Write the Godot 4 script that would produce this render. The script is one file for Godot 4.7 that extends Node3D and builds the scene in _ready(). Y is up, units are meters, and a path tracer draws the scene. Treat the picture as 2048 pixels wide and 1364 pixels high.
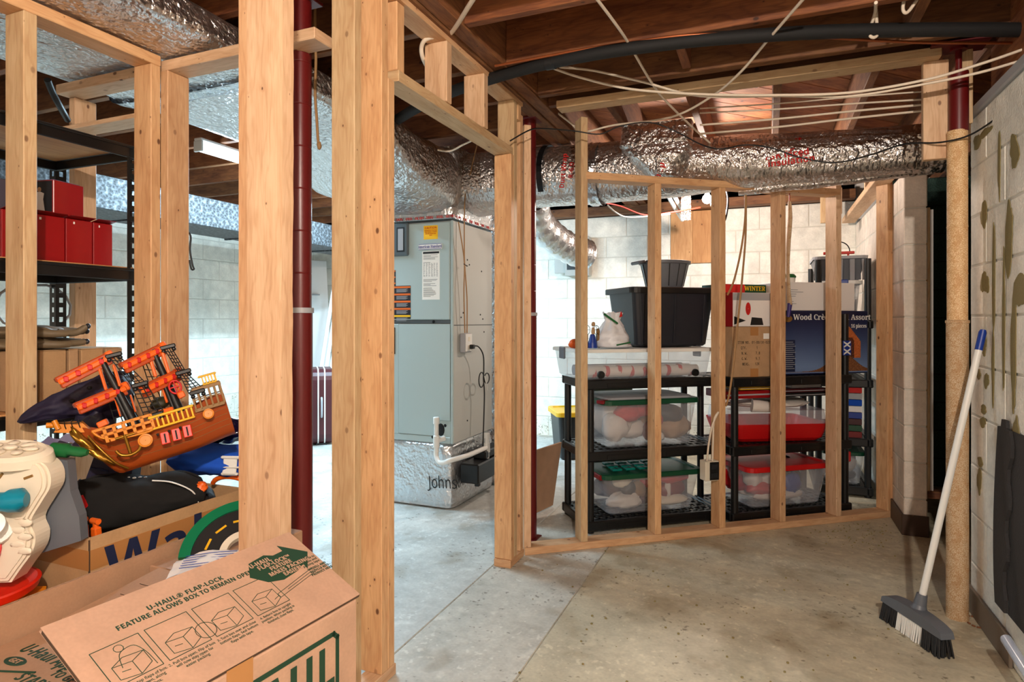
extends Node3D
# A basement storage area: stud partitions, open joists, foil ducts, air handler, shelving and boxes of toys.
# Axes: the camera stands at x = z = 0; -z runs along the door wall, +x runs along the joists.

var M := {}
var rng := RandomNumberGenerator.new()
var taken := {}
var shared := {}
var NS: PackedByteArray
var NF: PackedByteArray
var NC: PackedByteArray
const YAW := 22.4
const DIAG := 37.735
const D0 := Vector3(-1.144, 0, -2.933)

func _ready():
	rng.seed = 4711
	setup_view()
	setup_materials()
	build_shell()
	build_ceiling()
	build_framing()
	build_ducts()
	build_lamps()
	build_furnace()
	build_right_side()
	build_storage()
	build_left_shelf()
	build_toys()
	build_boxes()
	build_wiring()
	build_far_items()

func setup_view():
	var cam := Camera3D.new()
	cam.name = "camera"
	cam.projection = Camera3D.PROJECTION_FRUSTUM
	cam.near = 0.05
	cam.far = 60.0
	# focal length 1235 px in a 2048 x 1364 frame, horizon at row 641 (lens shifted, verticals stay upright)
	cam.size = 0.05 * 1364.0 / 1235.0
	cam.frustum_offset = Vector2(0, -0.05 * (682.0 - 641.0) / 1235.0)
	cam.position = Vector3(0, 1.2, 0)
	cam.rotation_degrees = Vector3(0, YAW, 0)
	add_child(cam)
	cam.current = true
	var we := WorldEnvironment.new()
	we.name = "environment"
	var e := Environment.new()
	e.background_mode = Environment.BG_COLOR
	e.background_color = Color(0, 0, 0)
	e.ambient_light_source = Environment.AMBIENT_SOURCE_DISABLED
	e.tonemap_mode = Environment.TONE_MAPPER_LINEAR
	e.tonemap_exposure = 1.1
	e.sdfgi_enabled = true
	e.ssao_enabled = true
	e.ssil_enabled = true
	we.environment = e
	add_child(we)

# ---------------------------------------------------------------- nodes
func numbered(called: String) -> String:
	var n: int = taken.get(called, 0)
	taken[called] = n + 1
	return called if n == 0 else "%s_%03d" % [called, n]

func thing(called: String, label: String, category: String, at := Vector3.ZERO, turn := 0.0, group := "") -> Node3D:
	var o := Node3D.new()
	o.name = numbered(called)
	add_child(o)
	o.position = at
	o.rotation_degrees.y = turn
	tag(o, label, category, group)
	return o

func tag(o: Node, label: String, category: String, group := "") -> void:
	o.set_meta("label", label)
	o.set_meta("category", category)
	if group != "":
		o.set_meta("group", group)

func setting(called: String) -> Node3D:
	var o := Node3D.new()
	o.name = numbered(called)
	add_child(o)
	o.set_meta("kind", "structure")
	return o

func put(called: String, mesh: Mesh, mat: Material, parent: Node, at := Transform3D.IDENTITY) -> MeshInstance3D:
	var o := MeshInstance3D.new()
	o.name = numbered(called) if parent == self else called
	o.mesh = mesh
	o.material_override = mat
	o.transform = at
	parent.add_child(o, true)
	return o

func obj(called: String, st: SurfaceTool, mat: Material, parent: Node, at := Transform3D.IDENTITY) -> MeshInstance3D:
	return put(called, st.commit(), mat, parent, at)

func T(p: Vector3, deg := Vector3.ZERO) -> Transform3D:
	return Transform3D(Basis.from_euler(deg * PI / 180.0), p)

func DT(s: float, y: float, t: float, deg := Vector3.ZERO) -> Transform3D:
	# frame of the diagonal wall: s along it to the right, t behind it
	return Transform3D(Basis(Vector3.UP, deg_to_rad(DIAG)), D0) * T(Vector3(s, y, -t), deg)

func D3(s: float, y: float, t: float) -> Vector3:
	return DT(s, y, t).origin

# ---------------------------------------------------------------- shapes
func ST() -> SurfaceTool:
	var s := SurfaceTool.new()
	s.begin(Mesh.PRIMITIVE_TRIANGLES)
	return s

func tri(st: SurfaceTool, a: Vector3, b: Vector3, c: Vector3, out: Vector3, ua := Vector2.ZERO, ub := Vector2.ZERO, uc := Vector2.ZERO) -> void:
	var n := (c - a).cross(b - a)
	if n.dot(out) < 0.0:
		var t := b
		b = c
		c = t
		var tu := ub
		ub = uc
		uc = tu
		n = -n
	n = n.normalized()
	st.set_normal(n); st.set_uv(ua); st.add_vertex(a)
	st.set_normal(n); st.set_uv(ub); st.add_vertex(b)
	st.set_normal(n); st.set_uv(uc); st.add_vertex(c)

func quad(st: SurfaceTool, a: Vector3, b: Vector3, c: Vector3, d: Vector3, out: Vector3, ua := Vector2(0, 0), ub := Vector2(1, 0), uc := Vector2(1, 1), ud := Vector2(0, 1)) -> void:
	tri(st, a, b, c, out, ua, ub, uc)
	tri(st, a, c, d, out, ua, uc, ud)

# chamfered box; UVs in metres with v along the longest side, shifted by off
func cbox(st: SurfaceTool, xf: Transform3D, size: Vector3, bev := 0.002, off := Vector2.ZERO) -> void:
	var h := size * 0.5
	bev = min(bev, min(h.x, min(h.y, h.z)) * 0.9)
	var L := 0
	if size.y >= size.x and size.y >= size.z: L = 1
	elif size.z >= size.x: L = 2
	var uvf := func(p: Vector3, k: int) -> Vector2:
		var i := (k + 1) % 3
		var j := (k + 2) % 3
		if j == L or (k == L and size[i] < size[j]):
			pass
		else:
			var q := i
			i = j
			j = q
		return Vector2(p[i] + k * 0.11, p[j]) + off
	# faces
	for k in 3:
		var i := (k + 1) % 3
		var j := (k + 2) % 3
		for s in [-1.0, 1.0]:
			var v: Array[Vector3] = []
			for q in [[-1, -1], [1, -1], [1, 1], [-1, 1]]:
				var p := Vector3.ZERO
				p[k] = s * h[k]
				p[i] = q[0] * (h[i] - bev)
				p[j] = q[1] * (h[j] - bev)
				v.append(p)
			var n := Vector3.ZERO
			n[k] = s
			quad(st, xf * v[0], xf * v[1], xf * v[2], xf * v[3], xf.basis * n, uvf.call(v[0], k), uvf.call(v[1], k), uvf.call(v[2], k), uvf.call(v[3], k))
	if bev <= 0.0:
		return
	# edges
	for k in 3:
		var i := (k + 1) % 3
		var j := (k + 2) % 3
		for si in [-1.0, 1.0]:
			for sj in [-1.0, 1.0]:
				var a := Vector3.ZERO
				var b := Vector3.ZERO
				a[i] = si * h[i]; a[j] = sj * (h[j] - bev); a[k] = h[k] - bev
				b[i] = si * (h[i] - bev); b[j] = sj * h[j]; b[k] = h[k] - bev
				var c := b
				c[k] = -c[k]
				var d := a
				d[k] = -d[k]
				var n := Vector3.ZERO
				n[i] = si
				n[j] = sj
				quad(st, xf * a, xf * b, xf * c, xf * d, xf.basis * n, uvf.call(a, i), uvf.call(b, i), uvf.call(c, i), uvf.call(d, i))
	for sx in [-1.0, 1.0]:
		for sy in [-1.0, 1.0]:
			for sz in [-1.0, 1.0]:
				var sg := Vector3(sx, sy, sz)
				var hb := h - Vector3.ONE * bev
				var a := Vector3(h.x, hb.y, hb.z) * sg
				var b := Vector3(hb.x, h.y, hb.z) * sg
				var c := Vector3(hb.x, hb.y, h.z) * sg
				tri(st, xf * a, xf * b, xf * c, xf.basis * sg, uvf.call(a, 0), uvf.call(b, 0), uvf.call(c, 0))

# box between two corners
func bb(st: SurfaceTool, a: Vector3, b: Vector3, bev := 0.002, off := Vector2.ZERO) -> void:
	cbox(st, T((a + b) * 0.5), (b - a).abs(), bev, off)

func box(called: String, a: Vector3, b: Vector3, mat: Material, parent: Node, bev := 0.002) -> MeshInstance3D:
	var st := ST()
	bb(st, a, b, bev)
	return obj(called, st, mat, parent)

func tbox(called: String, xf: Transform3D, size: Vector3, mat: Material, parent: Node, bev := 0.002) -> MeshInstance3D:
	var st := ST()
	cbox(st, Transform3D.IDENTITY, size, bev)
	return obj(called, st, mat, parent, xf)

# a piece of lumber between two corners, grain along its length
func lumber(called: String, a: Vector3, b: Vector3, parent: Node, kind := "wood") -> MeshInstance3D:
	var st := ST()
	cbox(st, Transform3D.IDENTITY, (b - a).abs(), 0.0025, Vector2(rng.randf() * 3.0, rng.randf() * 5.0))
	return obj(called, st, M["%s%d" % [kind, rng.randi() % 4]], parent, T((a + b) * 0.5))

func tlumber(called: String, xf: Transform3D, size: Vector3, parent: Node, kind := "wood") -> MeshInstance3D:
	var st := ST()
	cbox(st, Transform3D.IDENTITY, size, 0.0025, Vector2(rng.randf() * 3.0, rng.randf() * 5.0))
	return obj(called, st, M["%s%d" % [kind, rng.randi() % 4]], parent, xf)

# tube along points; radius may be a number or an array
func tube(st: SurfaceTool, pts: Array, r, sides := 8, caps := true, squash := 1.0) -> void:
	var n := pts.size()
	var rings: Array = []
	var norms: Array = []
	var prev_u := Vector3.ZERO
	var vlen := 0.0
	var vs: Array = []
	for i in n:
		var t: Vector3 = ((pts[min(i + 1, n - 1)] as Vector3) - (pts[max(i - 1, 0)] as Vector3)).normalized()
		var u := prev_u - t * prev_u.dot(t)
		if u.length() < 0.01:
			u = t.cross(Vector3.UP) if abs(t.y) < 0.95 else t.cross(Vector3.RIGHT)
		u = u.normalized()
		prev_u = u
		var w := t.cross(u)
		var rr: float = r[i] if r is Array else r
		var ring: Array = []
		var nr: Array = []
		for k in sides:
			var a := TAU * k / sides
			var dir := u * cos(a) + w * sin(a) * squash
			ring.append((pts[i] as Vector3) + dir * rr)
			nr.append((u * cos(a) + w * sin(a) / squash).normalized())
		rings.append(ring)
		norms.append(nr)
		if i > 0:
			vlen += (pts[i] as Vector3).distance_to(pts[i - 1])
		vs.append(vlen)
	for i in n - 1:
		for k in sides:
			var k2 := (k + 1) % sides
			var u0 := float(k) / sides
			var u1 := float(k + 1) / sides
			svert(st, rings[i][k], norms[i][k], Vector2(u0, vs[i]))
			svert(st, rings[i + 1][k], norms[i + 1][k], Vector2(u0, vs[i + 1]))
			svert(st, rings[i + 1][k2], norms[i + 1][k2], Vector2(u1, vs[i + 1]))
			svert(st, rings[i][k], norms[i][k], Vector2(u0, vs[i]))
			svert(st, rings[i + 1][k2], norms[i + 1][k2], Vector2(u1, vs[i + 1]))
			svert(st, rings[i][k2], norms[i][k2], Vector2(u1, vs[i]))
	if caps:
		for e in [0, n - 1]:
			var out: Vector3 = (pts[0] as Vector3) - (pts[1] as Vector3) if e == 0 else (pts[n - 1] as Vector3) - (pts[n - 2] as Vector3)
			for k in range(1, sides - 1):
				tri(st, rings[e][0], rings[e][k], rings[e][k + 1], out)

func svert(st: SurfaceTool, p: Vector3, n: Vector3, uv := Vector2.ZERO) -> void:
	st.set_normal(n)
	st.set_uv(uv)
	st.add_vertex(p)

# smooth curve through points
func curve(pts: Array, steps := 6) -> Array:
	var out: Array = []
	var n := pts.size()
	for i in n - 1:
		var p0: Vector3 = pts[max(i - 1, 0)]
		var p1: Vector3 = pts[i]
		var p2: Vector3 = pts[i + 1]
		var p3: Vector3 = pts[min(i + 2, n - 1)]
		for k in steps:
			out.append(p1.cubic_interpolate(p2, p0, p3, float(k) / steps))
	out.append(pts[n - 1])
	return out

# profile: array of Vector2(radius, height); turned about local y
func lathe(st: SurfaceTool, xf: Transform3D, prof: Array, sides := 24, sx := 1.0, sz := 1.0) -> void:
	for i in prof.size() - 1:
		var p: Vector2 = prof[i]
		var q: Vector2 = prof[i + 1]
		var d := q - p
		var nn := Vector2(d.y, -d.x).normalized()
		for k in sides:
			var a0 := TAU * k / sides
			var a1 := TAU * (k + 1) / sides
			var c0 := Vector3(cos(a0) * sx, 0, sin(a0) * sz)
			var c1 := Vector3(cos(a1) * sx, 0, sin(a1) * sz)
			var n0 := (xf.basis * (Vector3(cos(a0) / sx, 0, sin(a0) / sz) * nn.x + Vector3(0, nn.y, 0))).normalized()
			var n1 := (xf.basis * (Vector3(cos(a1) / sx, 0, sin(a1) / sz) * nn.x + Vector3(0, nn.y, 0))).normalized()
			var A := xf * (c0 * p.x + Vector3(0, p.y, 0))
			var B := xf * (c1 * p.x + Vector3(0, p.y, 0))
			var Cc := xf * (c1 * q.x + Vector3(0, q.y, 0))
			var Dd := xf * (c0 * q.x + Vector3(0, q.y, 0))
			var u0 := Vector2(float(k) / sides, p.y)
			var u1 := Vector2(float(k + 1) / sides, p.y)
			var u2 := Vector2(float(k + 1) / sides, q.y)
			var u3 := Vector2(float(k) / sides, q.y)
			svert(st, A, n0, u0); svert(st, Cc, n1, u2); svert(st, Dd, n0, u3)
			svert(st, A, n0, u0); svert(st, B, n1, u1); svert(st, Cc, n1, u2)

# flat polygon (x, y) pushed out along z by depth
func prism(st: SurfaceTool, xf: Transform3D, poly: PackedVector2Array, depth: float) -> void:
	var idx := Geometry2D.triangulate_polygon(poly)
	var h := depth * 0.5
	for s in [-1.0, 1.0]:
		for i in range(0, idx.size(), 3):
			var p := []
			for k in 3:
				p.append(xf * Vector3(poly[idx[i + k]].x, poly[idx[i + k]].y, s * h))
			tri(st, p[0], p[1], p[2], xf.basis * Vector3(0, 0, s), poly[idx[i]], poly[idx[i + 1]], poly[idx[i + 2]])
	var ccw := not Geometry2D.is_polygon_clockwise(poly)
	for i in poly.size():
		var a := poly[i]
		var b := poly[(i + 1) % poly.size()]
		var n := Vector2(b.y - a.y, a.x - b.x) * (1.0 if ccw else -1.0)
		var along := absf(b.y - a.y) > absf(b.x - a.x)
		var ta := a.y if along else a.x
		var tb := b.y if along else b.x
		quad(st, xf * Vector3(a.x, a.y, -h), xf * Vector3(b.x, b.y, -h), xf * Vector3(b.x, b.y, h), xf * Vector3(a.x, a.y, h), xf.basis * Vector3(n.x, n.y, 0), Vector2(-h, ta), Vector2(-h, tb), Vector2(h, tb), Vector2(h, ta))

# grid surface from a function (i, j) -> Vector3, smooth normals
func grid(st: SurfaceTool, nu: int, nv: int, f: Callable, wrap_u := false, uvs := Vector2.ONE) -> void:
	var P: Array = []
	for i in nu + 1:
		var row: Array = []
		for j in nv + 1:
			row.append(f.call(float(i) / nu, float(j) / nv))
		P.append(row)
	var N: Array = []
	for i in nu + 1:
		var row: Array = []
		for j in nv + 1:
			var i0 := i - 1
			var i1 := i + 1
			if wrap_u:
				i0 = (i - 1 + nu) % nu
				i1 = (i + 1) % nu
			else:
				i0 = max(i0, 0)
				i1 = min(i1, nu)
			var du: Vector3 = P[i1][j] - P[i0][j]
			var dv: Vector3 = P[i][min(j + 1, nv)] - P[i][max(j - 1, 0)]
			row.append(du.cross(dv).normalized())
		N.append(row)
	for i in nu:
		for j in nv:
			var q := [[i, j], [i + 1, j], [i + 1, j + 1], [i, j], [i + 1, j + 1], [i, j + 1]]
			for k in [0, 2, 1, 3, 5, 4]:
				var e = q[k]
				svert(st, P[e[0]][e[1]], N[e[0]][e[1]], Vector2(float(e[0]) / nu, float(e[1]) / nv) * uvs)

func nz(a: PackedByteArray, x: float, y: float) -> float:
	# smooth sample of a tiling 256 x 256 noise
	var xi := floori(x)
	var yi := floori(y)
	var fx := x - xi
	var fy := y - yi
	var x0 := xi & 255
	var x1 := (xi + 1) & 255
	var y0 := (yi & 255) << 8
	var y1 := ((yi + 1) & 255) << 8
	return lerpf(lerpf(a[y0 + x0], a[y0 + x1], fx), lerpf(a[y1 + x0], a[y1 + x1], fx), fy) / 255.0

# lettering as thin raised print; the text's centre at xf, reading along local x, facing local z
func letters(called: String, text: String, height: float, xf: Transform3D, mat: Material, parent: Node, font := "Droid Sans", bold := false, stretch := 1.0, align := 1) -> MeshInstance3D:
	var key := "font%s%s" % [font, bold]
	if not shared.has(key):
		var f := SystemFont.new()
		f.font_names = PackedStringArray([font])
		f.font_weight = 700 if bold else 400
		shared[key] = f
	var tm := TextMesh.new()
	tm.font = shared[key]
	tm.text = text
	tm.font_size = 64
	tm.pixel_size = height / 46.0
	tm.depth = 0.0006
	tm.curve_step = 4.0
	tm.horizontal_alignment = [HORIZONTAL_ALIGNMENT_LEFT, HORIZONTAL_ALIGNMENT_CENTER, HORIZONTAL_ALIGNMENT_RIGHT][align]
	return put(called, tm, mat, parent, xf * Transform3D(Basis.from_scale(Vector3(stretch, 1, 1)), Vector3.ZERO))

# rounded rectangles stacked along local y: levels of [y, width, depth, corner radius]
func loft(st: SurfaceTool, xf: Transform3D, levels: Array, bottom := true, top := true, seg := 4) -> void:
	var rings: Array = []
	for l in levels:
		var ring: Array = []
		var hw: float = l[1] * 0.5
		var hd: float = l[2] * 0.5
		var r: float = min(l[3], min(hw, hd))
		for c in 4:
			var cx: float = (hw - r) * [1, -1, -1, 1][c]
			var cz: float = (hd - r) * [1, 1, -1, -1][c]
			for k in seg + 1:
				var a := PI * 0.5 * (c + float(k) / seg)
				var o := Vector3.ZERO if l.size() < 5 else (l[4] as Vector3)
				ring.append(Vector3(cx + cos(a) * r, l[0], cz + sin(a) * r) + o)
		rings.append(ring)
	var n: int = rings[0].size()
	for i in rings.size() - 1:
		var c0 := Vector3.ZERO
		for p in rings[i]: c0 += p
		c0 /= n
		for k in n:
			var k2 := (k + 1) % n
			var a: Vector3 = rings[i][k]
			var b: Vector3 = rings[i][k2]
			var c: Vector3 = rings[i + 1][k2]
			var d: Vector3 = rings[i + 1][k]
			if a.distance_to(b) < 1e-6 and c.distance_to(d) < 1e-6: continue
			var out: Vector3 = (a + b + c + d) * 0.25 - c0
			var horiz := Vector3(out.x, 0, out.z)
			var e := (b - a) if a.distance_to(b) > 1e-6 else (c - d)
			var nn := (d - a).cross(e)
			if nn.dot(horiz) < 0.0: nn = -nn
			if absf(nn.normalized().dot(horiz.normalized())) < 0.02:
				nn = Vector3(0, signf((rings[i + 1][0] as Vector3).length() - (rings[i][0] as Vector3).length()) , 0)
				nn.y = 1.0 if (levels[i + 1][1] < levels[i][1]) else -1.0
			quad(st, xf * a, xf * b, xf * c, xf * d, xf.basis * nn)
	for e in [[0, bottom, -1.0], [rings.size() - 1, top, 1.0]]:
		if not e[1]: continue
		var ring: Array = rings[e[0]]
		for k in range(1, n - 1):
			tri(st, xf * (ring[0] as Vector3), xf * (ring[k] as Vector3), xf * (ring[k + 1] as Vector3), xf.basis * Vector3(0, e[2], 0))

# lumpy closed body: an ellipsoid pushed in and out by noise
func blob(st: SurfaceTool, xf: Transform3D, r: Vector3, lump := 0.18, sd := 0.0, nu := 22, nv := 14, power := 1.0) -> void:
	grid(st, nu, nv, func(u: float, v: float) -> Vector3:
		var a := u * TAU
		var b := (v - 0.5) * PI
		var cb := pow(maxf(cos(b), 0.0), power)
		var d := Vector3(cos(a) * cb, signf(b) * pow(absf(sin(b)), power), -sin(a) * cb)
		var w := (nz(NS, u * 256.0 + sd, v * 110.0 + sd * 2.0) - 0.5) * 2.0 + (nz(NF, u * 64.0 + sd, v * 40.0 + sd) - 0.5) * 0.6
		w *= clampf(cb * 2.0, 0.0, 1.0)
		return xf * (d * r * (1.0 + w * lump)), true)

func blob_thing(called: String, label: String, cat: String, xf: Transform3D, r: Vector3, mat: Material, lump := 0.2, sd := 0.0, group := "") -> Node3D:
	var st := ST()
	blob(st, Transform3D.IDENTITY, r, lump, sd)
	var o := obj(called, st, mat, self, xf)
	tag(o, label, cat, group)
	return o

# storage tub: tapered shell with a rim and a lid; base centre at the thing's origin
func tub(t: Node3D, w: float, h: float, d: float, taper: float, body: Material, lid: Material, lid_h := 0.03, over := 0.012, latch: Material = null) -> void:
	var st := ST()
	loft(st, Transform3D.IDENTITY, [[0.0, w - taper * 2 - 0.03, d - taper * 2 - 0.03, 0.03], [0.012, w - taper * 2, d - taper * 2, 0.04], [h - 0.012, w, d, 0.04], [h - 0.01, w + 0.012, d + 0.012, 0.045], [h, w + 0.012, d + 0.012, 0.045]], true, false)
	obj("tub_body", st, body, t)
	if lid != null:
		var sl := ST()
		loft(sl, Transform3D.IDENTITY, [[h - lid_h * 0.6, w + over * 2, d + over * 2, 0.05], [h + lid_h * 0.25, w + over * 2, d + over * 2, 0.05], [h + lid_h * 0.4, w + over * 2 - 0.01, d + over * 2 - 0.01, 0.045], [h + lid_h * 0.4, w - 0.03, d - 0.03, 0.04], [h + lid_h * 0.15, w - 0.045, d - 0.045, 0.035]], false, true)
		obj("lid", sl, lid, t)
	if latch != null:
		for s in [-1.0, 1.0]:
			var la := ST()
			cbox(la, T(Vector3(s * (w * 0.5 + over + 0.004), h - 0.02, 0)), Vector3(0.012, 0.07, 0.085), 0.005)
			obj("latch", la, latch, t)

# ---------------------------------------------------------------- materials
func noise_bytes(sd: int, freq: float, kind: int, oct: int) -> PackedByteArray:
	var n := FastNoiseLite.new()
	n.seed = sd
	n.frequency = freq
	n.noise_type = kind
	n.fractal_octaves = oct
	var im := n.get_seamless_image(256, 256, false, false, 0.15)
	im.convert(Image.FORMAT_L8)
	return im.get_data()

func tex(w: int, h: int, f: Callable) -> ImageTexture:
	var d := PackedByteArray()
	d.resize(w * h * 3)
	var k := 0
	for y in h:
		for x in w:
			var c: Color = f.call(x, y)
			d[k] = clampi(int(c.r * 255.0), 0, 255)
			d[k + 1] = clampi(int(c.g * 255.0), 0, 255)
			d[k + 2] = clampi(int(c.b * 255.0), 0, 255)
			k += 3
	return ImageTexture.create_from_image(Image.create_from_data(w, h, false, Image.FORMAT_RGB8, d))

func bump(w: int, h: int, amount: float, f: Callable) -> ImageTexture:
	var d := PackedByteArray()
	d.resize(w * h)
	var k := 0
	for y in h:
		for x in w:
			d[k] = clampi(int(float(f.call(x, y)) * 255.0), 0, 255)
			k += 1
	var im := Image.create_from_data(w, h, false, Image.FORMAT_L8, d)
	im.convert(Image.FORMAT_RGBA8)
	im.bump_map_to_normal_map(amount)
	return ImageTexture.create_from_image(im)

func plain(called: String, c: Color, rough := 0.6, metal := 0.0) -> StandardMaterial3D:
	var m := StandardMaterial3D.new()
	m.resource_name = called
	m.albedo_color = c
	m.roughness = rough
	m.metallic = metal
	M[called] = m
	return m

func triplanar(m: StandardMaterial3D, size: float, world := true) -> StandardMaterial3D:
	m.uv1_triplanar = true
	m.uv1_world_triplanar = world
	m.uv1_scale = Vector3.ONE / size
	return m

func wood_tex(light: Color, dark: Color, knot: Color, sd: int, lines: float) -> ImageTexture:
	var r := RandomNumberGenerator.new()
	r.seed = sd
	var knots: Array = []
	for k in 10:
		knots.append([r.randf() * 256.0, r.randf() * 1024.0, r.randf_range(1.5, 5.5), r.randf_range(0.25, 1.0)])
	for k in 16:
		knots.append([r.randf() * 256.0, r.randf() * 1024.0, r.randf_range(0.9, 1.7), r.randf_range(0.6, 1.0)])
	return tex(256, 1024, func(x: int, y: int) -> Color:
		var warp := (nz(NS, x * 1.0, y * 0.25) - 0.5) * 2.4
		var k_dark := 0.0
		var halo := 0.0
		for q in knots:
			var dy: float = absf(y - q[1])
			if dy > 60.0 and dy < 964.0:
				continue
			if dy > 512.0: dy = 1024.0 - dy
			var dx: float = absf(x - q[0])
			if dx > 128.0: dx = 256.0 - dx
			var rr: float = sqrt(dx * dx + dy * dy * 0.42)
			warp += exp(-rr / (q[2] * 1.9)) * 1.3
			if rr < q[2] * 1.5:
				k_dark = maxf(k_dark, clampf((q[2] * 1.15 - rr) / (q[2] * 0.5), 0.0, 1.0) * q[3])
			halo = maxf(halo, clampf(1.0 - rr / (q[2] * 3.2), 0.0, 1.0) * q[3])
		var ring := 0.5 + 0.5 * sin(TAU * (x / 256.0 * lines + warp))
		ring = ring * ring * ring
		var fine := nz(NF, x * 2.0, y * 0.125)
		var broad := nz(NS, x * 1.0 + 77.0, y * 0.25 + 31.0)
		var c := light.lerp(dark, clampf(ring * 0.30 + (fine - 0.5) * 0.5 + (broad - 0.5) * 0.9 + 0.28, 0.0, 1.0))
		c = c.lerp(dark, halo * 0.5)
		return c.lerp(knot, k_dark * 0.9))

func setup_materials():
	NS = noise_bytes(3, 0.014, FastNoiseLite.TYPE_SIMPLEX_SMOOTH, 4)
	NF = noise_bytes(8, 0.09, FastNoiseLite.TYPE_SIMPLEX_SMOOTH, 3)
	NC = noise_bytes(21, 0.035, FastNoiseLite.TYPE_CELLULAR, 2)
	# lumber
	var wt := wood_tex(Color(0.86, 0.725, 0.585), Color(0.74, 0.575, 0.43), Color(0.33, 0.20, 0.13), 5, 9.0)
	var tints := [Color(1, 1, 1), Color(0.97, 0.93, 0.88), Color(0.94, 0.96, 0.92), Color(1.0, 0.95, 0.87)]
	for k in 4:
		var m := plain("wood%d" % k, tints[k], 0.62)
		m.albedo_texture = wt
		m.uv1_scale = Vector3(1 / 0.30, 1 / 1.25, 1)
	var jt := wood_tex(Color(0.55, 0.36, 0.21), Color(0.36, 0.20, 0.11), Color(0.14, 0.07, 0.04), 15, 7.0)
	var jtints := [Color(1, 1, 1), Color(0.90, 0.88, 0.86), Color(1.0, 0.93, 0.88), Color(0.95, 0.98, 1.0)]
	for k in 4:
		var m := plain("joist%d" % k, jtints[k], 0.7)
		m.albedo_texture = jt
		m.uv1_scale = Vector3(1 / 0.34, 1 / 1.4, 1)
		var p := plain("plank%d" % k, jtints[k] * Color(1.25, 1.2, 1.15), 0.7)
		p.albedo_texture = jt
		p.uv1_scale = Vector3(1 / 0.4, 1 / 1.4, 1)
		var b := plain("board%d" % k, Color(0.93, 0.86, 0.74) * tints[k], 0.7)
		b.albedo_texture = wt
		b.uv1_scale = Vector3(1 / 0.6, 1 / 2.2, 1)
	# concrete floor
	var ft := tex(512, 512, func(x: int, y: int) -> Color:
		var a := nz(NS, x * 0.5, y * 0.5)
		var b := nz(NF, x * 0.5, y * 0.5)
		var c := nz(NF, x * 2.0 + 40.0, y * 2.0)
		var s := nz(NS, x * 1.5 + 90.0, y * 1.5 + 20.0)
		var v := 0.75 + (a - 0.5) * 0.14 + (b - 0.5) * 0.08 + (c - 0.5) * 0.07
		if s > 0.72: v += (s - 0.72) * 0.35
		var col := Color(v, v * 0.985, v * 0.945)
		var fl := nz(NF, x * 1.0 + 17.0, y * 1.0 + 80.0) + (nz(NS, x * 0.5 + 61.0, y * 0.5) - 0.5) * 0.5
		if fl > 0.83: col = col.lerp(Color(0.90, 0.89, 0.86), clampf((fl - 0.83) * 8.0, 0.0, 0.6))
		elif fl < 0.16: col = col.lerp(Color(0.30, 0.27, 0.23), clampf((0.16 - fl) * 6.0, 0.0, 0.5))
		if a < 0.36: col = col.lerp(Color(0.56, 0.49, 0.40), clampf((0.36 - a) * 2.5, 0.0, 0.3))
		return col)
	var fb := bump(256, 256, 1.6, func(x: int, y: int) -> float: return 0.5 + (nz(NF, x, y) - 0.5) * 0.5 + (nz(NS, x, y) - 0.5) * 0.6)
	for k in 3:
		var m := plain("concrete%d" % k, [Color(0.96, 0.985, 1.0), Color(0.97, 0.975, 0.96), Color(0.97, 0.94, 0.85)][k], 0.55)
		m.albedo_texture = ft
		m.normal_enabled = true
		m.normal_texture = fb
		m.normal_scale = 0.35
		triplanar(m, 1.7)
	# painted block
	var bt := tex(256, 256, func(x: int, y: int) -> Color:
		var v := 0.93 + (nz(NS, x, y) - 0.5) * 0.12 + (nz(NF, x, y) - 0.5) * 0.05
		return Color(v, v * 0.99, v * 0.96))
	var bn := bump(256, 256, 3.0, func(x: int, y: int) -> float: return 0.5 + (nz(NF, x * 2.0, y * 2.0) - 0.5) * 0.5 + (nz(NC, x * 2.0, y * 2.0) - 0.5) * 0.25)
	var mt := tex(256, 256, func(x: int, y: int) -> Color:
		var v := 0.91 + (nz(NS, x, y) - 0.5) * 0.14
		var c := Color(v, v * 0.99, v * 0.95)
		var sp := nz(NF, x * 1.0 + 10.0, y * 1.0 + 50.0) + (nz(NS, x * 1.0 + 130.0, y) - 0.5) * 0.7
		if sp > 0.80: c = c.lerp(Color(0.36, 0.33, 0.24), clampf((sp - 0.80) * 7.0, 0.0, 0.7))
		return c)
	var gt := tex(256, 256, func(x: int, y: int) -> Color:
		var v := 0.8 + (nz(NF, x * 2.0, y * 2.0) - 0.5) * 0.5
		return Color(0.20, 0.34, 0.30) * v)
	for q in [["block", bt, Color(1, 1, 0.985)], ["block_spotted", mt, Color(1, 1, 0.98)], ["block_warm", bt, Color(0.97, 0.93, 0.90)], ["block_green", gt, Color(1, 1, 1)]]:
		var m := plain(q[0], q[2], 0.75)
		m.albedo_texture = q[1]
		m.normal_enabled = true
		m.normal_texture = bn
		m.normal_scale = 0.55
		triplanar(m, 0.55)
	plain("mortar", Color(0.83, 0.82, 0.78), 0.85)
	plain("mortar_green", Color(0.10, 0.15, 0.13), 0.85)
	var lichen := plain("smear", Color(0.53, 0.48, 0.31), 0.9)
	lichen.normal_enabled = true
	lichen.normal_texture = bn
	triplanar(lichen, 0.2)
	plain("brown_base", Color(0.26, 0.18, 0.13), 0.5)
	plain("grey_brown", Color(0.44, 0.385, 0.33), 0.5)
	plain("plaster_white", Color(0.93, 0.92, 0.90), 0.7)
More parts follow.
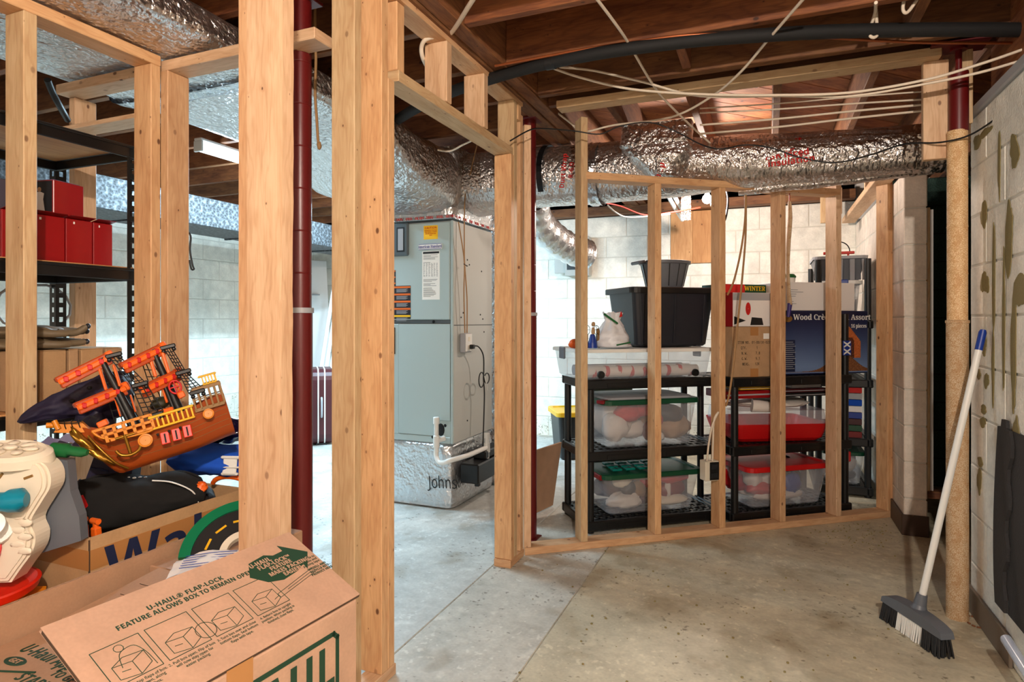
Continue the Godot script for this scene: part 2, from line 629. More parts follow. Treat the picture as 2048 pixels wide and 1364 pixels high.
	# foil
	var foiln := bump(512, 512, 9.0, func(x: int, y: int) -> float:
		var a := absf(nz(NS, x * 0.5, y * 0.5) - 0.5) * 2.0
		var b := absf(nz(NS, x * 1.5 + 60.0, y * 1.5 + 9.0) - 0.5) * 2.0
		var c := nz(NF, x * 0.5, y * 0.5)
		var e := nz(NC, x * 1.0, y * 1.0)
		return clampf(a * 0.45 + b * 0.28 + c * 0.16 + e * 0.3, 0.0, 1.0))
	for q in [["foil", Color(0.84, 0.82, 0.81), 0.33, 2.2], ["foil_smooth", Color(0.84, 0.85, 0.86), 0.36, 0.9], ["foil_tape", Color(0.78, 0.78, 0.79), 0.2, 0.8]]:
		var m := plain(q[0], q[1], q[2], 0.96)
		m.normal_enabled = true
		m.normal_texture = foiln
		m.normal_scale = q[3]
		triplanar(m, 0.62)
	var galt := tex(256, 256, func(x: int, y: int) -> Color:
		var v := 0.27 + (nz(NC, x * 1.5, y * 1.5) - 0.5) * 0.4 + (nz(NF, x, y) - 0.5) * 0.1
		return Color(v * 0.97, v, v * 1.04))
	var gm := plain("galvanized", Color(1, 1, 1), 0.48, 0.6)
	gm.albedo_texture = galt
	triplanar(gm, 0.35)
	# cardboard
	var ct := tex(256, 256, func(x: int, y: int) -> Color:
		var v := 0.95 + (nz(NF, x * 2.0, y * 2.0) - 0.5) * 0.05 + (nz(NS, x, y) - 0.5) * 0.09
		return Color(v, v, v))
	for q in [["card", Color(0.68, 0.53, 0.41)], ["card_pink", Color(0.73, 0.585, 0.485)], ["card_tan", Color(0.72, 0.58, 0.43)], ["card_yellow", Color(0.73, 0.58, 0.41)], ["card_dark", Color(0.50, 0.37, 0.26)], ["card_core", Color(0.30, 0.22, 0.16)]]:
		var m := plain(q[0], q[1], 0.8)
		m.albedo_texture = ct
		triplanar(m, 0.4, false)
	var tp := plain("packing_tape", Color(0.66, 0.46, 0.26), 0.25)
	tp.clearcoat_enabled = true
	tp.clearcoat = 0.5
	# paints, plastics
	plain("furnace_paint", Color(0.66, 0.735, 0.74), 0.38)
	plain("furnace_side", Color(0.70, 0.71, 0.69), 0.34)
	plain("furnace_dark", Color(0.30, 0.34, 0.36), 0.4)
	plain("oxide_red", Color(0.36, 0.055, 0.06), 0.35)
	plain("black_plastic", Color(0.045, 0.047, 0.052), 0.42)
	plain("black_soft", Color(0.035, 0.035, 0.04), 0.75)
	plain("black_metal", Color(0.05, 0.045, 0.05), 0.35)
	plain("charcoal", Color(0.10, 0.105, 0.12), 0.45)
	plain("slate_plastic", Color(0.13, 0.14, 0.17), 0.42)
	plain("white_plastic", Color(0.88, 0.88, 0.86), 0.4)
	plain("white_paint", Color(0.90, 0.89, 0.88), 0.5)
	plain("grey_plastic", Color(0.36, 0.38, 0.41), 0.45)
	plain("light_grey", Color(0.62, 0.63, 0.65), 0.5)
	plain("cable_white", Color(0.86, 0.80, 0.72), 0.5)
	plain("cable_tan", Color(0.62, 0.47, 0.30), 0.6)
	plain("cable_black", Color(0.03, 0.03, 0.035), 0.5)
	plain("cable_red", Color(0.72, 0.16, 0.10), 0.5)
	plain("copper", Color(0.62, 0.34, 0.19), 0.4, 0.6)
	plain("steel", Color(0.55, 0.55, 0.56), 0.35, 0.9)
	plain("dark_steel", Color(0.12, 0.12, 0.13), 0.45, 0.6)
	plain("red", Color(0.74, 0.05, 0.06), 0.45)
	plain("deep_red", Color(0.46, 0.035, 0.05), 0.4)
	plain("box_red", Color(0.56, 0.05, 0.07), 0.32)
	plain("green", Color(0.03, 0.27, 0.17), 0.4)
	plain("teal", Color(0.0, 0.46, 0.42), 0.4)
	plain("yellow", Color(0.86, 0.66, 0.06), 0.45)
	plain("blue", Color(0.04, 0.20, 0.55), 0.4)
	plain("navy", Color(0.05, 0.09, 0.24), 0.5)
	plain("print_green", Color(0.06, 0.22, 0.14), 0.7)
	plain("print_navy", Color(0.05, 0.10, 0.24), 0.7)
	plain("print_black", Color(0.05, 0.05, 0.05), 0.7)
	plain("print_orange", Color(0.86, 0.40, 0.08), 0.7)
	plain("print_white", Color(0.92, 0.92, 0.90), 0.7)
	plain("print_red", Color(0.75, 0.08, 0.06), 0.7)
	plain("print_yellow", Color(0.95, 0.75, 0.05), 0.6)
	plain("orange", Color(0.90, 0.38, 0.07), 0.4)
	plain("brown_plastic", Color(0.58, 0.25, 0.07), 0.38)
	plain("gold", Color(0.58, 0.42, 0.13), 0.32, 0.75)
	plain("khaki", Color(0.50, 0.36, 0.16), 0.5)
	plain("ochre", Color(0.80, 0.48, 0.05), 0.45)
	plain("purple", Color(0.12, 0.10, 0.20), 0.55)
	plain("mauve", Color(0.40, 0.37, 0.50), 0.55)
	plain("cream", Color(0.86, 0.82, 0.74), 0.45)
	plain("turquoise", Color(0.0, 0.48, 0.58), 0.35)
	plain("leaf_green", Color(0.02, 0.36, 0.17), 0.45)
	plain("sky_blue", Color(0.02, 0.29, 0.72), 0.9)
	plain("cloth_white", Color(0.84, 0.81, 0.78), 0.9)
	plain("cloth_black", Color(0.06, 0.058, 0.057), 1.0)
	plain("burgundy", Color(0.25, 0.03, 0.06), 0.45)
	plain("bag_white", Color(0.85, 0.86, 0.88), 0.4)
	for q in [["clear_tub", Color(0.82, 0.84, 0.88, 0.27), 0.16], ["clear_blue", Color(0.80, 0.86, 0.95, 0.42), 0.2]]:
		var m := plain(q[0], q[1], q[2])
		m.transparency = BaseMaterial3D.TRANSPARENCY_ALPHA
	var tan := tex(256, 256, func(x: int, y: int) -> Color:
		var c := Color(0.66, 0.50, 0.32).lerp(Color(0.88, 0.82, 0.72), clampf((nz(NF, x * 2.0, y * 2.0) - 0.42) * 4.0, 0.0, 1.0))
		if nz(NS, x + 30.0, y + 12.0) > 0.6: c = c.lerp(Color(0.60, 0.40, 0.20), 0.35)
		return c)
	var tm := plain("column_tan", Color(1, 1, 1), 0.65)
	tm.albedo_texture = tan
	tm.normal_enabled = true
	tm.normal_texture = bn
	triplanar(tm, 0.17)
	var tm2 := plain("column_pale", Color(1.12, 1.1, 1.05), 0.65)
	tm2.albedo_texture = tan
	triplanar(tm2, 0.17)
	var wick := plain("foam_mat", Color(0.15, 0.145, 0.15), 0.8)
	wick.normal_enabled = true
	wick.normal_texture = bn
	wick.normal_scale = 0.5
	triplanar(wick, 0.25, false)

# ---------------------------------------------------------------- room shell
# courses of separate blocks in front of a mortar slab; o = low corner on the face, run = direction, out = outward normal
func block_wall(called: String, o: Vector3, run: Vector3, out: Vector3, length: float, courses: int, mat: String, mortar: String, thick := 0.12, low := "", low_courses := 0) -> Node3D:
	var w := setting(called)
	var hgt := 0.2032 * courses
	var st := ST()
	var mid := o + run * (length * 0.5) + Vector3(0, hgt * 0.5, 0) - out * (thick * 0.5 + 0.0035)
	var bas := Basis(run, Vector3.UP, run.cross(Vector3.UP))
	cbox(st, Transform3D.IDENTITY, Vector3(length, hgt, thick), 0.0)
	obj("mortar", st, M[mortar], w, Transform3D(bas, mid))
	for c in courses:
		var x := 0.0
		var first := 0.2032 if c % 2 == 1 else 0.4064
		while x < length - 0.02:
			var l: float = min(first, length - x)
			first = 0.4064
			var key := "blk%.3f" % l
			if not shared.has(key):
				var sb := ST()
				cbox(sb, Transform3D.IDENTITY, Vector3(l - 0.007, 0.2032 - 0.007, 0.03), 0.004)
				shared[key] = sb.commit()
			var proud := rng.randf_range(-0.0008, 0.0008)
			var p := o + run * (x + l * 0.5) + Vector3(0, 0.2032 * (c + 0.5), 0) - out * (0.015 - proud)
			put("block", shared[key], M[low if c < low_courses else mat], w, Transform3D(bas, p))
			x += l
	return w

func build_shell():
	var f := setting("floor")
	var base := ST()
	bb(base, Vector3(-5.6, -0.30, -6.4), Vector3(3.2, -0.006, 3.2), 0.0)
	obj("base", base, M.concrete1, f)
	for q in [[-5.6, -1.2415, 0], [-1.2385, -0.777, 1], [-0.774, 3.2, 2]]:
		var st := ST()
		bb(st, Vector3(q[0], -0.10, -6.4), Vector3(q[1], 0.0, 3.2), 0.003)
		obj("slab", st, M["concrete%d" % q[2]], f)
	block_wall("wall_left", Vector3(-5.34, 0, -6.07), Vector3(0, 0, 1), Vector3(1, 0, 0), 7.3, 12, "block", "mortar", 0.12, "block_spotted", 2)
	block_wall("wall_back", Vector3(-5.34, 0, -6.07), Vector3(1, 0, 0), Vector3(0, 0, 1), 6.06, 11, "block", "mortar", 0.12, "block_spotted", 1)
	# plain walls out of view that close the room
	var w := setting("wall_front")
	box("panel", Vector3(-5.5, 0, 2.6), Vector3(3.1, 2.6, 2.75), M.plaster_white, w, 0.0)
	var w2 := setting("wall_side")
	box("panel", Vector3(-5.5, 0, 1.2), Vector3(-5.34, 2.6, 2.7), M.plaster_white, w2, 0.0)
	# the thin block wall with the doorway on the right: a near length and the pier
	var wr := block_wall("wall_right", Vector3(0.787, 0, -3.11), Vector3(0, 0, 1), Vector3(-1, 0, 0), 5.7, 10, "block", "mortar", 0.12)
	tbox("end_face", T(Vector3(0.85, 1.016, -3.112)), Vector3(0.12, 2.032, 0.01), M.block_warm, wr)
	box("cap", Vector3(0.775, 2.033, -3.12), Vector3(0.935, 2.075, 2.59), M.light_grey, wr, 0.006)
	box("upper_panel", Vector3(0.86, 2.076, -3.12), Vector3(0.92, 2.6, 2.6), M.plank1, wr, 0.0)
	smears(wr)
	var wp := block_wall("wall_pier", Vector3(0.713, 0, -6.06), Vector3(0, 0, 1), Vector3(-1, 0, 0), 2.01, 10, "block_warm", "mortar", 0.09)
	for c in 10:
		tbox("block", T(Vector3(0.769, 0.2032 * (c + 0.5), -4.056)), Vector3(0.112, 0.197, 0.03), M.block_warm, wp, 0.005)
	box("end_mortar", Vector3(0.719, 0, -4.075), Vector3(0.819, 2.03, -4.046), M.mortar, wp, 0.0)
	var bp := setting("baseboard_pier")
	box("board", Vector3(0.699, 0.0, -4.40), Vector3(0.711, 0.115, -4.03), M.brown_base, bp)
	box("board", Vector3(0.70, 0.0, -4.038), Vector3(0.83, 0.115, -4.026), M.brown_base, bp)
	var br := setting("baseboard_right")
	box("board", Vector3(0.772, 0.0, -3.115), Vector3(0.784, 0.105, -2.62), M.grey_brown if M.has("grey_brown") else M.brown_base, br)
	# room beyond the doorway: dark, with a green painted wall
	block_wall("wall_far", Vector3(0.82, 0, -5.3), Vector3(1, 0, 0), Vector3(0, 0, 1), 2.3, 11, "block_green", "mortar_green", 0.12)
	var wf := setting("wall_beyond")
	box("panel", Vector3(3.0, 0, -6.2), Vector3(3.1, 2.6, 2.7), M.plaster_white, wf, 0.0)
	box("panel", Vector3(0.72, 0, -6.2), Vector3(3.1, 2.6, -6.05), M.plaster_white, wf, 0.0)
	var tr := setting("trim_1")
	lumber("jamb", Vector3(0.822, 0.25, -4.10), Vector3(0.842, 1.83, -4.06), tr, "wood")
	box("casing", Vector3(0.843, 0.25, -4.10), Vector3(0.860, 1.82, -4.075), M.white_paint, tr)
	lumber("sill", Vector3(0.822, 0.21, -4.12), Vector3(1.15, 0.25, -4.06), tr, "joist")

# old adhesive and moss: lumpy patches with ragged outlines on the right wall
func smears(w: Node3D):
	var r := RandomNumberGenerator.new()
	r.seed = 77
	# z, y, half width, half height
	for q in [[-2.93, 1.61, 0.028, 0.04], [-2.94, 1.345, 0.03, 0.028], [-2.90, 1.34, 0.02, 0.03], [-2.935, 1.10, 0.028, 0.03], [-3.0, 0.985, 0.022, 0.016], [-2.90, 0.965, 0.022, 0.022],
			[-2.94, 0.85, 0.025, 0.012], [-2.95, 0.80, 0.03, 0.014], [-2.98, 0.64, 0.025, 0.015], [-2.99, 0.55, 0.02, 0.04], [-2.82, 1.36, 0.012, 0.15], [-2.83, 1.02, 0.01, 0.09],
			[-2.76, 1.75, 0.012, 0.10], [-2.72, 1.2, 0.01, 0.2], [-3.02, 1.92, 0.03, 0.02], [-2.90, 1.93, 0.05, 0.012], [-2.66, 1.5, 0.03, 0.10], [-2.62, 1.05, 0.02, 0.16], [-2.60, 0.75, 0.03, 0.1], [-2.62, 1.78, 0.03, 0.05], [-2.55, 1.3, 0.05, 0.04]]:
		var st := ST()
		var n := 26
		var c := Vector3(0.7865, q[1], q[0])
		var ring: Array = []
		for k in n:
			var a := TAU * k / n
			var e := 0.45 + 1.1 * nz(NS, cos(a) * 22.0 + q[0] * 700.0, sin(a) * 22.0 + q[1] * 500.0) + r.randf_range(-0.06, 0.06)
			ring.append(c + Vector3(0, sin(a) * q[3] * e * 1.35, cos(a) * q[2] * e * 1.35))
		for k in n:
			var k2 := (k + 1) % n
			tri(st, c + Vector3(-0.0035, 0, 0), ring[k] + Vector3(-0.0018, 0, 0), ring[k2] + Vector3(-0.0018, 0, 0), Vector3(-1, 0, 0))
			quad(st, ring[k] + Vector3(-0.0018, 0, 0), ring[k2] + Vector3(-0.0018, 0, 0), ring[k2], ring[k], ring[k] - c)
		obj("adhesive_patch", st, M.smear, w)

func build_ceiling():
	var c := setting("ceiling")
	box("deck", Vector3(-5.5, 2.58, -6.2), Vector3(3.1, 2.70, 2.7), M.joist1, c, 0.0)
	# diagonal subfloor boards above the joists
	var dirv := Vector3(1, 0, -1).normalized()
	var nrm := Vector3(1, 0, 1).normalized()
	for k in range(-34, 22):
		var off := k * 0.142
		var mid := Vector3(-1.2, 2.5675, -2.0) + nrm * off
		var st := ST()
		cbox(st, Transform3D.IDENTITY, Vector3(0.139, 0.022, 9.0 - absf(off) * 0.9), 0.002, Vector2(rng.randf() * 3, rng.randf() * 4))
		obj("subfloor_board", st, M["plank%d" % (rng.randi() % 4)], c, Transform3D(Basis(nrm, Vector3.UP, nrm.cross(Vector3.UP)), mid))
	# joists either side of the girder, 16 inches apart
	var z := -5.74
	while z < 2.5:
		if z > -3.0: lumber("joist", Vector3(-1.058, 2.322, z - 0.038), Vector3(2.95, 2.555, z), c, "joist")
		lumber("joist", Vector3(-5.3, 2.322, z - 0.038), Vector3(-1.262, 2.555, z), c, "joist")
		z += 0.4055
	# over the storage corner the joists run the other way, hung from a header
	lumber("joist", Vector3(-1.058, 2.322, -3.10), Vector3(2.95, 2.555, -3.062), c, "joist")
	for k in 9:
		lumber("joist", Vector3(-0.781 + k * 0.4055, 2.322, -6.03), Vector3(-0.743 + k * 0.4055, 2.555, -3.102), c, "joist")
	for bz in [-4.3, -5.2]:
		lumber("bridging", Vector3(-0.742, 2.34, bz), Vector3(-0.378, 2.52, bz + 0.02), c, "joist")
	# girder of three plies
	for k in 3:
		lumber("girder_ply", Vector3(-1.262 + k * 0.068, 2.305 if k == 1 else 2.315, -6.05), Vector3(-1.262 + k * 0.068 + 0.0665, 2.556, 2.55), c, "joist")
	for bx in [-0.35, 0.5]:
		lumber("bridging", Vector3(bx, 2.33, -2.86), Vector3(bx + 0.038, 2.55, -2.54), c, "joist")
	# sill beams on the back wall and cross pieces over the storage
	lumber("sill_beam", Vector3(-5.3, 2.24, -6.06), Vector3(0.70, 2.32, -5.94), c, "joist")
	lumber("ledger", Vector3(-0.98, 2.27, -3.05), Vector3(0.655, 2.308, -2.962), c, "wood")

func build_framing():
	# ---- doorway wall along z at x = -1.143 (front face)
	var w := setting("wall_doorway")
	var x0 := -1.232
	var x1 := -1.143
	lumber("plate", Vector3(x0, 2.285, -2.92), Vector3(x1, 2.3215, 0.3), w)
	lumber("sole_plate", Vector3(x0, 0, -1.79), Vector3(x1 - 0.02, 0.038, -1.15), w)
	lumber("sole_plate", Vector3(x0, 0, -2.935), Vector3(x1, 0.038, -2.755), w)
	lumber("stud", Vector3(-1.284, 0.0385, -1.640), Vector3(-1.195, 2.284, -1.602), w)
	lumber("stud", Vector3(-1.253, 0.0385, -1.743), Vector3(-1.164, 2.284, -1.705), w)
	lumber("stud", Vector3(-1.253, 0.0385, -1.7815), Vector3(-1.164, 2.009, -1.7435), w)
	lumber("cripple", Vector3(-1.245, 2.049, -1.83), Vector3(-1.156, 2.284, -1.783), w)
	lumber("header", Vector3(x0 - 0.005, 2.01, -2.80), Vector3(x1 - 0.005, 2.048, -1.782), w)
	for z in [-2.111, -2.452]:
		lumber("cripple", Vector3(x0 - 0.01, 2.0485, z - 0.042), Vector3(x1, 2.2845, z), w)
	lumber("stud", Vector3(x0, 0.0385, -2.799), Vector3(x1, 2.0095, -2.761), w)
	lumber("stud", Vector3(x0, 0.0385, -2.842), Vector3(x1 - 0.001, 2.2845, -2.801), w)
	lumber("block", Vector3(x0 + 0.01, 2.20, -2.885), Vector3(x1 + 0.004, 2.284, -2.845), w)
	lumber("stud", Vector3(x0 + 0.002, 0.0385, -2.925), Vector3(x1 - 0.002, 2.24, -2.887), w)
	# post nearer the camera: a wide board with a stud behind it
	waney_post(w)
	lumber("stud", Vector3(-1.252, 0.0385, -1.275), Vector3(-1.213, 2.2845, -1.195), w)
	# ---- left frame, along z at x = -2.03
	var l := setting("wall_frame")
	lumber("plate", Vector3(-2.119, 2.12, -1.586), Vector3(-2.03, 2.158, 0.8), l)
	for z in [-1.546, -1.137, -0.73, -0.32]:
		lumber("stud", Vector3(-2.119, 0.0385, z - 0.038), Vector3(-2.03, 2.1195, z), l)
	lumber("sole_plate", Vector3(-2.119, 0, -1.71), Vector3(-2.03, 0.038, 0.8), l)
	# its return along x at z = -1.61
	lumber("plate", Vector3(-2.67, 2.12, -1.702), Vector3(-2.12, 2.158, -1.613), l)
	lumber("plate", Vector3(-2.068, 2.12, -1.702), Vector3(-1.36, 2.158, -1.613), l)
	lumber("stud", Vector3(-2.068, 0.0385, -1.704), Vector3(-2.03, 2.1195, -1.612), l)
	lumber("stud", Vector3(-2.668, 0.0, -1.752), Vector3(-2.63, 2.1195, -1.663), l)
	lumber("rail", Vector3(-2.629, 1.965, -1.70), Vector3(-2.12, 1.983, -1.61), l)
	# ---- diagonal wall
	var g := setting("wall_diagonal")
	tlumber("sole_plate", DT(1.17, 0.019, 0.044), Vector3(2.33, 0.038, 0.089), g)
	tlumber("plate", DT(1.15, 1.963, 0.044), Vector3(1.62, 0.038, 0.089), g)
	for s in [0.040, 0.351, 0.780, 1.180, 1.578, 1.969, 2.349]:
		var top := 1.944
		if s < 0.1: top = 2.20
		elif s < 0.4: top = 2.268
		elif s > 1.9: top = 2.02 if s < 2.2 else 2.16
		tlumber("stud", DT(s - 0.019, (0.0385 + top) * 0.5, 0.0445), Vector3(0.038, top - 0.0385, 0.088), g)
	# hanging post and framing over the pier
	lumber("hanging_post", Vector3(0.60, 1.865, -3.05), Vector3(0.689, 2.27, -3.012), g)
	lumber("hanging_post", Vector3(0.735, 2.0, -3.06), Vector3(0.773, 2.32, -3.02), g)

func waney_post(w: Node3D):
	# 112 mm wide board whose right edge keeps the wavy outline of the log
	var st := ST()
	var poly := PackedVector2Array()
	var n := 60
	poly.append(Vector2(-1.212, 0.0385))
	for k in n + 1:
		var y := 0.0385 + 2.246 * k / n
		var e := 0.010 * (nz(NS, y * 34.0, 3.0) - 0.45) + 0.004 * (nz(NF, y * 60.0, 9.0) - 0.5)
		if y < 0.95: e -= (0.95 - y) * 0.018
		poly.append(Vector2(-1.100 + e, y))
	poly.append(Vector2(-1.212, 2.2845))
	prism(st, T(Vector3(0, 0, -1.204)), poly, 0.038)
	obj("post", st, M.wood0, w)

# ---------------------------------------------------------------- ducts wrapped in foil insulation
# cross sections: [centre, side vector (half width), up vector (half height), squareness]
func foil_sweep(called: String, secs: Array, mat: Material, parent: Node, nu := 40, nv := 40, rough := 0.012, sd := 0.0, close := true) -> MeshInstance3D:
	var st := ST()
	var n := secs.size()
	var at := func(v: float) -> Array:
		var x := clampf(v, 0.0, 1.0) * (n - 1)
		var i: int = mini(int(x), n - 2)
		var f := x - i
		f = f * f * (3.0 - 2.0 * f)
		var a: Array = secs[i]
		var b: Array = secs[i + 1]
		return [a[0].lerp(b[0], x - i), a[1].lerp(b[1], f), a[2].lerp(b[2], f), lerpf(a[3], b[3], f)]
	var skin := func(u: float, v: float) -> Vector3:
		var s: Array = at.call(v)
		var a := u * TAU
		var c := cos(a)
		var q := sin(a)
		var e: float = 2.0 / s[3]
		var cx := signf(c) * pow(absf(c), e)
		var cy := signf(q) * pow(absf(q), e)
		var w := nz(NS, u * 256.0 + sd, v * 90.0 + sd) - 0.5
		var w2 := nz(NF, u * 256.0 + sd, v * 120.0 + sd * 3.0) - 0.5
		var w3 := absf(nz(NS, u * 128.0 + sd * 2.0, v * 220.0 + 40.0) - 0.5)
		var dirv: Vector3 = (s[1] * cx + s[2] * cy)
		return (s[0] as Vector3) + dirv + dirv.normalized() * (w * 2.0 * rough + w2 * rough * 0.7 - w3 * rough * 1.6)
	grid(st, nu, nv, skin, true)
	if close:
		for e in [0.0, 1.0]:
			var s: Array = at.call(e)
			var out: Vector3 = ((secs[0][0] as Vector3) - (secs[1][0] as Vector3)) if e == 0.0 else ((secs[n - 1][0] as Vector3) - (secs[n - 2][0] as Vector3))
			for k in nu:
				tri(st, s[0], skin.call(float(k) / nu, e), skin.call(float(k + 1) / nu, e), out)
	return obj(called, st, mat, parent)

func build_ducts():
	var X := Vector3.RIGHT
	var Y := Vector3.UP
	var Z := Vector3.BACK
	# wide flat trunk above the left frame, dropping to the plenum
	var t := thing("trunk_duct", "wide flat foil-wrapped trunk duct above the left stud frame, running to the air handler", "duct", Vector3(-2.27, 2.24, -1.2))
	var o := Vector3(2.27, -2.24, 1.2)
	foil_sweep("wrap", [[Vector3(-2.25, 2.245, 1.0) + o, X * 0.46, Y * 0.072, 5.0], [Vector3(-2.25, 2.245, -0.4) + o, X * 0.46, Y * 0.072, 5.0], [Vector3(-2.25, 2.24, -1.6) + o, X * 0.45, Y * 0.075, 5.0], [Vector3(-2.24, 2.232, -2.6) + o, X * 0.44, Y * 0.085, 4.5], [Vector3(-2.17, 2.12, -3.05) + o, X * 0.38, Y * 0.18, 4.0], [Vector3(-2.13, 2.09, -3.44) + o, X * 0.34, Y * 0.21, 4.0]], M.foil, t, 72, 170, 0.02, 11.0)
	foil_sweep("lap_seam", [[Vector3(-2.25, 2.24, -1.86) + o, X * 0.468, Y * 0.092, 5.0], [Vector3(-2.25, 2.24, -1.90) + o, X * 0.47, Y * 0.094, 5.0], [Vector3(-2.25, 2.24, -1.95) + o, X * 0.462, Y * 0.09, 5.0]], M.foil_tape, t, 64, 6, 0.010, 51.0, false)
	letters("print_mark", "DUCT WRAP", 0.03, T(Vector3(-2.05, 2.138, -2.75) + o, Vector3(90, 20, 0)), M.print_red, t, "Droid Sans", true)
	# plenum on top of the air handler
	var p := thing("supply_plenum", "foil-wrapped plenum box on top of the grey air handler", "duct", Vector3(-2.12, 1.84, -3.75))
	var q := Vector3(2.12, -1.84, 3.75)
	foil_sweep("wrap", [[Vector3(-2.122, 1.845, -3.752) + q, X * 0.305, Z * -0.305, 9.0], [Vector3(-2.122, 1.93, -3.755) + q, X * 0.318, Z * -0.32, 7.0], [Vector3(-2.12, 2.10, -3.76) + q, X * 0.335, Z * -0.33, 6.0], [Vector3(-2.12, 2.30, -3.76) + q, X * 0.32, Z * -0.325, 6.0]], M.foil_smooth, p, 64, 26, 0.012, 31.0)
	var tp := ST()
	for k in 4:
		bb(tp, [Vector3(-2.43, 1.842, -3.44), Vector3(-1.822, 1.842, -4.06), Vector3(-2.43, 1.842, -4.07), Vector3(-2.44, 1.842, -4.06)][k] + q, [Vector3(-1.815, 1.866, -3.43), Vector3(-1.811, 1.866, -3.43), Vector3(-1.815, 1.866, -4.06), Vector3(-2.43, 1.866, -3.44)][k] + q, 0.001)
	var tape := obj("tape_band", tp, M.foil_tape, p)
	for k in 7:
		letters("tape_print", ["UL181", "TAPE", "FOIL"][k % 3], 0.016, T(Vector3(-2.28 + k * 0.075, 1.854, -3.4292) + q), M.print_red, tape, "Droid Sans", true)
	for k in 6:
		letters("tape_print", ["UL181", "TAPE", "FOIL"][k % 3], 0.016, T(Vector3(-1.8102, 1.854, -3.50 - k * 0.09) + q, Vector3(0, 90, 0)), M.print_red, tape, "Droid Sans", true)
	# long round duct running right over the diagonal wall
	var b := thing("round_duct", "long crinkled foil-wrapped duct running right above the diagonal stud wall", "duct", Vector3(-0.5, 2.09, -3.75))
	var r := Vector3(0.5, -2.09, 3.75)
	foil_sweep("wrap", [[Vector3(-1.84, 2.10, -3.74) + r, Z * -0.23, Y * 0.20, 2.6], [Vector3(-1.45, 2.115, -3.74) + r, Z * -0.20, Y * 0.185, 2.2], [Vector3(-1.0, 2.11, -3.75) + r, Z * -0.19, Y * 0.18, 2.1], [Vector3(-0.6, 2.105, -3.75) + r, Z * -0.18, Y * 0.172, 2.1], [Vector3(-0.2, 2.10, -3.75) + r, Z * -0.165, Y * 0.155, 2.1], [Vector3(0.2, 2.09, -3.75) + r, Z * -0.155, Y * 0.138, 2.1], [Vector3(0.6, 2.085, -3.75) + r, Z * -0.15, Y * 0.125, 2.2], [Vector3(0.9, 2.085, -3.75) + r, Z * -0.15, Y * 0.122, 2.4]], M.foil, b, 56, 150, 0.011, 5.0)
	for x in [-1.42, -0.98, 0.79]:
		foil_sweep("tape_band", [[Vector3(x - 0.04, 2.105 if x < 0 else 2.085, -3.75) + r, Z * -(0.205 if x < 0 else 0.155), Y * (0.19 if x < 0 else 0.128), 2.1], [Vector3(x, 2.105 if x < 0 else 2.085, -3.75) + r, Z * -(0.206 if x < 0 else 0.156), Y * (0.191 if x < 0 else 0.129), 2.1], [Vector3(x + 0.04, 2.105 if x < 0 else 2.085, -3.75) + r, Z * -(0.204 if x < 0 else 0.155), Y * (0.19 if x < 0 else 0.128), 2.1]], M.foil_tape, b, 48, 6, 0.007, 3.0 + x, false)
	foil_sweep("seam_roll", [[Vector3(-0.15, 1.955, -3.80) + r, Z * -0.03, Y * 0.03, 2.0], [Vector3(0.3, 1.965, -3.79) + r, Z * -0.04, Y * 0.036, 2.0], [Vector3(0.8, 1.985, -3.76) + r, Z * -0.03, Y * 0.03, 2.0]], M.foil, b, 18, 40, 0.008, 23.0)
	for k in 4:
		letters("print_mark", ["R-6.0 Duct", "Wrap", "FSK faced", "insulation"][k], 0.034, T(Vector3(0.06 + 0.02 * k, 2.16 - k * 0.038, -3.75 + [0.128, 0.149, 0.158, 0.160][k]) + r, Vector3([-32, -20, -8, 4][k], 0, 3)), M.print_red, b, "Droid Sans", true)
	for k in 3:
		letters("print_mark", ["Duct Wrap", "R-6.0", "FSK"][k], 0.030, T(Vector3(-1.13 + 0.05 * k, 2.10, -3.75 + 0.198) + r, Vector3(0, 0, 84)), M.print_red, b, "Droid Sans", true)
	# strap hanger
	var hs := ST()
	for k in 12:
		var a0 := -0.2 + k * 0.2
		var y0 := Vector3(-1.28, 2.11 + cos(a0) * 0.205, -3.75 + sin(a0) * 0.222)
		var y1 := Vector3(-1.28, 2.11 + cos(a0 + 0.2) * 0.205, -3.75 + sin(a0 + 0.2) * 0.222)
		quad(hs, y0 + r + X * -0.018, y0 + r + X * 0.018, y1 + r + X * 0.018, y1 + r + X * -0.018, Vector3(0, cos(a0), sin(a0)))
	obj("hanger_strap", hs, M.dark_steel, b)
	# wrapped boot rising to the floor above
	var bo := thing("boot_duct", "crumpled foil-wrapped boot rising from the long duct to the joists", "duct", Vector3(-0.58, 2.1, -3.58))
	var bq := Vector3(0.58, -2.1, 3.58)
	foil_sweep("wrap", [[Vector3(-0.52, 1.975, -3.66) + bq, X * 0.085, Z * -0.07, 3.0], [Vector3(-0.53, 2.02, -3.62) + bq, X * 0.11, Z * -0.12, 3.0], [Vector3(-0.56, 2.12, -3.60) + bq, X * 0.175, Z * -0.13, 3.4], [Vector3(-0.585, 2.2, -3.60) + bq, X * 0.205, Z * -0.12, 4.0], [Vector3(-0.585, 2.32, -3.62) + bq, X * 0.20, Z * -0.10, 6.0]], M.foil, bo, 48, 44, 0.015, 67.0)
	letters("print_mark", "Wrap", 0.035, T(Vector3(-0.555, 2.02, -3.492) + bq, Vector3(10, -10, 68)), M.print_red, bo, "Droid Sans", true)
	# flexible branch dropping behind the long duct
	var fl := thing("flex_duct", "drooping silver flexible duct elbow below the long duct, near the white back wall", "duct", Vector3(-1.55, 1.9, -4.7))
	var fq := Vector3(1.55, -1.9, 4.7)
	var path := curve([Vector3(-1.62, 2.14, -4.35), Vector3(-1.66, 1.98, -4.55), Vector3(-1.60, 1.86, -4.80), Vector3(-1.50, 1.79, -5.0), Vector3(-1.42, 1.76, -5.12)], 5)
	var secs: Array = []
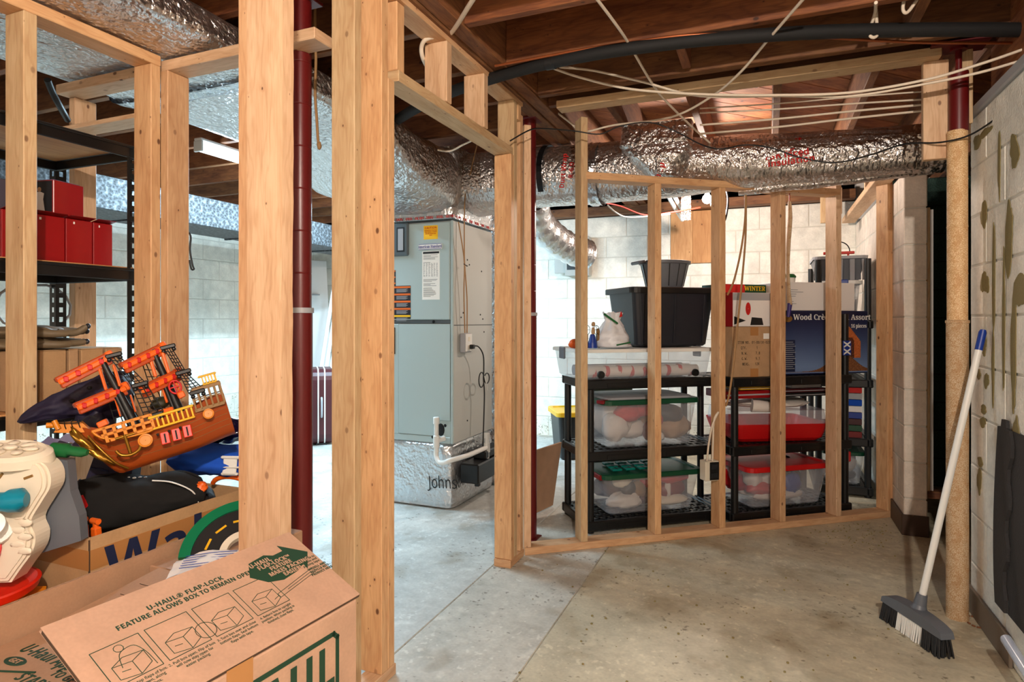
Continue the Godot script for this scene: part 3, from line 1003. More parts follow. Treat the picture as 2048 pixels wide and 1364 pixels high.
	for k in path.size():
		var dir: Vector3 = ((path[mini(k + 1, path.size() - 1)] as Vector3) - (path[maxi(k - 1, 0)] as Vector3)).normalized()
		var side := dir.cross(Y).normalized()
		var rr := 0.125 + (0.006 if k % 2 == 0 else -0.004)
		secs.append([path[k] + fq, side * rr, side.cross(dir).normalized() * rr, 2.0])
	foil_sweep("wrap", secs, M.foil_smooth, fl, 36, 60, 0.008, 13.0)
	letters("print_mark", "R-4.2 FLEX", 0.026, T(Vector3(-1.40, 1.80, -4.83) + fq, Vector3(-10, -25, -24)), M.print_red, fl, "Droid Sans", true)
	# bit of duct over the right wall
	var rd := thing("end_duct", "dark crumpled foil duct end above the grey cap of the right block wall", "duct", Vector3(1.0, 2.2, -3.0))
	foil_sweep("wrap", [[Vector3(0.0, 0.0, -0.25), X * 0.10, Y * 0.12, 3.0], [Vector3(0.02, 0.01, 0.0), X * 0.12, Y * 0.12, 3.0], [Vector3(0.05, 0.02, 0.5), X * 0.13, Y * 0.125, 3.0]], M.foil, rd, 32, 24, 0.015, 91.0)
	# galvanised trunk along the far left wall
	var g := thing("metal_duct", "long plain galvanised sheet metal duct hung along the far left wall", "duct", Vector3(-4.05, 2.0, -3.5))
	for k in 5:
		var z0 := 2.6 - k * 1.02
		var st := ST()
		bb(st, Vector3(-0.22, -0.105, z0 - 1.0), Vector3(0.24, 0.105, z0), 0.004)
		obj("section", st, M.galvanized, g)
		var cl := ST()
		bb(cl, Vector3(-0.23, -0.115, z0 - 1.02), Vector3(0.25, 0.115, z0 - 0.995), 0.003)
		obj("drive_cleat", cl, M.galvanized, g)

func emitter(called: String, c: Color, power: float) -> StandardMaterial3D:
	var m := plain(called, c, 0.4)
	m.emission_enabled = true
	m.emission = c
	m.emission_energy_multiplier = power
	return m

func build_lamps():
	var led := emitter("led_glow", Color(0.86, 0.95, 1.0), 6.0)
	for k in 2:
		var zc := -3.36 - k * 1.27
		var t := thing("strip_light", ["bright tubular strip light under the joists, nearer of the two", "bright tubular strip light under the joists, farther of the two beside the air handler"][k], "light", Vector3(-3.22, 2.27, zc), 0.0, "ceiling strip lights")
		box("housing", Vector3(-0.03, 0.032, -0.60), Vector3(0.03, 0.05, 0.60), M.white_paint, t, 0.004)
		var st := ST()
		lathe(st, T(Vector3(0, 0.0, -0.585), Vector3(90, 0, 0)), [Vector2(0.001, 0), Vector2(0.032, 0.0), Vector2(0.032, 1.17), Vector2(0.001, 1.17)], 16)
		obj("tube_lamp", st, led, t)
		for s in [-1.0, 1.0]:
			box("end_cap", Vector3(-0.034, -0.034, s * 0.592 - 0.008), Vector3(0.034, 0.032, s * 0.592 + 0.008), M.white_plastic, t, 0.003)
		var la := AreaLight3D.new()
		la.name = "strip_lamp"
		la.area_size = Vector2(0.064, 1.15)
		la.light_color = Color(0.78, 0.92, 1.0)
		la.light_energy = LED_POWER
		la.shadow_enabled = true
		la.area_range = 20.0
		la.rotation_degrees = Vector3(-90, 0, 0)
		la.position = Vector3(0, -0.04, 0)
		t.add_child(la, true)
		var l := OmniLight3D.new()
		l.name = "strip_glow_lamp"
		l.light_color = Color(0.78, 0.92, 1.0)
		l.light_energy = LED_POWER * 0.16
		l.light_size = 0.06
		l.shadow_enabled = true
		l.omni_range = 20.0
		l.position = Vector3(0, -0.11, 0)
		t.add_child(l, true)
	# flood lamps in the storage corner
	var bulb := emitter("bulb_glow", Color(1.0, 0.95, 0.9), 9.0)
	var f := thing("flood_lamp", "twin bare flood lamp glowing white under the joists above the storage shelves", "light", Vector3(-0.40, 2.085, -4.70))
	lumber("mounting_block", Vector3(-0.06, 0.122, -0.06), Vector3(0.14, 0.236, 0.06), f, "joist")
	var s1 := ST()
	lathe(s1, T(Vector3(0, 0, 0)), [Vector2(0.001, -0.036), Vector2(0.018, -0.031), Vector2(0.031, -0.018), Vector2(0.036, 0), Vector2(0.031, 0.018), Vector2(0.018, 0.031), Vector2(0.014, 0.05), Vector2(0.014, 0.07)], 20)
	obj("bulb", s1, bulb, f)
	var s2 := ST()
	lathe(s2, T(Vector3(0, 0.07, 0)), [Vector2(0.001, 0), Vector2(0.022, 0), Vector2(0.026, 0.03), Vector2(0.05, 0.052), Vector2(0.001, 0.052)], 20)
	obj("socket", s2, M.white_plastic, f)
	var s3 := ST()
	lathe(s3, T(Vector3(0.085, -0.075, 0.02), Vector3(32, 0, 14)), [Vector2(0.001, 0.06), Vector2(0.045, 0.055), Vector2(0.052, 0.045), Vector2(0.05, 0.03), Vector2(0.03, -0.045), Vector2(0.018, -0.06), Vector2(0.001, -0.06)], 22)
	obj("reflector", s3, M.white_plastic, f)
	var s4 := ST()
	tube(s4, curve([Vector3(0.085, -0.12, 0.02), Vector3(0.12, -0.16, -0.02), Vector3(0.14, 0.0, -0.06), Vector3(0.11, 0.13, -0.05)]), 0.008, 8)
	obj("bracket", s4, M.dark_steel, f)
	var l2 := OmniLight3D.new()
	l2.name = "flood_light"
	l2.light_color = Color(1.0, 0.92, 0.86)
	l2.light_energy = FLOOD_POWER
	l2.light_size = 0.034
	l2.omni_range = 20.0
	l2.shadow_enabled = true
	f.add_child(l2)
	# bare bulb in the part of the room behind the camera
	var n := thing("bulb_lamp", "bare bulb in a white porcelain holder under the joists", "light", Vector3(0.40, 2.17, 0.55))
	var n1 := ST()
	lathe(n1, T(Vector3.ZERO), [Vector2(0.001, -0.036), Vector2(0.018, -0.031), Vector2(0.031, -0.018), Vector2(0.036, 0), Vector2(0.031, 0.018), Vector2(0.018, 0.031), Vector2(0.014, 0.05), Vector2(0.014, 0.07)], 20)
	obj("bulb", n1, bulb, n)
	var n2 := ST()
	lathe(n2, T(Vector3(0, 0.07, 0)), [Vector2(0.001, 0), Vector2(0.022, 0), Vector2(0.026, 0.03), Vector2(0.06, 0.06), Vector2(0.001, 0.06)], 20)
	obj("holder", n2, M.white_plastic, n)
	var l3 := OmniLight3D.new()
	l3.name = "bulb_light"
	l3.light_color = Color(1.0, 0.94, 0.88)
	l3.light_energy = BULB_POWER
	l3.light_size = 0.034
	l3.omni_range = 20.0
	l3.shadow_enabled = true
	n.add_child(l3)

const LED_POWER := 7.0
const FLOOD_POWER := 1.7
const BULB_POWER := 6.2

# ---------------------------------------------------------------- air handler
func build_furnace():
	# foil-wrapped return box it stands on
	var b := thing("return_plenum", "low foil-wrapped box on the concrete floor under the air handler, with a handwritten name", "duct", Vector3(-2.13, 0, -3.78))
	var X := Vector3.RIGHT
	var Z := Vector3.BACK
	foil_sweep("wrap", [[Vector3(0, 0.012, 0), X * 0.30, Z * -0.325, 11.0], [Vector3(0, 0.05, 0), X * 0.305, Z * -0.33, 11.0], [Vector3(0, 0.34, 0), X * 0.303, Z * -0.328, 10.0], [Vector3(0, 0.395, 0.01), X * 0.298, Z * -0.32, 8.0], [Vector3(0, 0.418, 0.01), X * 0.29, Z * -0.31, 8.0]], M.foil_smooth, b, 72, 20, 0.006, 41.0)
	letters("marker_writing", "Johns", 0.075, T(Vector3(0.235, 0.175, 0.338), Vector3(0, 0, 4)), M.print_black, b, "Droid Sans", false, 0.8)
	letters("marker_writing", "NANCY", 0.06, T(Vector3(0.314, 0.165, 0.185), Vector3(0, 90, 4)), M.print_black, b, "Droid Sans", false, 0.9)
	var rg := ST()
	for k in 9:
		var a := k * 0.7
		tri(rg, Vector3(-0.02 + cos(a) * 0.03, 0.22 + sin(a) * 0.03, 0.3365), Vector3(-0.02 + cos(a + 0.5) * 0.012, 0.22 + sin(a + 0.5) * 0.012, 0.3365), Vector3(-0.02 + cos(a + 2.4) * 0.02, 0.22 + sin(a + 2.4) * 0.02, 0.3365), Vector3(0, 0, 1))
	obj("torn_patch", rg, M.cable_tan, b)
	# cabinet
	var f := thing("air_handler", "tall grey-green air handler cabinet with labels, standing on a foil box", "furnace", Vector3(-2.125, 0.42, -3.753))
	# local: x -0.30..0.30, y 0..1.412, z -0.30..0.30
	box("cabinet", Vector3(-0.298, 0, -0.298), Vector3(0.30, 1.412, 0.288), M.furnace_side, f, 0.004)
	box("corner_trim", Vector3(0.282, 0.0, 0.288), Vector3(0.300, 1.412, 0.300), M.furnace_paint, f, 0.003)
	box("side_seam", Vector3(0.299, 0.748, -0.298), Vector3(0.3015, 0.752, 0.288), M.dark_steel, f, 0.0)
	var up := box("upper_door", Vector3(-0.298, 0.785, 0.289), Vector3(0.279, 1.405, 0.303), M.furnace_paint, f, 0.005)
	up.name = "upper_door"
	box("divider", Vector3(-0.298, 0.76, 0.289), Vector3(0.279, 0.784, 0.297), M.furnace_dark, f, 0.002)
	box("side_strip", Vector3(-0.298, 0.04, 0.289), Vector3(-0.101, 0.757, 0.300), M.furnace_paint, f, 0.003)
	# lower door with its notched corner
	var st := ST()
	prism(st, T(Vector3(0, 0, 0.2955)), PackedVector2Array([Vector2(-0.098, 0.045), Vector2(0.166, 0.045), Vector2(0.172, 0.147), Vector2(0.279, 0.147), Vector2(0.279, 0.757), Vector2(-0.098, 0.757)]), 0.013)
	obj("lower_door", st, M.furnace_paint, f)
	box("knockout_plate", Vector3(0.174, 0.02, 0.289), Vector3(0.279, 0.145, 0.2945), M.furnace_paint, f, 0.002)
	box("base_rail", Vector3(-0.298, 0.0, 0.289), Vector3(0.279, 0.041, 0.299), M.furnace_paint, f, 0.003)
	var hole := ST()
	lathe(hole, T(Vector3(0.21, 0.085, 0.295), Vector3(90, 0, 0)), [Vector2(0.001, 0.004), Vector2(0.03, 0.004), Vector2(0.034, 0.0)], 16, 0.8, 1.2)
	obj("grommet", hole, M.black_soft, f)
	for k in 3:
		var sc := ST()
		lathe(sc, T(Vector3([0.245, 0.155, 0.16][k], [0.115, 0.036, 0.772][k], 0.302), Vector3(90, 0, 0)), [Vector2(0.001, 0.004), Vector2(0.008, 0.003), Vector2(0.010, 0)], 12)
		obj("screw", sc, M.dark_steel, f)
	for k in 9:
		var sc := ST()
		lathe(sc, T(Vector3(0.300, [1.18, 1.15, 1.12, 0.83, 0.80, 0.82, 0.79, 0.70, 0.12][k], [0.10, 0.07, -0.12, 0.16, 0.19, -0.10, -0.14, -0.16, 0.1][k]), Vector3(0, 0, -90)), [Vector2(0.001, 0.004), Vector2(0.005, 0.003), Vector2(0.006, 0)], 10)
		obj("screw", sc, M.dark_steel, f)
	# breaker cover with window
	var bc := box("breaker_cover", Vector3(-0.285, 1.20, 0.302), Vector3(-0.016, 1.412, 0.325), M.furnace_dark, f, 0.008)
	box("window", Vector3(-0.09, 1.235, 0.325), Vector3(-0.05, 1.375, 0.3265), M.light_grey, bc, 0.001)
	box("window_frame", Vector3(-0.10, 1.225, 0.3245), Vector3(-0.04, 1.385, 0.3258), M.black_plastic, bc, 0.001)
	box("control_window", Vector3(-0.16, 0.56, 0.300), Vector3(-0.126, 0.735, 0.304), M.black_plastic, f, 0.003)
	# labels
	var yl := box("caution_label", Vector3(0.090, 1.299, 0.303), Vector3(0.193, 1.387, 0.3037), M.print_yellow, f, 0.0)
	letters("print", "CAUTION", 0.014, T(Vector3(0.1415, 1.372, 0.304)), M.print_red, yl, "Droid Sans", true)
	for k in 4:
		letters("print", ["HAZARDOUS VOLTAGE", "DISCONNECT POWER", "BEFORE SERVICING", "UNIT"][k], 0.0062, T(Vector3(0.1415, 1.356 - k * 0.0105, 0.304)), M.print_red, yl, "Droid Sans", true)
	var np := box("name_plate", Vector3(0.053, 1.233, 0.303), Vector3(0.225, 1.271, 0.309), M.print_white, f, 0.003)
	for y in [1.2345, 1.2665]: box("plate_border", Vector3(0.056, y, 0.309), Vector3(0.222, y + 0.003, 0.3096), M.blue, np, 0.0)
	letters("print", "American Standard", 0.019, T(Vector3(0.139, 1.252, 0.310), Vector3(0, 0, 0)), M.blue, np, "Droid Serif", true, 0.66)
	var sh := box("data_sheet", Vector3(0.079, 0.913, 0.303), Vector3(0.207, 1.224, 0.3037), M.print_white, f, 0.0)
	box("print", Vector3(0.085, 1.207, 0.3037), Vector3(0.203, 1.220, 0.3042), M.print_black, sh, 0.0)
	var ln := ST()
	var r := RandomNumberGenerator.new()
	r.seed = 9
	for k in 40:
		var y := 1.198 - k * 0.0068
		if k in [5, 6, 21, 22, 26, 30]: continue
		if k > 7 and k < 21:
			for c in 6:
				bb(ln, Vector3(0.088 + c * 0.019, y, 0.3037), Vector3(0.088 + c * 0.019 + r.randf_range(0.006, 0.013), y + 0.0022, 0.3041), 0.0)
		else:
			bb(ln, Vector3(0.088, y, 0.3037), Vector3(0.088 + r.randf_range(0.05, 0.11), y + 0.0022, 0.3041), 0.0)
	obj("print", ln, M.furnace_dark, sh)
	var wl := box("warning_label", Vector3(-0.14, 0.79, 0.303), Vector3(-0.007, 1.007, 0.3037), M.slate_plastic, f, 0.0)
	for k in 5:
		var y := 0.995 - k * 0.047
		box("print", Vector3(-0.138, y - 0.004, 0.3037), Vector3(-0.009, y + 0.008, 0.3042), M.print_orange if k < 4 else M.print_yellow, wl, 0.0)
		for j in 4:
			box("print", Vector3(-0.115, y - 0.012 - j * 0.006, 0.3037), Vector3(-0.03 - 0.01 * (j % 2), y - 0.009 - j * 0.006, 0.3042), M.light_grey, wl, 0.0)
	var wl2 := box("warning_label", Vector3(-0.26, 0.99, 0.303), Vector3(-0.121, 1.11, 0.3037), M.slate_plastic, f, 0.0)
	for k in 3:
		box("print", Vector3(-0.258, 1.10 - k * 0.04, 0.3037), Vector3(-0.123, 1.108 - k * 0.04, 0.3042), M.print_orange, wl2, 0.0)
	# foil line set behind the right side
	var fs := thing("foil_riser", "strip of crinkled foil duct standing behind the right side of the air handler", "duct", Vector3(-1.90, 0.02, -4.22))
	foil_sweep("wrap", [[Vector3(0, 0, 0), Vector3(0.13, 0, 0), Vector3(0, 0, -0.12), 4.0], [Vector3(0, 0.9, 0), Vector3(0.13, 0, 0), Vector3(0, 0, -0.12), 4.0], [Vector3(0, 2.25, 0), Vector3(0.13, 0, 0), Vector3(0, 0, -0.12), 4.0]], M.foil, fs, 32, 80, 0.018, 7.0)
	# condensate drain of white pipe
	var d := thing("drain_pipe", "white plastic condensate drain pipe bent along the foil box", "pipe", Vector3(-1.915, 0.32, -3.40))
	var s1 := ST()
	tube(s1, [Vector3(0, 0.25, 0), Vector3(0, 0.06, 0)], 0.0155, 14)
	obj("riser", s1, M.white_plastic, d)
	for q in [[0.232, 0.275], [0.085, 0.16]]:
		var s2 := ST()
		lathe(s2, T(Vector3.ZERO), [Vector2(0.001, q[0]), Vector2(0.0205, q[0]), Vector2(0.0205, q[1] - 0.004), Vector2(0.016, q[1]), Vector2(0.001, q[1])], 16)
		obj("coupling", s2, M.white_plastic, d)
	var s3 := ST()
	tube(s3, [Vector3(0, 0.125, 0), Vector3(0.03, 0.135, -0.05)], 0.018, 14)
	obj("tee_branch", s3, M.white_plastic, d)
	var s4 := ST()
	tube(s4, curve([Vector3(0, 0.07, 0), Vector3(0.002, 0.03, 0.004), Vector3(0.03, 0.0, 0.02), Vector3(0.07, 0.0, 0.03), Vector3(0.115, 0.018, 0.02), Vector3(0.17, 0.028, -0.10), Vector3(0.195, 0.036, -0.32)], 6), 0.0155, 14)
	obj("trap", s4, M.white_plastic, d)
	var s5 := ST()
	tube(s5, [Vector3(0.195, 0.125, -0.335), Vector3(0.195, -0.05, -0.335)], 0.0155, 14)
	obj("down_pipe", s5, M.white_plastic, d)
	for q in [[0.10, 0.13], [0.005, 0.065]]:
		var s6 := ST()
		lathe(s6, T(Vector3(0.195, 0, -0.335)), [Vector2(0.001, q[0]), Vector2(0.0205, q[0]), Vector2(0.0205, q[1]), Vector2(0.001, q[1])], 16)
		obj("coupling", s6, M.white_plastic, d)
	# condensate pump
	var p := thing("condensate_pump", "small black condensate pump tank fixed to the side of the foil box", "pump", Vector3(-1.755, 0.16, -3.76))
	box("tank", Vector3(-0.062, 0, -0.27), Vector3(0.07, 0.125, 0.23), M.black_plastic, p, 0.008)
	box("motor_cover", Vector3(-0.045, 0.126, -0.22), Vector3(0.05, 0.18, 0.08), M.black_plastic, p, 0.008)
	for s in [-0.22, 0.19]:
		box("foot", Vector3(0.03, -0.02, s - 0.015), Vector3(0.06, 0.001, s + 0.015), M.black_plastic, p, 0.003)
	# outlet box on the side, cord and its supply cable
	var ob := thing("outlet_box", "grey outlet box screwed to the side of the air handler", "outlet", Vector3(-1.805, 1.055, -3.59))
	box("body", Vector3(-0.018, -0.062, -0.05), Vector3(0.02, 0.062, 0.05), M.light_grey, ob, 0.005)
	box("face_plate", Vector3(0.0205, -0.055, -0.045), Vector3(0.025, 0.058, 0.045), M.white_plastic, ob, 0.002)
	for y in [-0.028, 0.025]:
		box("socket", Vector3(0.0252, y - 0.014, -0.013), Vector3(0.027, y + 0.014, 0.013), M.cream, ob, 0.003)
	var cd := thing("pump_cord", "black power cord looped and tied, hanging down the air handler side", "cord", Vector3(-1.77, 1.03, -3.60))
	var s7 := ST()
	tube(s7, curve([Vector3(0.0, 0, 0), Vector3(0.02, 0, -0.06), Vector3(0.025, -0.06, -0.13), Vector3(0.02, -0.16, -0.15), Vector3(0.02, -0.22, -0.145), Vector3(0.02, -0.32, -0.16), Vector3(0.02, -0.5, -0.15), Vector3(0.02, -0.68, -0.135), Vector3(0.03, -0.73, -0.12), Vector3(0.03, -0.735, -0.08)], 6), 0.0045, 8)
	obj("cable", s7, M.cable_black, cd)
	var s8 := ST()
	for q in [[-0.045, -0.06, 1.0], [0.04, -0.05, -0.7]]:
		var lp: Array = []
		for k in 15:
			var a := TAU * k / 14.0
			lp.append(Vector3(0.024, -0.205 + q[1] * 0.3 + sin(a) * 0.05 * absf(q[2]), -0.15 - q[0] + cos(a) * 0.04))
		tube(s8, lp, 0.004, 8)
	obj("loop", s8, M.cable_black, cd)
	var s9 := ST()
	tube(s9, curve([Vector3(0.03, -0.20, -0.14), Vector3(0.035, -0.24, -0.15), Vector3(0.035, -0.27, -0.17), Vector3(0.035, -0.30, -0.175)]), 0.003, 6)
	obj("twist_tie", s9, M.white_plastic, cd)
	box("plug", Vector3(-0.008, -0.014, -0.02), Vector3(0.02, 0.014, 0.012), M.cable_black, cd, 0.004)
	var fc := thing("feed_cable", "thin tan cable hanging from the joists to the air handler outlet box", "cable", Vector3(-1.79, 1.12, -3.55))
	var sa := ST()
	tube(sa, curve([Vector3(0, 0, -0.03), Vector3(0.005, 0.22, -0.02), Vector3(0.005, 0.42, 0.01), Vector3(0.006, 0.55, 0.02), Vector3(0.01, 0.85, 0.02), Vector3(0.05, 1.0, 0.03), Vector3(0.12, 1.2, 0.06)], 6), 0.004, 8)
	obj("jacket", sa, M.cable_tan, fc)
	var sb := ST()
	tube(sb, curve([Vector3(0, 0.0, 0.0), Vector3(0.008, 0.25, 0.03), Vector3(0.006, 0.45, 0.02), Vector3(0.004, 0.6, 0.06), Vector3(0.0, 0.70, 0.09)], 6), 0.004, 8)
	obj("jacket", sb, M.cable_tan, fc)
	var sc2 := ST()
	tube(sc2, [Vector3(0.005, 0.43, -0.02), Vector3(0.008, 0.44, 0.03), Vector3(0.014, 0.43, -0.01)], 0.003, 6)
	obj("tie", sc2, M.cable_black, fc)

# ---------------------------------------------------------------- steel columns, broom, foam mat
func build_right_side():
	var c := thing("painted_column", "round steel column with tan speckled paint and a dark red top, beside the right wall", "column", Vector3(0.713, 0, -2.993))
	var s0 := ST()
	var prof: Array = [Vector2(0.001, 0.0), Vector2(0.040, 0.0)]
	for k in 26:
		var y := 0.02 + k * 0.046
		prof.append(Vector2(0.0385 + (nz(NS, k * 20.0, 5.0) - 0.5) * 0.001, y))
	prof.append(Vector2(0.0385, 1.188))
	prof.append(Vector2(0.041, 1.190))
	prof.append(Vector2(0.041, 1.200))
	prof.append(Vector2(0.036, 1.202))
	lathe(s0, T(Vector3.ZERO), prof, 28)
	obj("lower_sleeve", s0, M.column_tan, c)
	var s1 := ST()
	var pu: Array = []
	for k in 4:
		var y := 1.202 + k * 0.19
		pu.append(Vector2(0.0355, y))
		pu.append(Vector2(0.0355, y + 0.182))
		pu.append(Vector2(0.0368, y + 0.186))
	pu.append(Vector2(0.0355, 1.965))
	lathe(s1, T(Vector3.ZERO), pu, 28)
	obj("upper_sleeve", s1, M.column_pale, c)
	var s2 := ST()
	lathe(s2, T(Vector3(0.004, 0, 0)), [Vector2(0.0345, 1.96), Vector2(0.0345, 2.20), Vector2(0.001, 2.20)], 28)
	obj("red_top", s2, M.oxide_red, c)
	var s3 := ST()
	lathe(s3, T(Vector3(0.004, 0, 0)), [Vector2(0.012, 2.2), Vector2(0.012, 2.29), Vector2(0.03, 2.29), Vector2(0.03, 2.30)], 16)
	obj("jack_screw", s3, M.oxide_red, c)
	box("head_plate", Vector3(-0.10, 2.30, -0.06), Vector3(0.10, 2.312, 0.06), M.oxide_red, c)
	var rf := ST()
	for k in 26:
		var a := k * 1.7
		bb(rf, Vector3(0.05 + cos(a) * 0.03, 0.0, 0.02 + sin(a) * 0.05), Vector3(0.058 + cos(a) * 0.03, 0.006, 0.025 + sin(a) * 0.05), 0.001)
	obj("rust_flakes", rf, M.joist0, c)
	for q in [[Vector3(-1.495, 0, -1.70), "dark red steel column behind the wide near post, with a grey collar"], [Vector3(-1.212, 0, -3.19), "dark red steel column behind the corner of the doorway and diagonal walls"]]:
		var r := thing("steel_column", q[1], "column", q[0], 0.0, "dark red steel columns")
		var a := ST()
		lathe(a, T(Vector3.ZERO), [Vector2(0.001, 0.0), Vector2(0.0415, 0.0), Vector2(0.0415, 1.232), Vector2(0.001, 1.232)], 28)
		obj("lower_tube", a, M.oxide_red, r)
		var b := ST()
		var pb: Array = [Vector2(0.038, 1.232)]
		for k in 6:
			var y := 1.36 + k * 0.145
			pb.append_array([Vector2(0.038, y), Vector2(0.0369, y + 0.003), Vector2(0.038, y + 0.006)])
		pb.append(Vector2(0.038, 2.302))
		lathe(b, T(Vector3.ZERO), pb, 28)
		obj("upper_tube", b, M.oxide_red, r)
		var k1 := ST()
		lathe(k1, T(Vector3.ZERO), [Vector2(0.038, 1.226), Vector2(0.0455, 1.226), Vector2(0.0455, 1.244), Vector2(0.038, 1.244)], 28)
		obj("collar", k1, M.light_grey, r)
		box("floor_plate", Vector3(-0.055, 0, -0.055), Vector3(0.055, 0.006, 0.055), M.oxide_red, r)
		box("head_plate", Vector3(-0.055, 2.302, -0.055), Vector3(0.055, 2.314, 0.055), M.oxide_red, r)
	# rope
	var ro := thing("hanging_rope", "frayed tan rope hanging between the red column and the near studs", "rope", Vector3(-1.65, 1.88, -1.97))
	var rs := ST()
	tube(rs, curve([Vector3(-0.008, 0.676, 0.0), Vector3(-0.008, 0.44, 0.0), Vector3(-0.004, 0.36, 0.0), Vector3(-0.006, 0.22, 0.002), Vector3(0.0, 0.12, 0.0), Vector3(0.006, 0.04, 0.0), Vector3(0.01, 0.02, 0.0)], 6), 0.0055, 8)
	obj("cord", rs, M.cable_tan, ro)
	var rk := ST()
	blob(rk, T(Vector3(0.012, 0.012, 0)), Vector3(0.009, 0.016, 0.009), 0.3, 4.0, 12, 8)
	obj("knot", rk, M.cable_tan, ro)
	# broom leaning on the right wall
	var b := thing("push_broom", "broom with a white handle and blue tip leaning against the right wall", "broom", Vector3(0.52, 0, -2.74))
	var hd := Transform3D(Basis(Vector3.UP, deg_to_rad(-62.0)), Vector3(0, 0, 0))
	var bs := ST()
	var outline := PackedVector2Array()
	for k in 25:
		var a := PI * k / 24.0
		outline.append(Vector2(cos(a) * 0.15, 0.088 + sin(a) * 0.028))
	outline.append(Vector2(-0.155, 0.072))
	outline.append(Vector2(0.155, 0.072))
	prism(bs, hd, outline, 0.052)
	obj("head", bs, M.grey_plastic, b)
	for seg in 3:
		var br := ST()
		var rr := RandomNumberGenerator.new()
		rr.seed = 50 + seg
		for i in [14, 18, 14][seg]:
			for j in 4:
				var x: float = [-0.145, -0.062, 0.062][seg] + i * ([0.082, 0.122, 0.082][seg] / [14, 18, 14][seg])
				var z := -0.018 + j * 0.012
				var p0 := Vector3(x, 0.074, z)
				var p1b := Vector3(x * 1.06 + rr.randf_range(-0.004, 0.004), 0.002, z * 1.5 + rr.randf_range(-0.004, 0.004))
				tube(br, [hd * p0, hd * p1b], [0.0042, 0.0032], 5)
		obj("bristles", br, [M.charcoal, M.white_plastic, M.charcoal][seg], b)
	var sk := ST()
	lathe(sk, T(Vector3(0.012, 0.108, -0.004), Vector3(-2, 0, -11)), [Vector2(0.03, 0), Vector2(0.022, 0.02), Vector2(0.018, 0.06), Vector2(0.013, 0.06)], 18)
	obj("socket", sk, M.grey_plastic, b)
	var p0 := Vector3(0.018, 0.13, -0.006)
	var p1 := Vector3(0.243, 1.165, -0.118)
	var hs := ST()
	tube(hs, [p0, p0.lerp(p1, 0.925)], 0.0125, 16)
	obj("handle", hs, M.white_plastic, b)
	var tp := ST()
	tube(tp, [p0.lerp(p1, 0.925), p0.lerp(p1, 0.99), p1], [0.0132, 0.0132, 0.009], 16)
	obj("blue_tip", tp, M.blue, b)
	# interlocking foam floor mats standing against the wall
	var m := thing("foam_mat", "dark grey interlocking foam mat leaning against the right wall behind the broom", "mat", Vector3(0.755, 0.20, -2.60))
	for k in 2:
		var poly := PackedVector2Array()
		var z0 := 0.0 if k == 1 else -0.13
		var z1 := 0.62 if k == 1 else -0.004
		# left edge bows outwards on the first sheet; jigsaw teeth between the sheets
		for i in 15:
			var y := 0.62 * i / 14.0
			var z := z0
			if k == 0: z += 0.035 * (1.0 - pow(y / 0.62 * 1.25 - 0.25, 2.0)) * -0.4 + (0.06 * pow(1.0 - y / 0.62, 3.0))
			else: z += 0.012 * (1.0 if (i % 4) < 2 else -1.0)
			poly.append(Vector2(z, y))
		for q in [[0.25, 0.62], [0.30, 0.65], [0.62, 0.65], [0.68, 0.625]]:
			poly.append(Vector2(lerpf(z0, z1, q[0]), q[1]))
		for i in range(14, -1, -1):
			var y := 0.62 * i / 14.0
			var z := z1
			if k == 0: z += 0.012 * (1.0 if (i % 4) < 2 else -1.0)
			poly.append(Vector2(z, y))
		var ms := ST()
		prism(ms, Transform3D(Basis(Vector3(0, 0, 1), Vector3.UP, Vector3(-1, 0, 0)), Vector3(0.01 if k == 1 else 0.0, 0, 0)), poly, 0.011)
		obj("mat_tile", ms, M.foam_mat, m)
	m.rotation_degrees.z = -2.0
	# pale blue pipe lying at the foot of the wall
	var pp := thing("plastic_pipe", "short pale blue plastic pipe lying at the foot of the right wall under the mat", "pipe", Vector3(0.74, 0.15, -2.50))
	var ps := ST()
	tube(ps, [Vector3(-0.01, 0, 0), Vector3(0.0, -0.06, 0.5)], 0.017, 14)
	obj("tube", ps, M.clear_blue, pp)
	# crumbs of concrete and paint on the floor by the pier and along the plate
	var cr := ST()
	var rg := RandomNumberGenerator.new()
	rg.seed = 8
	for k in 260:
		var p := Vector3.ZERO
		if k < 150: p = Vector3(0.45 + rg.randfn(0.0, 0.13), 0.0, -3.95 + rg.randfn(0.0, 0.16))
		else: p = Vector3(rg.randf_range(-1.0, 0.6), 0.0, rg.randf_range(-3.2, -1.7))
		if p.x > 0.66 or D3(0, 0, 0).x > 9.0: continue
		var rel := (p - D0)
		if rel.dot(Vector3(-0.612, 0, -0.791)) > -0.03: continue
		var sz := rg.randf_range(0.0015, 0.0045)
		bb(cr, p + Vector3(-sz, 0.0, -sz * 0.8), p + Vector3(sz, sz * 1.2, sz), sz * 0.3)
	var co := obj("floor_crumbs", cr, M.smear, self)
	co.set_meta("kind", "stuff")
	tag(co, "scattered crumbs of concrete and paint on the floor by the pier", "debris")

# ---------------------------------------------------------------- storage shelves behind the diagonal wall
# things on the middle unit stand a little nearer
func DU(s: float, y: float, t: float, deg := Vector3.ZERO) -> Transform3D:
	return DT(s - 0.08, y, t - 0.10, deg)

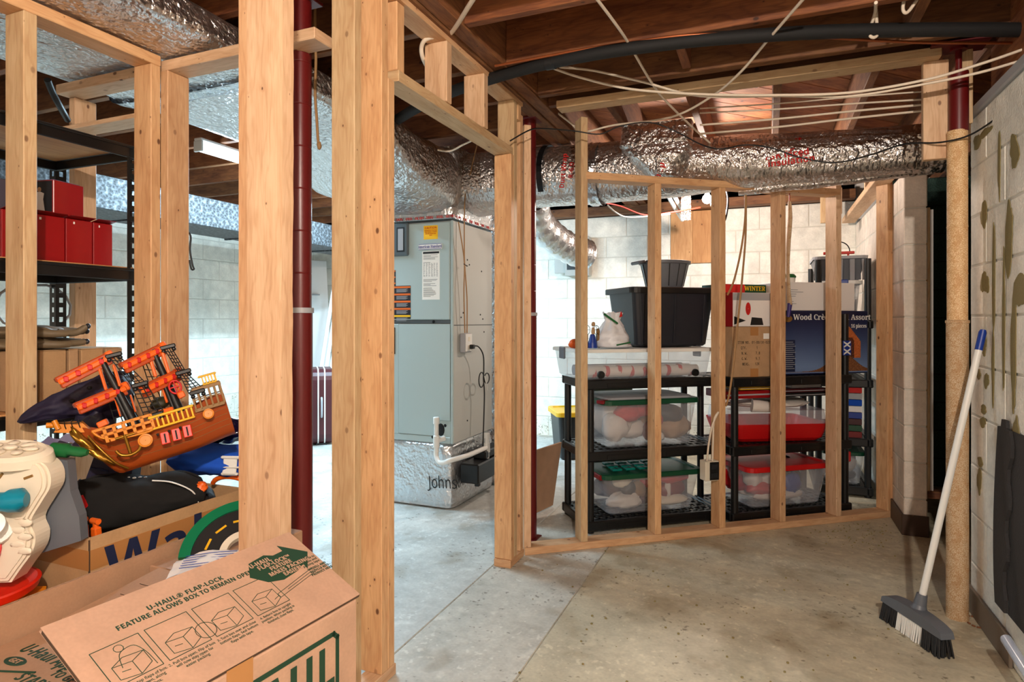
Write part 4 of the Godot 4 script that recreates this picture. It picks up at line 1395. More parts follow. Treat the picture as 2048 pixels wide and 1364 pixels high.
# one resin shelving unit: w wide, d deep; shelf tops at the given heights; local origin at the front-left foot, x right, -z back
func resin_unit(label: String, xf: Transform3D, w: float, d: float, tops: Array, posts: Array) -> Node3D:
	var t := thing("shelf_unit", label, "shelf")
	t.transform = xf
	for y in tops:
		var th := 0.055
		var fr := ST()
		# tray rim
		bb(fr, Vector3(0, y - th, -0.03), Vector3(w, y, 0), 0.006)
		bb(fr, Vector3(0, y - th, -d), Vector3(w, y, -d + 0.03), 0.006)
		bb(fr, Vector3(0, y - th, -d + 0.03), Vector3(0.03, y, -0.03), 0.006)
		bb(fr, Vector3(w - 0.03, y - th, -d + 0.03), Vector3(w, y, -0.03), 0.006)
		var sh := obj("shelf", fr, M.black_plastic, t)
		var gr := ST()
		var n := 18
		for i in n:
			var x := 0.03 + (w - 0.06) * (i + 0.5) / n
			bb(gr, Vector3(x - 0.008, y - 0.012, -d + 0.03), Vector3(x + 0.008, y - 0.004, -0.03), 0.0)
		for j in 6:
			var z := -0.03 - (d - 0.06) * (j + 0.5) / 6.0
			bb(gr, Vector3(0.03, y - 0.014, z - 0.012), Vector3(w - 0.03, y - 0.004, z + 0.012), 0.0)
		obj("grate", gr, M.black_plastic, sh)
		for s in [0.0, 1.0]:
			var rib := ST()
			bb(rib, Vector3(0.12 + s * (w - 0.5), y - 0.044, 0.0), Vector3(0.38 + s * (w - 0.5), y - 0.02, 0.004), 0.002)
			obj("panel_rib", rib, M.black_plastic, sh)
	for k in 4:
		var x: float = [0.03, w - 0.03, 0.03, w - 0.03][k]
		var z: float = [-0.03, -0.03, -d + 0.03, -d + 0.03][k]
		var ps := ST()
		lathe(ps, T(Vector3(x, 0, z)), [Vector2(0.001, 0.0), Vector2(0.021, 0.0), Vector2(0.021, posts[k]), Vector2(0.001, posts[k])], 18)
		obj("post", ps, M.black_plastic, t)
	return t

func carton(called: String, label: String, cat: String, xf: Transform3D, size: Vector3, mat: Material, bev := 0.003) -> Node3D:
	var t := thing(called, label, cat)
	t.transform = xf
	var st := ST()
	cbox(st, T(Vector3(0, size.y * 0.5, 0)), size, bev)
	obj("box", st, mat, t)
	return t

func build_storage():
	resin_unit("black resin shelf unit behind the diagonal wall, left one holding green-lidded tubs", DT(0.43, 0, 0.20), 0.87, 0.42, [0.07, 0.46, 0.865], [0.86, 0.86, 0.86, 0.86])
	resin_unit("black resin shelf unit behind the diagonal wall, middle one holding the nativity carton", DT(1.305, 0, 0.11), 0.85, 0.42, [0.07, 0.46, 0.865], [0.86, 1.24, 0.86, 0.86])
	resin_unit("black resin shelf unit against the right block wall in the storage corner", Transform3D(Basis(Vector3.UP, deg_to_rad(90.0)), Vector3(0.665, 0, -4.76)), 0.86, 0.36, [0.07, 0.40, 0.80, 1.20], [1.62, 1.62, 1.62, 1.62])
	var top := 0.8655
	# --- long clear underbed tub on the left unit
	var t := thing("clear_tub", "long low clear tub with a white lid and wrapping paper, on the left shelf unit", "storage tub")
	t.transform = DT(0.805, top, 0.41)
	tub(t, 0.86, 0.165, 0.42, 0.02, M.clear_tub, M.white_plastic, 0.02, 0.014, M.grey_plastic)
	for s in [-0.29, 0.31]:
		var wh := ST()
		lathe(wh, T(Vector3(s, 0.028, 0.20), Vector3(90, 0, 0)), [Vector2(0.001, 0.014), Vector2(0.02, 0.014), Vector2(0.022, 0.008), Vector2(0.022, 0.0)], 16)
		obj("wheel", wh, M.black_plastic, t)
	var r := RandomNumberGenerator.new()
	r.seed = 31
	for k in 3:
		var ro := thing("wrapping_roll", ["roll of red and white wrapping paper at the front of the long clear tub", "roll of plain white wrapping paper in the long clear tub", "roll of pale grey wrapping paper at the back of the long clear tub"][k], "gift wrap")
		ro.transform = DT(0.80, top + 0.04, 0.27 + k * 0.085, Vector3(0, 0, 90))
		var st := ST()
		lathe(st, T(Vector3.ZERO), [Vector2(0.001, -0.36), Vector2(0.032, -0.36), Vector2(0.032, 0.36), Vector2(0.001, 0.36)], 20)
		obj("paper", st, [M.cloth_white, M.white_paint, M.light_grey][k], ro)
		if k == 0:
			for j in 9:
				var sp := ST()
				lathe(sp, T(Vector3(0, -0.33 + j * 0.078, 0), Vector3(r.randf_range(-8, 8), 0, r.randf_range(-14, 14))), [Vector2(0.0318, 0), Vector2(0.0326, 0.004), Vector2(0.0326, 0.022), Vector2(0.0318, 0.026)], 20)
				obj("printed_band", sp, M.print_red, ro)
	# --- big black tote, planter, bag and figures on its lid
	var by := top + 0.1745
	var k1 := thing("black_tote", "large black tote with a lid, on top of the long clear tub", "storage tub")
	k1.transform = DT(1.085, by, 0.57)
	tub(k1, 0.56, 0.35, 0.40, 0.035, M.slate_plastic, M.black_plastic, 0.035, 0.022)
	for s in [-0.2, 0.0, 0.2]:
		var rb := ST()
		cbox(rb, T(Vector3(s, 0.17, 0.187), Vector3(5, 0, 0)), Vector3(0.012, 0.30, 0.008), 0.002)
		obj("rib", rb, M.slate_plastic, k1)
	var pl := thing("planter", "grey half-barrel planter on the black tote lid", "planter")
	pl.transform = DT(1.10, by + 0.366, 0.54)
	var ps := ST()
	lathe(ps, T(Vector3.ZERO), [Vector2(0.001, 0.0), Vector2(0.118, 0.0), Vector2(0.120, 0.01), Vector2(0.152, 0.150), Vector2(0.168, 0.152), Vector2(0.170, 0.170), Vector2(0.160, 0.172), Vector2(0.148, 0.160), Vector2(0.112, 0.015), Vector2(0.001, 0.015)], 36, 1.0, 0.85)
	obj("bowl", ps, M.grey_plastic, pl)
	for k in 14:
		var a := TAU * k / 14.0
		var sv := ST()
		var p0 := Vector3(cos(a) * 0.1205, 0.012, sin(a) * 0.1205 * 0.85)
		var p1 := Vector3(cos(a) * 0.1525, 0.148, sin(a) * 0.1525 * 0.85)
		tube(sv, [p0, p1], 0.0035, 5)
		obj("stave_groove", sv, M.charcoal, pl)
	var hk := ST()
	cbox(hk, T(Vector3(-0.185, 0.16, 0), Vector3(0, 0, 10)), Vector3(0.05, 0.02, 0.12), 0.006)
	obj("handle", hk, M.grey_plastic, pl)
	# plastic bag
	var bg := thing("plastic_bag", "white translucent plastic bag tied at the top, in front of the black tote", "bag")
	bg.transform = DT(0.655, by, 0.36)
	var bs := ST()
	grid(bs, 40, 22, func(u: float, v: float) -> Vector3:
		var a := u * TAU
		var rad := 0.0
		if v < 0.12: rad = lerpf(0.0, 1.0, v / 0.12)
		elif v < 0.8: rad = lerpf(1.0, 0.36, pow((v - 0.12) / 0.68, 1.6))
		else: rad = lerpf(0.36, 0.5, (v - 0.8) / 0.2)
		var y := 0.0 if v < 0.12 else (v - 0.12) / 0.88 * 0.205
		var fold := 1.0 + 0.16 * sin(a * 7.0 + v * 3.0) * smoothstep(0.2, 0.9, v) + (nz(NF, u * 64.0, v * 50.0) - 0.5) * 0.25
		return Vector3(cos(a) * 0.115 * rad * fold, y + (nz(NF, u * 64.0, 3.0) - 0.5) * 0.03 * smoothstep(0.8, 1.0, v), -sin(a) * 0.085 * rad * fold), true)
	obj("sack", bs, M.bag_white, bg)
	var bl := ST()
	cbox(bl, T(Vector3(-0.03, 0.17, 0.045), Vector3(-20, 0, -38)), Vector3(0.10, 0.012, 0.004), 0.001)
	cbox(bl, T(Vector3(0.03, 0.025, 0.088), Vector3(0, 0, 10)), Vector3(0.09, 0.008, 0.004), 0.001)
	obj("print_stripe", bl, M.leaf_green, bg)
	var rt := ST()
	cbox(rt, T(Vector3(0.03, 0.195, 0.03), Vector3(0, 0, 12)), Vector3(0.035, 0.03, 0.008), 0.002)
	obj("red_tag", rt, M.red, bg)
	# figures
	var fg := thing("wire_figure", "small figurine in a blue skirt with wire wings, on the long clear tub lid", "figurine")
	fg.transform = DT(0.515, by, 0.33)
	var f1 := ST()
	lathe(f1, T(Vector3.ZERO), [Vector2(0.001, 0), Vector2(0.030, 0), Vector2(0.026, 0.03), Vector2(0.014, 0.075), Vector2(0.010, 0.08)], 18)
	obj("skirt", f1, M.blue, fg)
	var f2 := ST()
	blob(f2, T(Vector3(0.004, 0.098, 0)), Vector3(0.012, 0.024, 0.01), 0.1, 3.0, 12, 8)
	blob(f2, T(Vector3(0.005, 0.138, 0)), Vector3(0.012, 0.014, 0.012), 0.1, 5.0, 12, 8)
	obj("body", f2, M.card_tan, fg)
	for s in [-1.0, 1.0]:
		var f3 := ST()
		var lp: Array = []
		for k in 17:
			var a := TAU * k / 16.0
			lp.append(Vector3(s * (0.028 + cos(a) * 0.016), 0.105 + sin(a) * 0.026, -0.008))
		tube(f3, lp, 0.0016, 6)
		tube(f3, [Vector3(s * 0.012, 0.105, -0.008), Vector3(s * 0.044, 0.105, -0.008)], 0.0014, 6)
		tube(f3, [Vector3(s * 0.028, 0.08, -0.008), Vector3(s * 0.028, 0.13, -0.008)], 0.0014, 6)
		tube(f3, [Vector3(s * 0.026, 0.08, -0.006), Vector3(s * 0.03, 0.0, 0.0)], 0.0022, 6)
		obj("wing", f3, M.dark_steel, fg)
	var f4 := thing("wood_figure", "small brown wooden figurine beside the blue-skirted one", "figurine")
	f4.transform = DT(0.565, by, 0.35, Vector3(0, 30, 6))
	var g1 := ST()
	blob(g1, T(Vector3(0, 0.04, 0)), Vector3(0.016, 0.042, 0.014), 0.2, 9.0, 14, 10)
	blob(g1, T(Vector3(0, 0.095, 0)), Vector3(0.011, 0.02, 0.011), 0.1, 12.0, 12, 8)
	obj("body", g1, M.khaki, f4)
	var g2 := ST()
	tube(g2, [Vector3(0.01, 0.0, 0.01), Vector3(0.04, 0.1, 0.0)], 0.003, 6)
	obj("staff", g2, M.dark_steel, f4)
	blob_thing("orange_ball", "crumpled orange cloth half hidden behind a stud on the long tub lid", "cloth", DT(0.43, by + 0.024, 0.38), Vector3(0.045, 0.028, 0.035), M.orange, 0.2, 8.0)
	# --- clear tub on the middle shelf
	var my := 0.4605
	var m1 := thing("clear_tub", "tall clear tub with a white and green lid on the left unit's middle shelf", "storage tub")
	m1.transform = DT(0.855, my, 0.43)
	tub(m1, 0.60, 0.27, 0.38, 0.03, M.clear_tub, M.green, 0.028, 0.016)
	var li := ST()
	loft(li, T(Vector3(0, 0.278, 0)), [[0.0, 0.58, 0.36, 0.04], [0.014, 0.56, 0.34, 0.05], [0.02, 0.50, 0.28, 0.06]], true, true)
	obj("lid_tray", li, M.light_grey, m1)
	var rc := ST()
	cbox(rc, T(Vector3(-0.30, 0.272, 0.16), Vector3(0, 35, 0)), Vector3(0.07, 0.022, 0.05), 0.004)
	obj("red_corner", rc, M.deep_red, m1)
	stuffed("middle tub", [["red felt hat with a bow", "red", 0.74, 0.19, 0.30, Vector3(0.075, 0.05, 0.05)], ["white plush snowman", "cloth_white", 0.66, 0.08, 0.32, Vector3(0.07, 0.075, 0.06)], ["dark top hat", "charcoal", 1.02, 0.16, 0.32, Vector3(0.085, 0.055, 0.06)], ["red and white plush sleeve", "red", 0.93, 0.14, 0.30, Vector3(0.035, 0.04, 0.04)], ["beige plush bear", "card_tan", 1.05, 0.07, 0.33, Vector3(0.10, 0.065, 0.07)], ["red plush boot", "deep_red", 0.90, 0.06, 0.31, Vector3(0.05, 0.05, 0.05)], ["pale bundle of cloth", "cloth_white", 0.80, 0.06, 0.40, Vector3(0.08, 0.055, 0.07)], ["large white plush snowman body", "cloth_white", 0.70, 0.12, 0.42, Vector3(0.12, 0.11, 0.09)], ["brown plush animal", "card_tan", 1.0, 0.10, 0.45, Vector3(0.13, 0.10, 0.09)], ["small red bow", "red", 0.83, 0.20, 0.29, Vector3(0.06, 0.035, 0.03)], ["white pompom", "cloth_white", 0.94, 0.04, 0.27, Vector3(0.022, 0.022, 0.022)]], my)
	# --- clear tub on the bottom shelf
	var oy := 0.0705
	var o1 := thing("clear_tub", "clear tub with a dark green lid of decorations on the left unit's bottom shelf", "storage tub")
	o1.transform = DT(0.865, oy, 0.42)
	tub(o1, 0.62, 0.235, 0.36, 0.035, M.clear_tub, M.green, 0.028, 0.016)
	var rc2 := ST()
	cbox(rc2, T(Vector3(-0.325, 0.225, 0.08)), Vector3(0.02, 0.03, 0.16), 0.004)
	obj("red_latch", rc2, M.deep_red, o1)
	for i in 4:
		for j in 3:
			var pd := thing("teal_gift_box", "teal ornament box on the dark green lid, %s row, %s" % [["front", "middle", "back"][j], ["leftmost", "second from left", "second from right", "rightmost"][i]], "box", Vector3.ZERO, 0.0, "teal boxes on the green lid")
			pd.transform = DT(0.66 + i * 0.085 + j * 0.008, oy + 0.247, 0.32 + j * 0.075)
			var st := ST()
			cbox(st, T(Vector3(0, 0.007, 0)), Vector3(0.062, 0.014, 0.045), 0.004)
			obj("box", st, M.teal, pd)
			var rbn := ST()
			cbox(rbn, T(Vector3(0, 0.0146, 0)), Vector3(0.008, 0.001, 0.045), 0.0)
			obj("band", rbn, M.black_plastic, pd)
	stuffed("bottom tub", [["white knitted stocking", "cloth_white", 0.72, 0.06, 0.30, Vector3(0.10, 0.04, 0.06)], ["dark round bauble", "charcoal", 0.74, 0.13, 0.30, Vector3(0.04, 0.045, 0.04)], ["gold bauble", "khaki", 0.81, 0.12, 0.30, Vector3(0.045, 0.045, 0.04)], ["red spotted ribbon", "red", 0.87, 0.16, 0.29, Vector3(0.05, 0.03, 0.03)], ["bright red felt hat", "red", 1.02, 0.175, 0.30, Vector3(0.10, 0.032, 0.05)], ["dark red plush coat", "deep_red", 1.02, 0.10, 0.32, Vector3(0.09, 0.05, 0.06)], ["cream fleece cuff", "cream", 1.0, 0.045, 0.30, Vector3(0.11, 0.03, 0.05)], ["white tissue bundle", "cloth_white", 0.83, 0.19, 0.32, Vector3(0.09, 0.02, 0.05)], ["burgundy cloth", "burgundy", 0.85, 0.06, 0.33, Vector3(0.1, 0.03, 0.06)], ["wide burgundy blanket", "burgundy", 0.86, 0.10, 0.46, Vector3(0.24, 0.085, 0.08)], ["white fur trim", "cloth_white", 0.99, 0.115, 0.27, Vector3(0.018, 0.045, 0.02)], ["cream cord bundle", "cream", 0.70, 0.17, 0.29, Vector3(0.05, 0.03, 0.03)]], oy)
	# --- middle unit, upper shelf
	var c1 := carton("moving_carton", "brown shipping carton with printed item number on the middle shelf unit", "box", DU(1.545, top, 0.34), Vector3(0.30, 0.298, 0.22), M.card_tan)
	for k in 5:
		letters("print", ["ITEM NO. 01-00/30-023", "QTY.      1      ", "N.W.     7.8    ", "G.W.     9.1    ", "MEAS.   12X    "][k], 0.016, T(Vector3(-0.005, 0.205 - k * 0.032, 0.1106)), M.print_black, c1, "Droid Sans Mono", false, 0.8)
	for y in [0.275, 0.03]:
		box("tape", Vector3(-0.03, y - 0.03, 0.1102), Vector3(0.025, y + 0.02, 0.1108), M.packing_tape, c1, 0.0)
	box("sticker", Vector3(0.06, 0.225, 0.1103), Vector3(0.1, 0.258, 0.111), M.print_white, c1, 0.0)
	var c2 := carton("gift_box", "white and red gift box on the brown shipping carton", "box", DU(1.545, top + 0.299, 0.34), Vector3(0.30, 0.20, 0.22), M.white_paint)
	box("red_side", Vector3(-0.1515, 0.0, -0.11), Vector3(-0.149, 0.2, 0.11), M.box_red, c2, 0.0)
	var em := ST()
	lathe(em, T(Vector3(-0.045, 0.105, 0.1105), Vector3(90, 0, 0)), [Vector2(0.001, 0.001), Vector2(0.017, 0.001), Vector2(0.018, 0.0)], 20, 1.0, 2.1)
	obj("red_emblem", em, M.print_red, c2)
	var sw := ST()
	prism(sw, T(Vector3(0, 0, 0.1105)), PackedVector2Array([Vector2(-0.14, 0.012), Vector2(-0.06, 0.035), Vector2(-0.14, 0.06)]), 0.001)
	prism(sw, T(Vector3(0, 0, 0.1105)), PackedVector2Array([Vector2(-0.03, 0.008), Vector2(0.06, 0.008), Vector2(0.05, 0.05), Vector2(-0.02, 0.055)]), 0.001)
	obj("printed_shape", sw, M.print_black, c2)
	box("grey_panel", Vector3(-0.148, 0.155, 0.1102), Vector3(0.148, 0.198, 0.1108), M.light_grey, c2, 0.0)
	var c3 := carton("game_box", "flat green and red game box lying behind the white gift box", "box", DU(1.66, top + 0.505, 0.52, Vector3(0, 6, 0)), Vector3(0.46, 0.055, 0.2), M.green)
	box("red_panel", Vector3(-0.228, 0.002, 0.1002), Vector3(-0.06, 0.053, 0.1008), M.print_red, c3, 0.0)
	letters("print", "WINTER  ECO", 0.028, T(Vector3(0.07, 0.03, 0.1012)), M.print_yellow, c3, "Droid Serif", true)
	# nativity carton
	var c4 := carton("nativity_carton", "dark blue wooden nativity set carton with a stable picture, on the middle unit", "box", DU(2.095, top, 0.40), Vector3(0.655, 0.395, 0.24), M.navy)
	var pic := tex(256, 160, func(x: int, y: int) -> Color:
		var v := y / 160.0
		var c := Color(0.05, 0.08, 0.22).lerp(Color(0.42, 0.52, 0.68), clampf(v * 1.2 - 0.05, 0.0, 1.0))
		var px := x / 256.0
		var mound := 0.97 - 0.30 * exp(-pow((px - 0.70) / 0.20, 2.0))
		if v > mound and v < 0.98:
			var straw := nz(NF, x * 3.0, y * 3.0)
			return Color(0.36, 0.21, 0.12).lerp(Color(0.62, 0.42, 0.26), clampf((straw - 0.3) * 2.0, 0.0, 1.0))
		var dx := absf(px - 0.71)
		var hut := 0.205 - maxf(0.0, 0.48 - v) * 0.55
		if v > 0.24 and v < 0.76 and dx < hut:
			var grain := nz(NF, x * 2.0, y * 2.0 + 40.0)
			var base := Color(0.62, 0.30, 0.14).lerp(Color(0.85, 0.50, 0.28), grain)
			if v > 0.42 and dx < hut * 0.62: base = Color(0.22, 0.09, 0.05).lerp(Color(0.75, 0.45, 0.3), clampf((nz(NF, x * 4.0, y * 4.0) - 0.5) * 3.0, 0.0, 1.0))
			return base
		return c)
	var pm := plain("nativity_print", Color(1, 1, 1), 0.4)
	pm.albedo_texture = pic
	var fp := ST()
	quad(fp, Vector3(-0.322, 0.008, 0.1207), Vector3(0.322, 0.008, 0.1207), Vector3(0.322, 0.388, 0.1207), Vector3(-0.322, 0.388, 0.1207), Vector3(0, 0, 1), Vector2(0, 1), Vector2(1, 1), Vector2(1, 0), Vector2(0, 0))
	obj("front_print", fp, pm, c4)
	letters("title", "Wood Crèche and Assort", 0.034, T(Vector3(-0.24, 0.355, 0.1213)), M.print_white, c4, "Droid Serif", true, 1.0, 0)
	letters("title", "16 pieces", 0.024, T(Vector3(0.255, 0.30, 0.1213)), M.print_white, c4, "Droid Serif", true, 0.8)
	box("text_panel", Vector3(-0.305, 0.02, 0.121), Vector3(-0.225, 0.215, 0.1214), M.print_navy, c4, 0.0)
	for k in 14:
		box("text_line", Vector3(-0.30, 0.20 - k * 0.0125, 0.1214), Vector3(-0.24 + 0.01 * (k % 3), 0.2035 - k * 0.0125, 0.1218), M.light_grey, c4, 0.0)
	var se := ST()
	lathe(se, T(Vector3(-0.275, 0.345, 0.1208), Vector3(90, 0, 0)), [Vector2(0.001, 0.0012), Vector2(0.02, 0.0012), Vector2(0.021, 0)], 20, 1.5, 1.0)
	obj("gold_seal", se, M.khaki, c4)
	var lb := thing("strap_label", "blue and white label on the tall black post in front of the nativity carton", "label")
	lb.transform = DU(2.195, 1.03, 0.213)
	box("card", Vector3(-0.033, -0.045, 0.0), Vector3(0.03, 0.045, 0.003), M.blue, lb, 0.001)
	letters("print", "XX", 0.05, T(Vector3(0.0, 0.0, 0.0035), Vector3(0, 0, 90)), M.print_white, lb, "Droid Sans", true)
	var c5 := carton("white_box", "plain white carton with small print lying on the nativity carton", "box", DU(2.05, top + 0.396, 0.40), Vector3(0.54, 0.175, 0.24), M.white_paint)
	for k in 6:
		box("print", Vector3(-0.225, 0.125 - k * 0.013 - (0.02 if k > 3 else 0.0), 0.1202), Vector3([-0.16, -0.12, -0.17, -0.175, -0.19, -0.17][k], 0.129 - k * 0.013 - (0.02 if k > 3 else 0.0), 0.1207), M.light_grey, c5, 0.0)
	var c6 := thing("food_jar", "small tub with a bright green lid standing on the white carton", "jar")
	c6.transform = DU(1.93, top + 0.572, 0.42)
	var j1 := ST()
	lathe(j1, T(Vector3.ZERO), [Vector2(0.001, 0), Vector2(0.045, 0), Vector2(0.048, 0.04), Vector2(0.001, 0.04)], 20)
	obj("tub_body", j1, M.white_plastic, c6)
	var j2 := ST()
	lathe(j2, T(Vector3.ZERO), [Vector2(0.05, 0.034), Vector2(0.052, 0.044), Vector2(0.04, 0.058), Vector2(0.001, 0.06)], 20)
	obj("lid", j2, M.leaf_green, c6)
	# hanging strip
	var hs := thing("hanging_strip", "long mottled tan cloth strip with a purple tip hanging from the diagonal wall's plate", "strip")
	hs.transform = DT(1.635, 1.90, 0.04)
	var h1 := ST()
	tube(h1, curve([Vector3(0, 0, 0.0), Vector3(0.003, -0.1, 0), Vector3(-0.008, -0.25, 0), Vector3(-0.012, -0.4, 0), Vector3(-0.004, -0.55, 0), Vector3(0.004, -0.62, 0)], 6), [0.008, 0.012, 0.014, 0.015, 0.016, 0.017, 0.018, 0.018, 0.018, 0.018, 0.018, 0.017, 0.017, 0.017, 0.016, 0.015, 0.015, 0.014, 0.014, 0.014, 0.014, 0.014, 0.014, 0.015, 0.016, 0.017, 0.018, 0.018, 0.016, 0.012, 0.01], 12, true, 0.5)
	obj("sleeve", h1, M.column_tan, hs)
	var h2 := ST()
	tube(h2, [Vector3(0.003, -0.6, 0), Vector3(-0.008, -0.68, 0)], [0.014, 0.01], 10)
	obj("purple_tip", h2, plain("violet", Color(0.22, 0.16, 0.42), 0.5), hs)
	var h3 := ST()
	tube(h3, [Vector3(0, 0.044, 0), Vector3(0, 0, 0)], 0.003, 6)
	obj("hook", h3, M.cable_red, hs)
	# --- middle unit, middle shelf: games and a red tub
	var g := 0.4605
	var q1 := thing("red_tub", "clear tub on a bright red base with white cloth, middle shelf unit", "storage tub")
	q1.transform = DU(1.80, g, 0.47, Vector3(0, -9, 0))
	var qa := ST()
	loft(qa, Transform3D.IDENTITY, [[0.0, 0.52, 0.34, 0.04], [0.02, 0.58, 0.38, 0.05], [0.09, 0.63, 0.42, 0.06], [0.11, 0.64, 0.43, 0.06]], true, false)
	obj("base", qa, M.red, q1)
	var qb := ST()
	loft(qb, Transform3D.IDENTITY, [[0.105, 0.62, 0.41, 0.05], [0.19, 0.60, 0.40, 0.05]], false, true)
	obj("cover", qb, M.clear_tub, q1)
	var cl := thing("folded_cloth", "folded grey-white cloth lying on the red-based tub", "cloth")
	cl.transform = DU(1.78, g + 0.192, 0.46, Vector3(0, -9, 0))
	var cs := ST()
	grid(cs, 40, 20, func(u: float, v: float) -> Vector3:
		var a := u * TAU
		var w := 1.0 + (nz(NS, u * 256.0, v * 120.0) - 0.5) * 0.35
		var b := v * PI
		return Vector3(cos(a) * sin(b) * 0.29 * w, 0.03 - cos(b) * 0.03 * w, -sin(a) * sin(b) * 0.17 * w), true)
	obj("fabric", cs, M.cloth_white, cl)
	var cr := ST()
	tube(cr, [Vector3(-0.16, 0.03, 0.16), Vector3(-0.05, 0.02, 0.19)], [0.042, 0.03], 16)
	obj("rolled_end", cr, M.cloth_white, cl)
	var gl := [["flat red toy box stacked under the middle unit's upper shelf", "box_red", 1.52, 0.275, 0.36, Vector3(0.30, 0.045, 0.22)], ["flat yellow game box on the red toy box", "yellow", 1.60, 0.325, 0.36, Vector3(0.26, 0.018, 0.2)], ["flat black game box beside the stacked toy boxes", "black_soft", 1.90, 0.275, 0.36, Vector3(0.42, 0.02, 0.22)], ["thin dark red board game on the flat black game box", "burgundy", 1.92, 0.297, 0.38, Vector3(0.40, 0.022, 0.22)], ["slim white box at the top of the stacked board games", "white_paint", 1.98, 0.321, 0.40, Vector3(0.22, 0.018, 0.18)]]
	for e in gl:
		var gb := carton("game_box", e[0], "box", DU(e[2], g + e[3], e[4]), e[5], M[e[1]])
		box("trim_line", Vector3(-e[5].x * 0.5, e[5].y * 0.4, e[5].z * 0.5), Vector3(e[5].x * 0.5, e[5].y * 0.6, e[5].z * 0.5 + 0.0006), M.light_grey, gb, 0.0)
	# --- middle unit, bottom shelf
	var q3 := thing("clear_tub", "clear tub with a bright red lid on the middle unit's bottom shelf", "storage tub")
	q3.transform = DU(1.80, oy, 0.43)
	tub(q3, 0.57, 0.245, 0.40, 0.035, M.clear_tub, M.red, 0.03, 0.016)
	stuffed("red-lidded tub", [["white plush sheep", "cloth_white", 1.74, 0.15, 0.32, Vector3(0.07, 0.05, 0.05)], ["blue mitten", "blue", 1.89, 0.11, 0.31, Vector3(0.05, 0.07, 0.04)], ["red scarf", "red", 1.72, 0.09, 0.31, Vector3(0.13, 0.035, 0.05)], ["rolled white towel", "cloth_white", 1.80, 0.04, 0.31, Vector3(0.15, 0.028, 0.04)], ["white fleece bundle", "cloth_white", 1.63, 0.16, 0.33, Vector3(0.05, 0.06, 0.05)], ["grey hat", "charcoal", 1.86, 0.18, 0.32, Vector3(0.03, 0.025, 0.03)], ["wide red blanket", "red", 1.70, 0.11, 0.46, Vector3(0.18, 0.09, 0.09)], ["dark grey blanket", "charcoal", 1.95, 0.11, 0.44, Vector3(0.09, 0.10, 0.08)], ["white pillow", "cloth_white", 1.80, 0.05, 0.44, Vector3(0.2, 0.04, 0.1)]], oy, Vector2(-0.08, -0.1))
	# --- corner unit: books, tubs
	var bxy := 0.4005
	for k in 8:
		var b1 := thing("book", "%s book lying in the stack on the corner shelf unit, %s from the top" % [["red", "grey", "pale blue", "white", "blue", "dark red", "green", "crimson"][k], ["first", "second", "third", "fourth", "fifth", "sixth", "seventh", "eighth"][k]], "book", Vector3(0.50, bxy + 0.305 - k * 0.0435, -4.90), 90.0, "books on the corner shelf unit")
		var m: Material = [M.print_red, M.light_grey, M.clear_blue, M.white_paint, M.blue, M.burgundy, M.green, M.deep_red][k]
		var cv := ST()
		bb(cv, Vector3(-0.11, 0, -0.10), Vector3(0.11, 0.004, 0.10), 0.001)
		bb(cv, Vector3(-0.11, 0.036, -0.10), Vector3(0.11, 0.040, 0.10), 0.001)
		bb(cv, Vector3(-0.114, 0, -0.10), Vector3(-0.108, 0.040, 0.10), 0.001)
		obj("cover", cv, m if k != 2 else M.sky_blue, b1)
		box("pages", Vector3(-0.106, 0.0045, -0.096), Vector3(0.105, 0.0355, 0.096), M.cream, b1, 0.001)
	var q5 := thing("clear_tub", "small clear tub with a green lid low on the corner shelf unit", "storage tub", Vector3(0.49, 0.0705, -4.95), 90.0)
	tub(q5, 0.30, 0.22, 0.25, 0.02, M.clear_tub, M.green, 0.025, 0.012, M.red)
	blob_thing("cloth_bundle", "white cloth bundle inside the small green-lidded tub", "cloth", T(Vector3(0.49, 0.20, -4.93)), Vector3(0.09, 0.07, 0.11), M.cloth_white, 0.15, 61.0)
	blob_thing("cloth_bundle", "dark blue cloth bundle at the bottom of the small green-lidded tub", "cloth", T(Vector3(0.49, 0.12, -4.93)), Vector3(0.09, 0.04, 0.11), M.slate_plastic, 0.1, 62.0)
	var q6 := thing("clear_tub", "clear tub with a white lid and blue latches high on the corner shelf unit", "storage tub", Vector3(0.485, 1.2005, -5.19), 90.0)
	tub(q6, 0.60, 0.27, 0.24, 0.02, M.clear_tub, M.white_plastic, 0.025, 0.016, M.blue)
	blob_thing("fabric_pile", "pink-brown fabric pile inside the white-lidded clear tub", "cloth", T(Vector3(0.485, 1.32, -5.17)), Vector3(0.10, 0.11, 0.26), M.card_pink, 0.15, 44.0)
	var q7 := thing("slat_basket", "grey-blue slatted basket on the white tub lid in the corner", "basket", Vector3(0.48, 1.483, -5.10))
	var w1 := ST()
	loft(w1, Transform3D.IDENTITY, [[0.0, 0.24, 0.34, 0.03], [0.15, 0.33, 0.44, 0.04], [0.155, 0.32, 0.43, 0.04], [0.02, 0.22, 0.32, 0.03]], true, true)
	obj("basket_body", w1, M.grey_plastic, q7)
	for k in 9:
		var x := -0.15 + k * 0.0375
		var sl := ST()
		cbox(sl, T(Vector3(x, 0.075, 0.197), Vector3(16, 0, x * 25.0)), Vector3(0.03, 0.15, 0.006), 0.001)
		obj("slat", sl, M.light_grey if k % 2 == 0 else M.grey_plastic, q7)
	var w2 := ST()
	loft(w2, T(Vector3(0, 0.15, 0)), [[0.0, 0.345, 0.455, 0.045], [0.02, 0.35, 0.46, 0.045], [0.02, 0.31, 0.42, 0.04], [0.0, 0.31, 0.42, 0.04]], false, false)
	obj("rim", w2, M.light_grey, q7)
	var hg := thing("red_rack", "red metal rack with a curved handle on the slatted basket", "rack", Vector3(0.48, 1.655, -5.10))
	var r1 := ST()
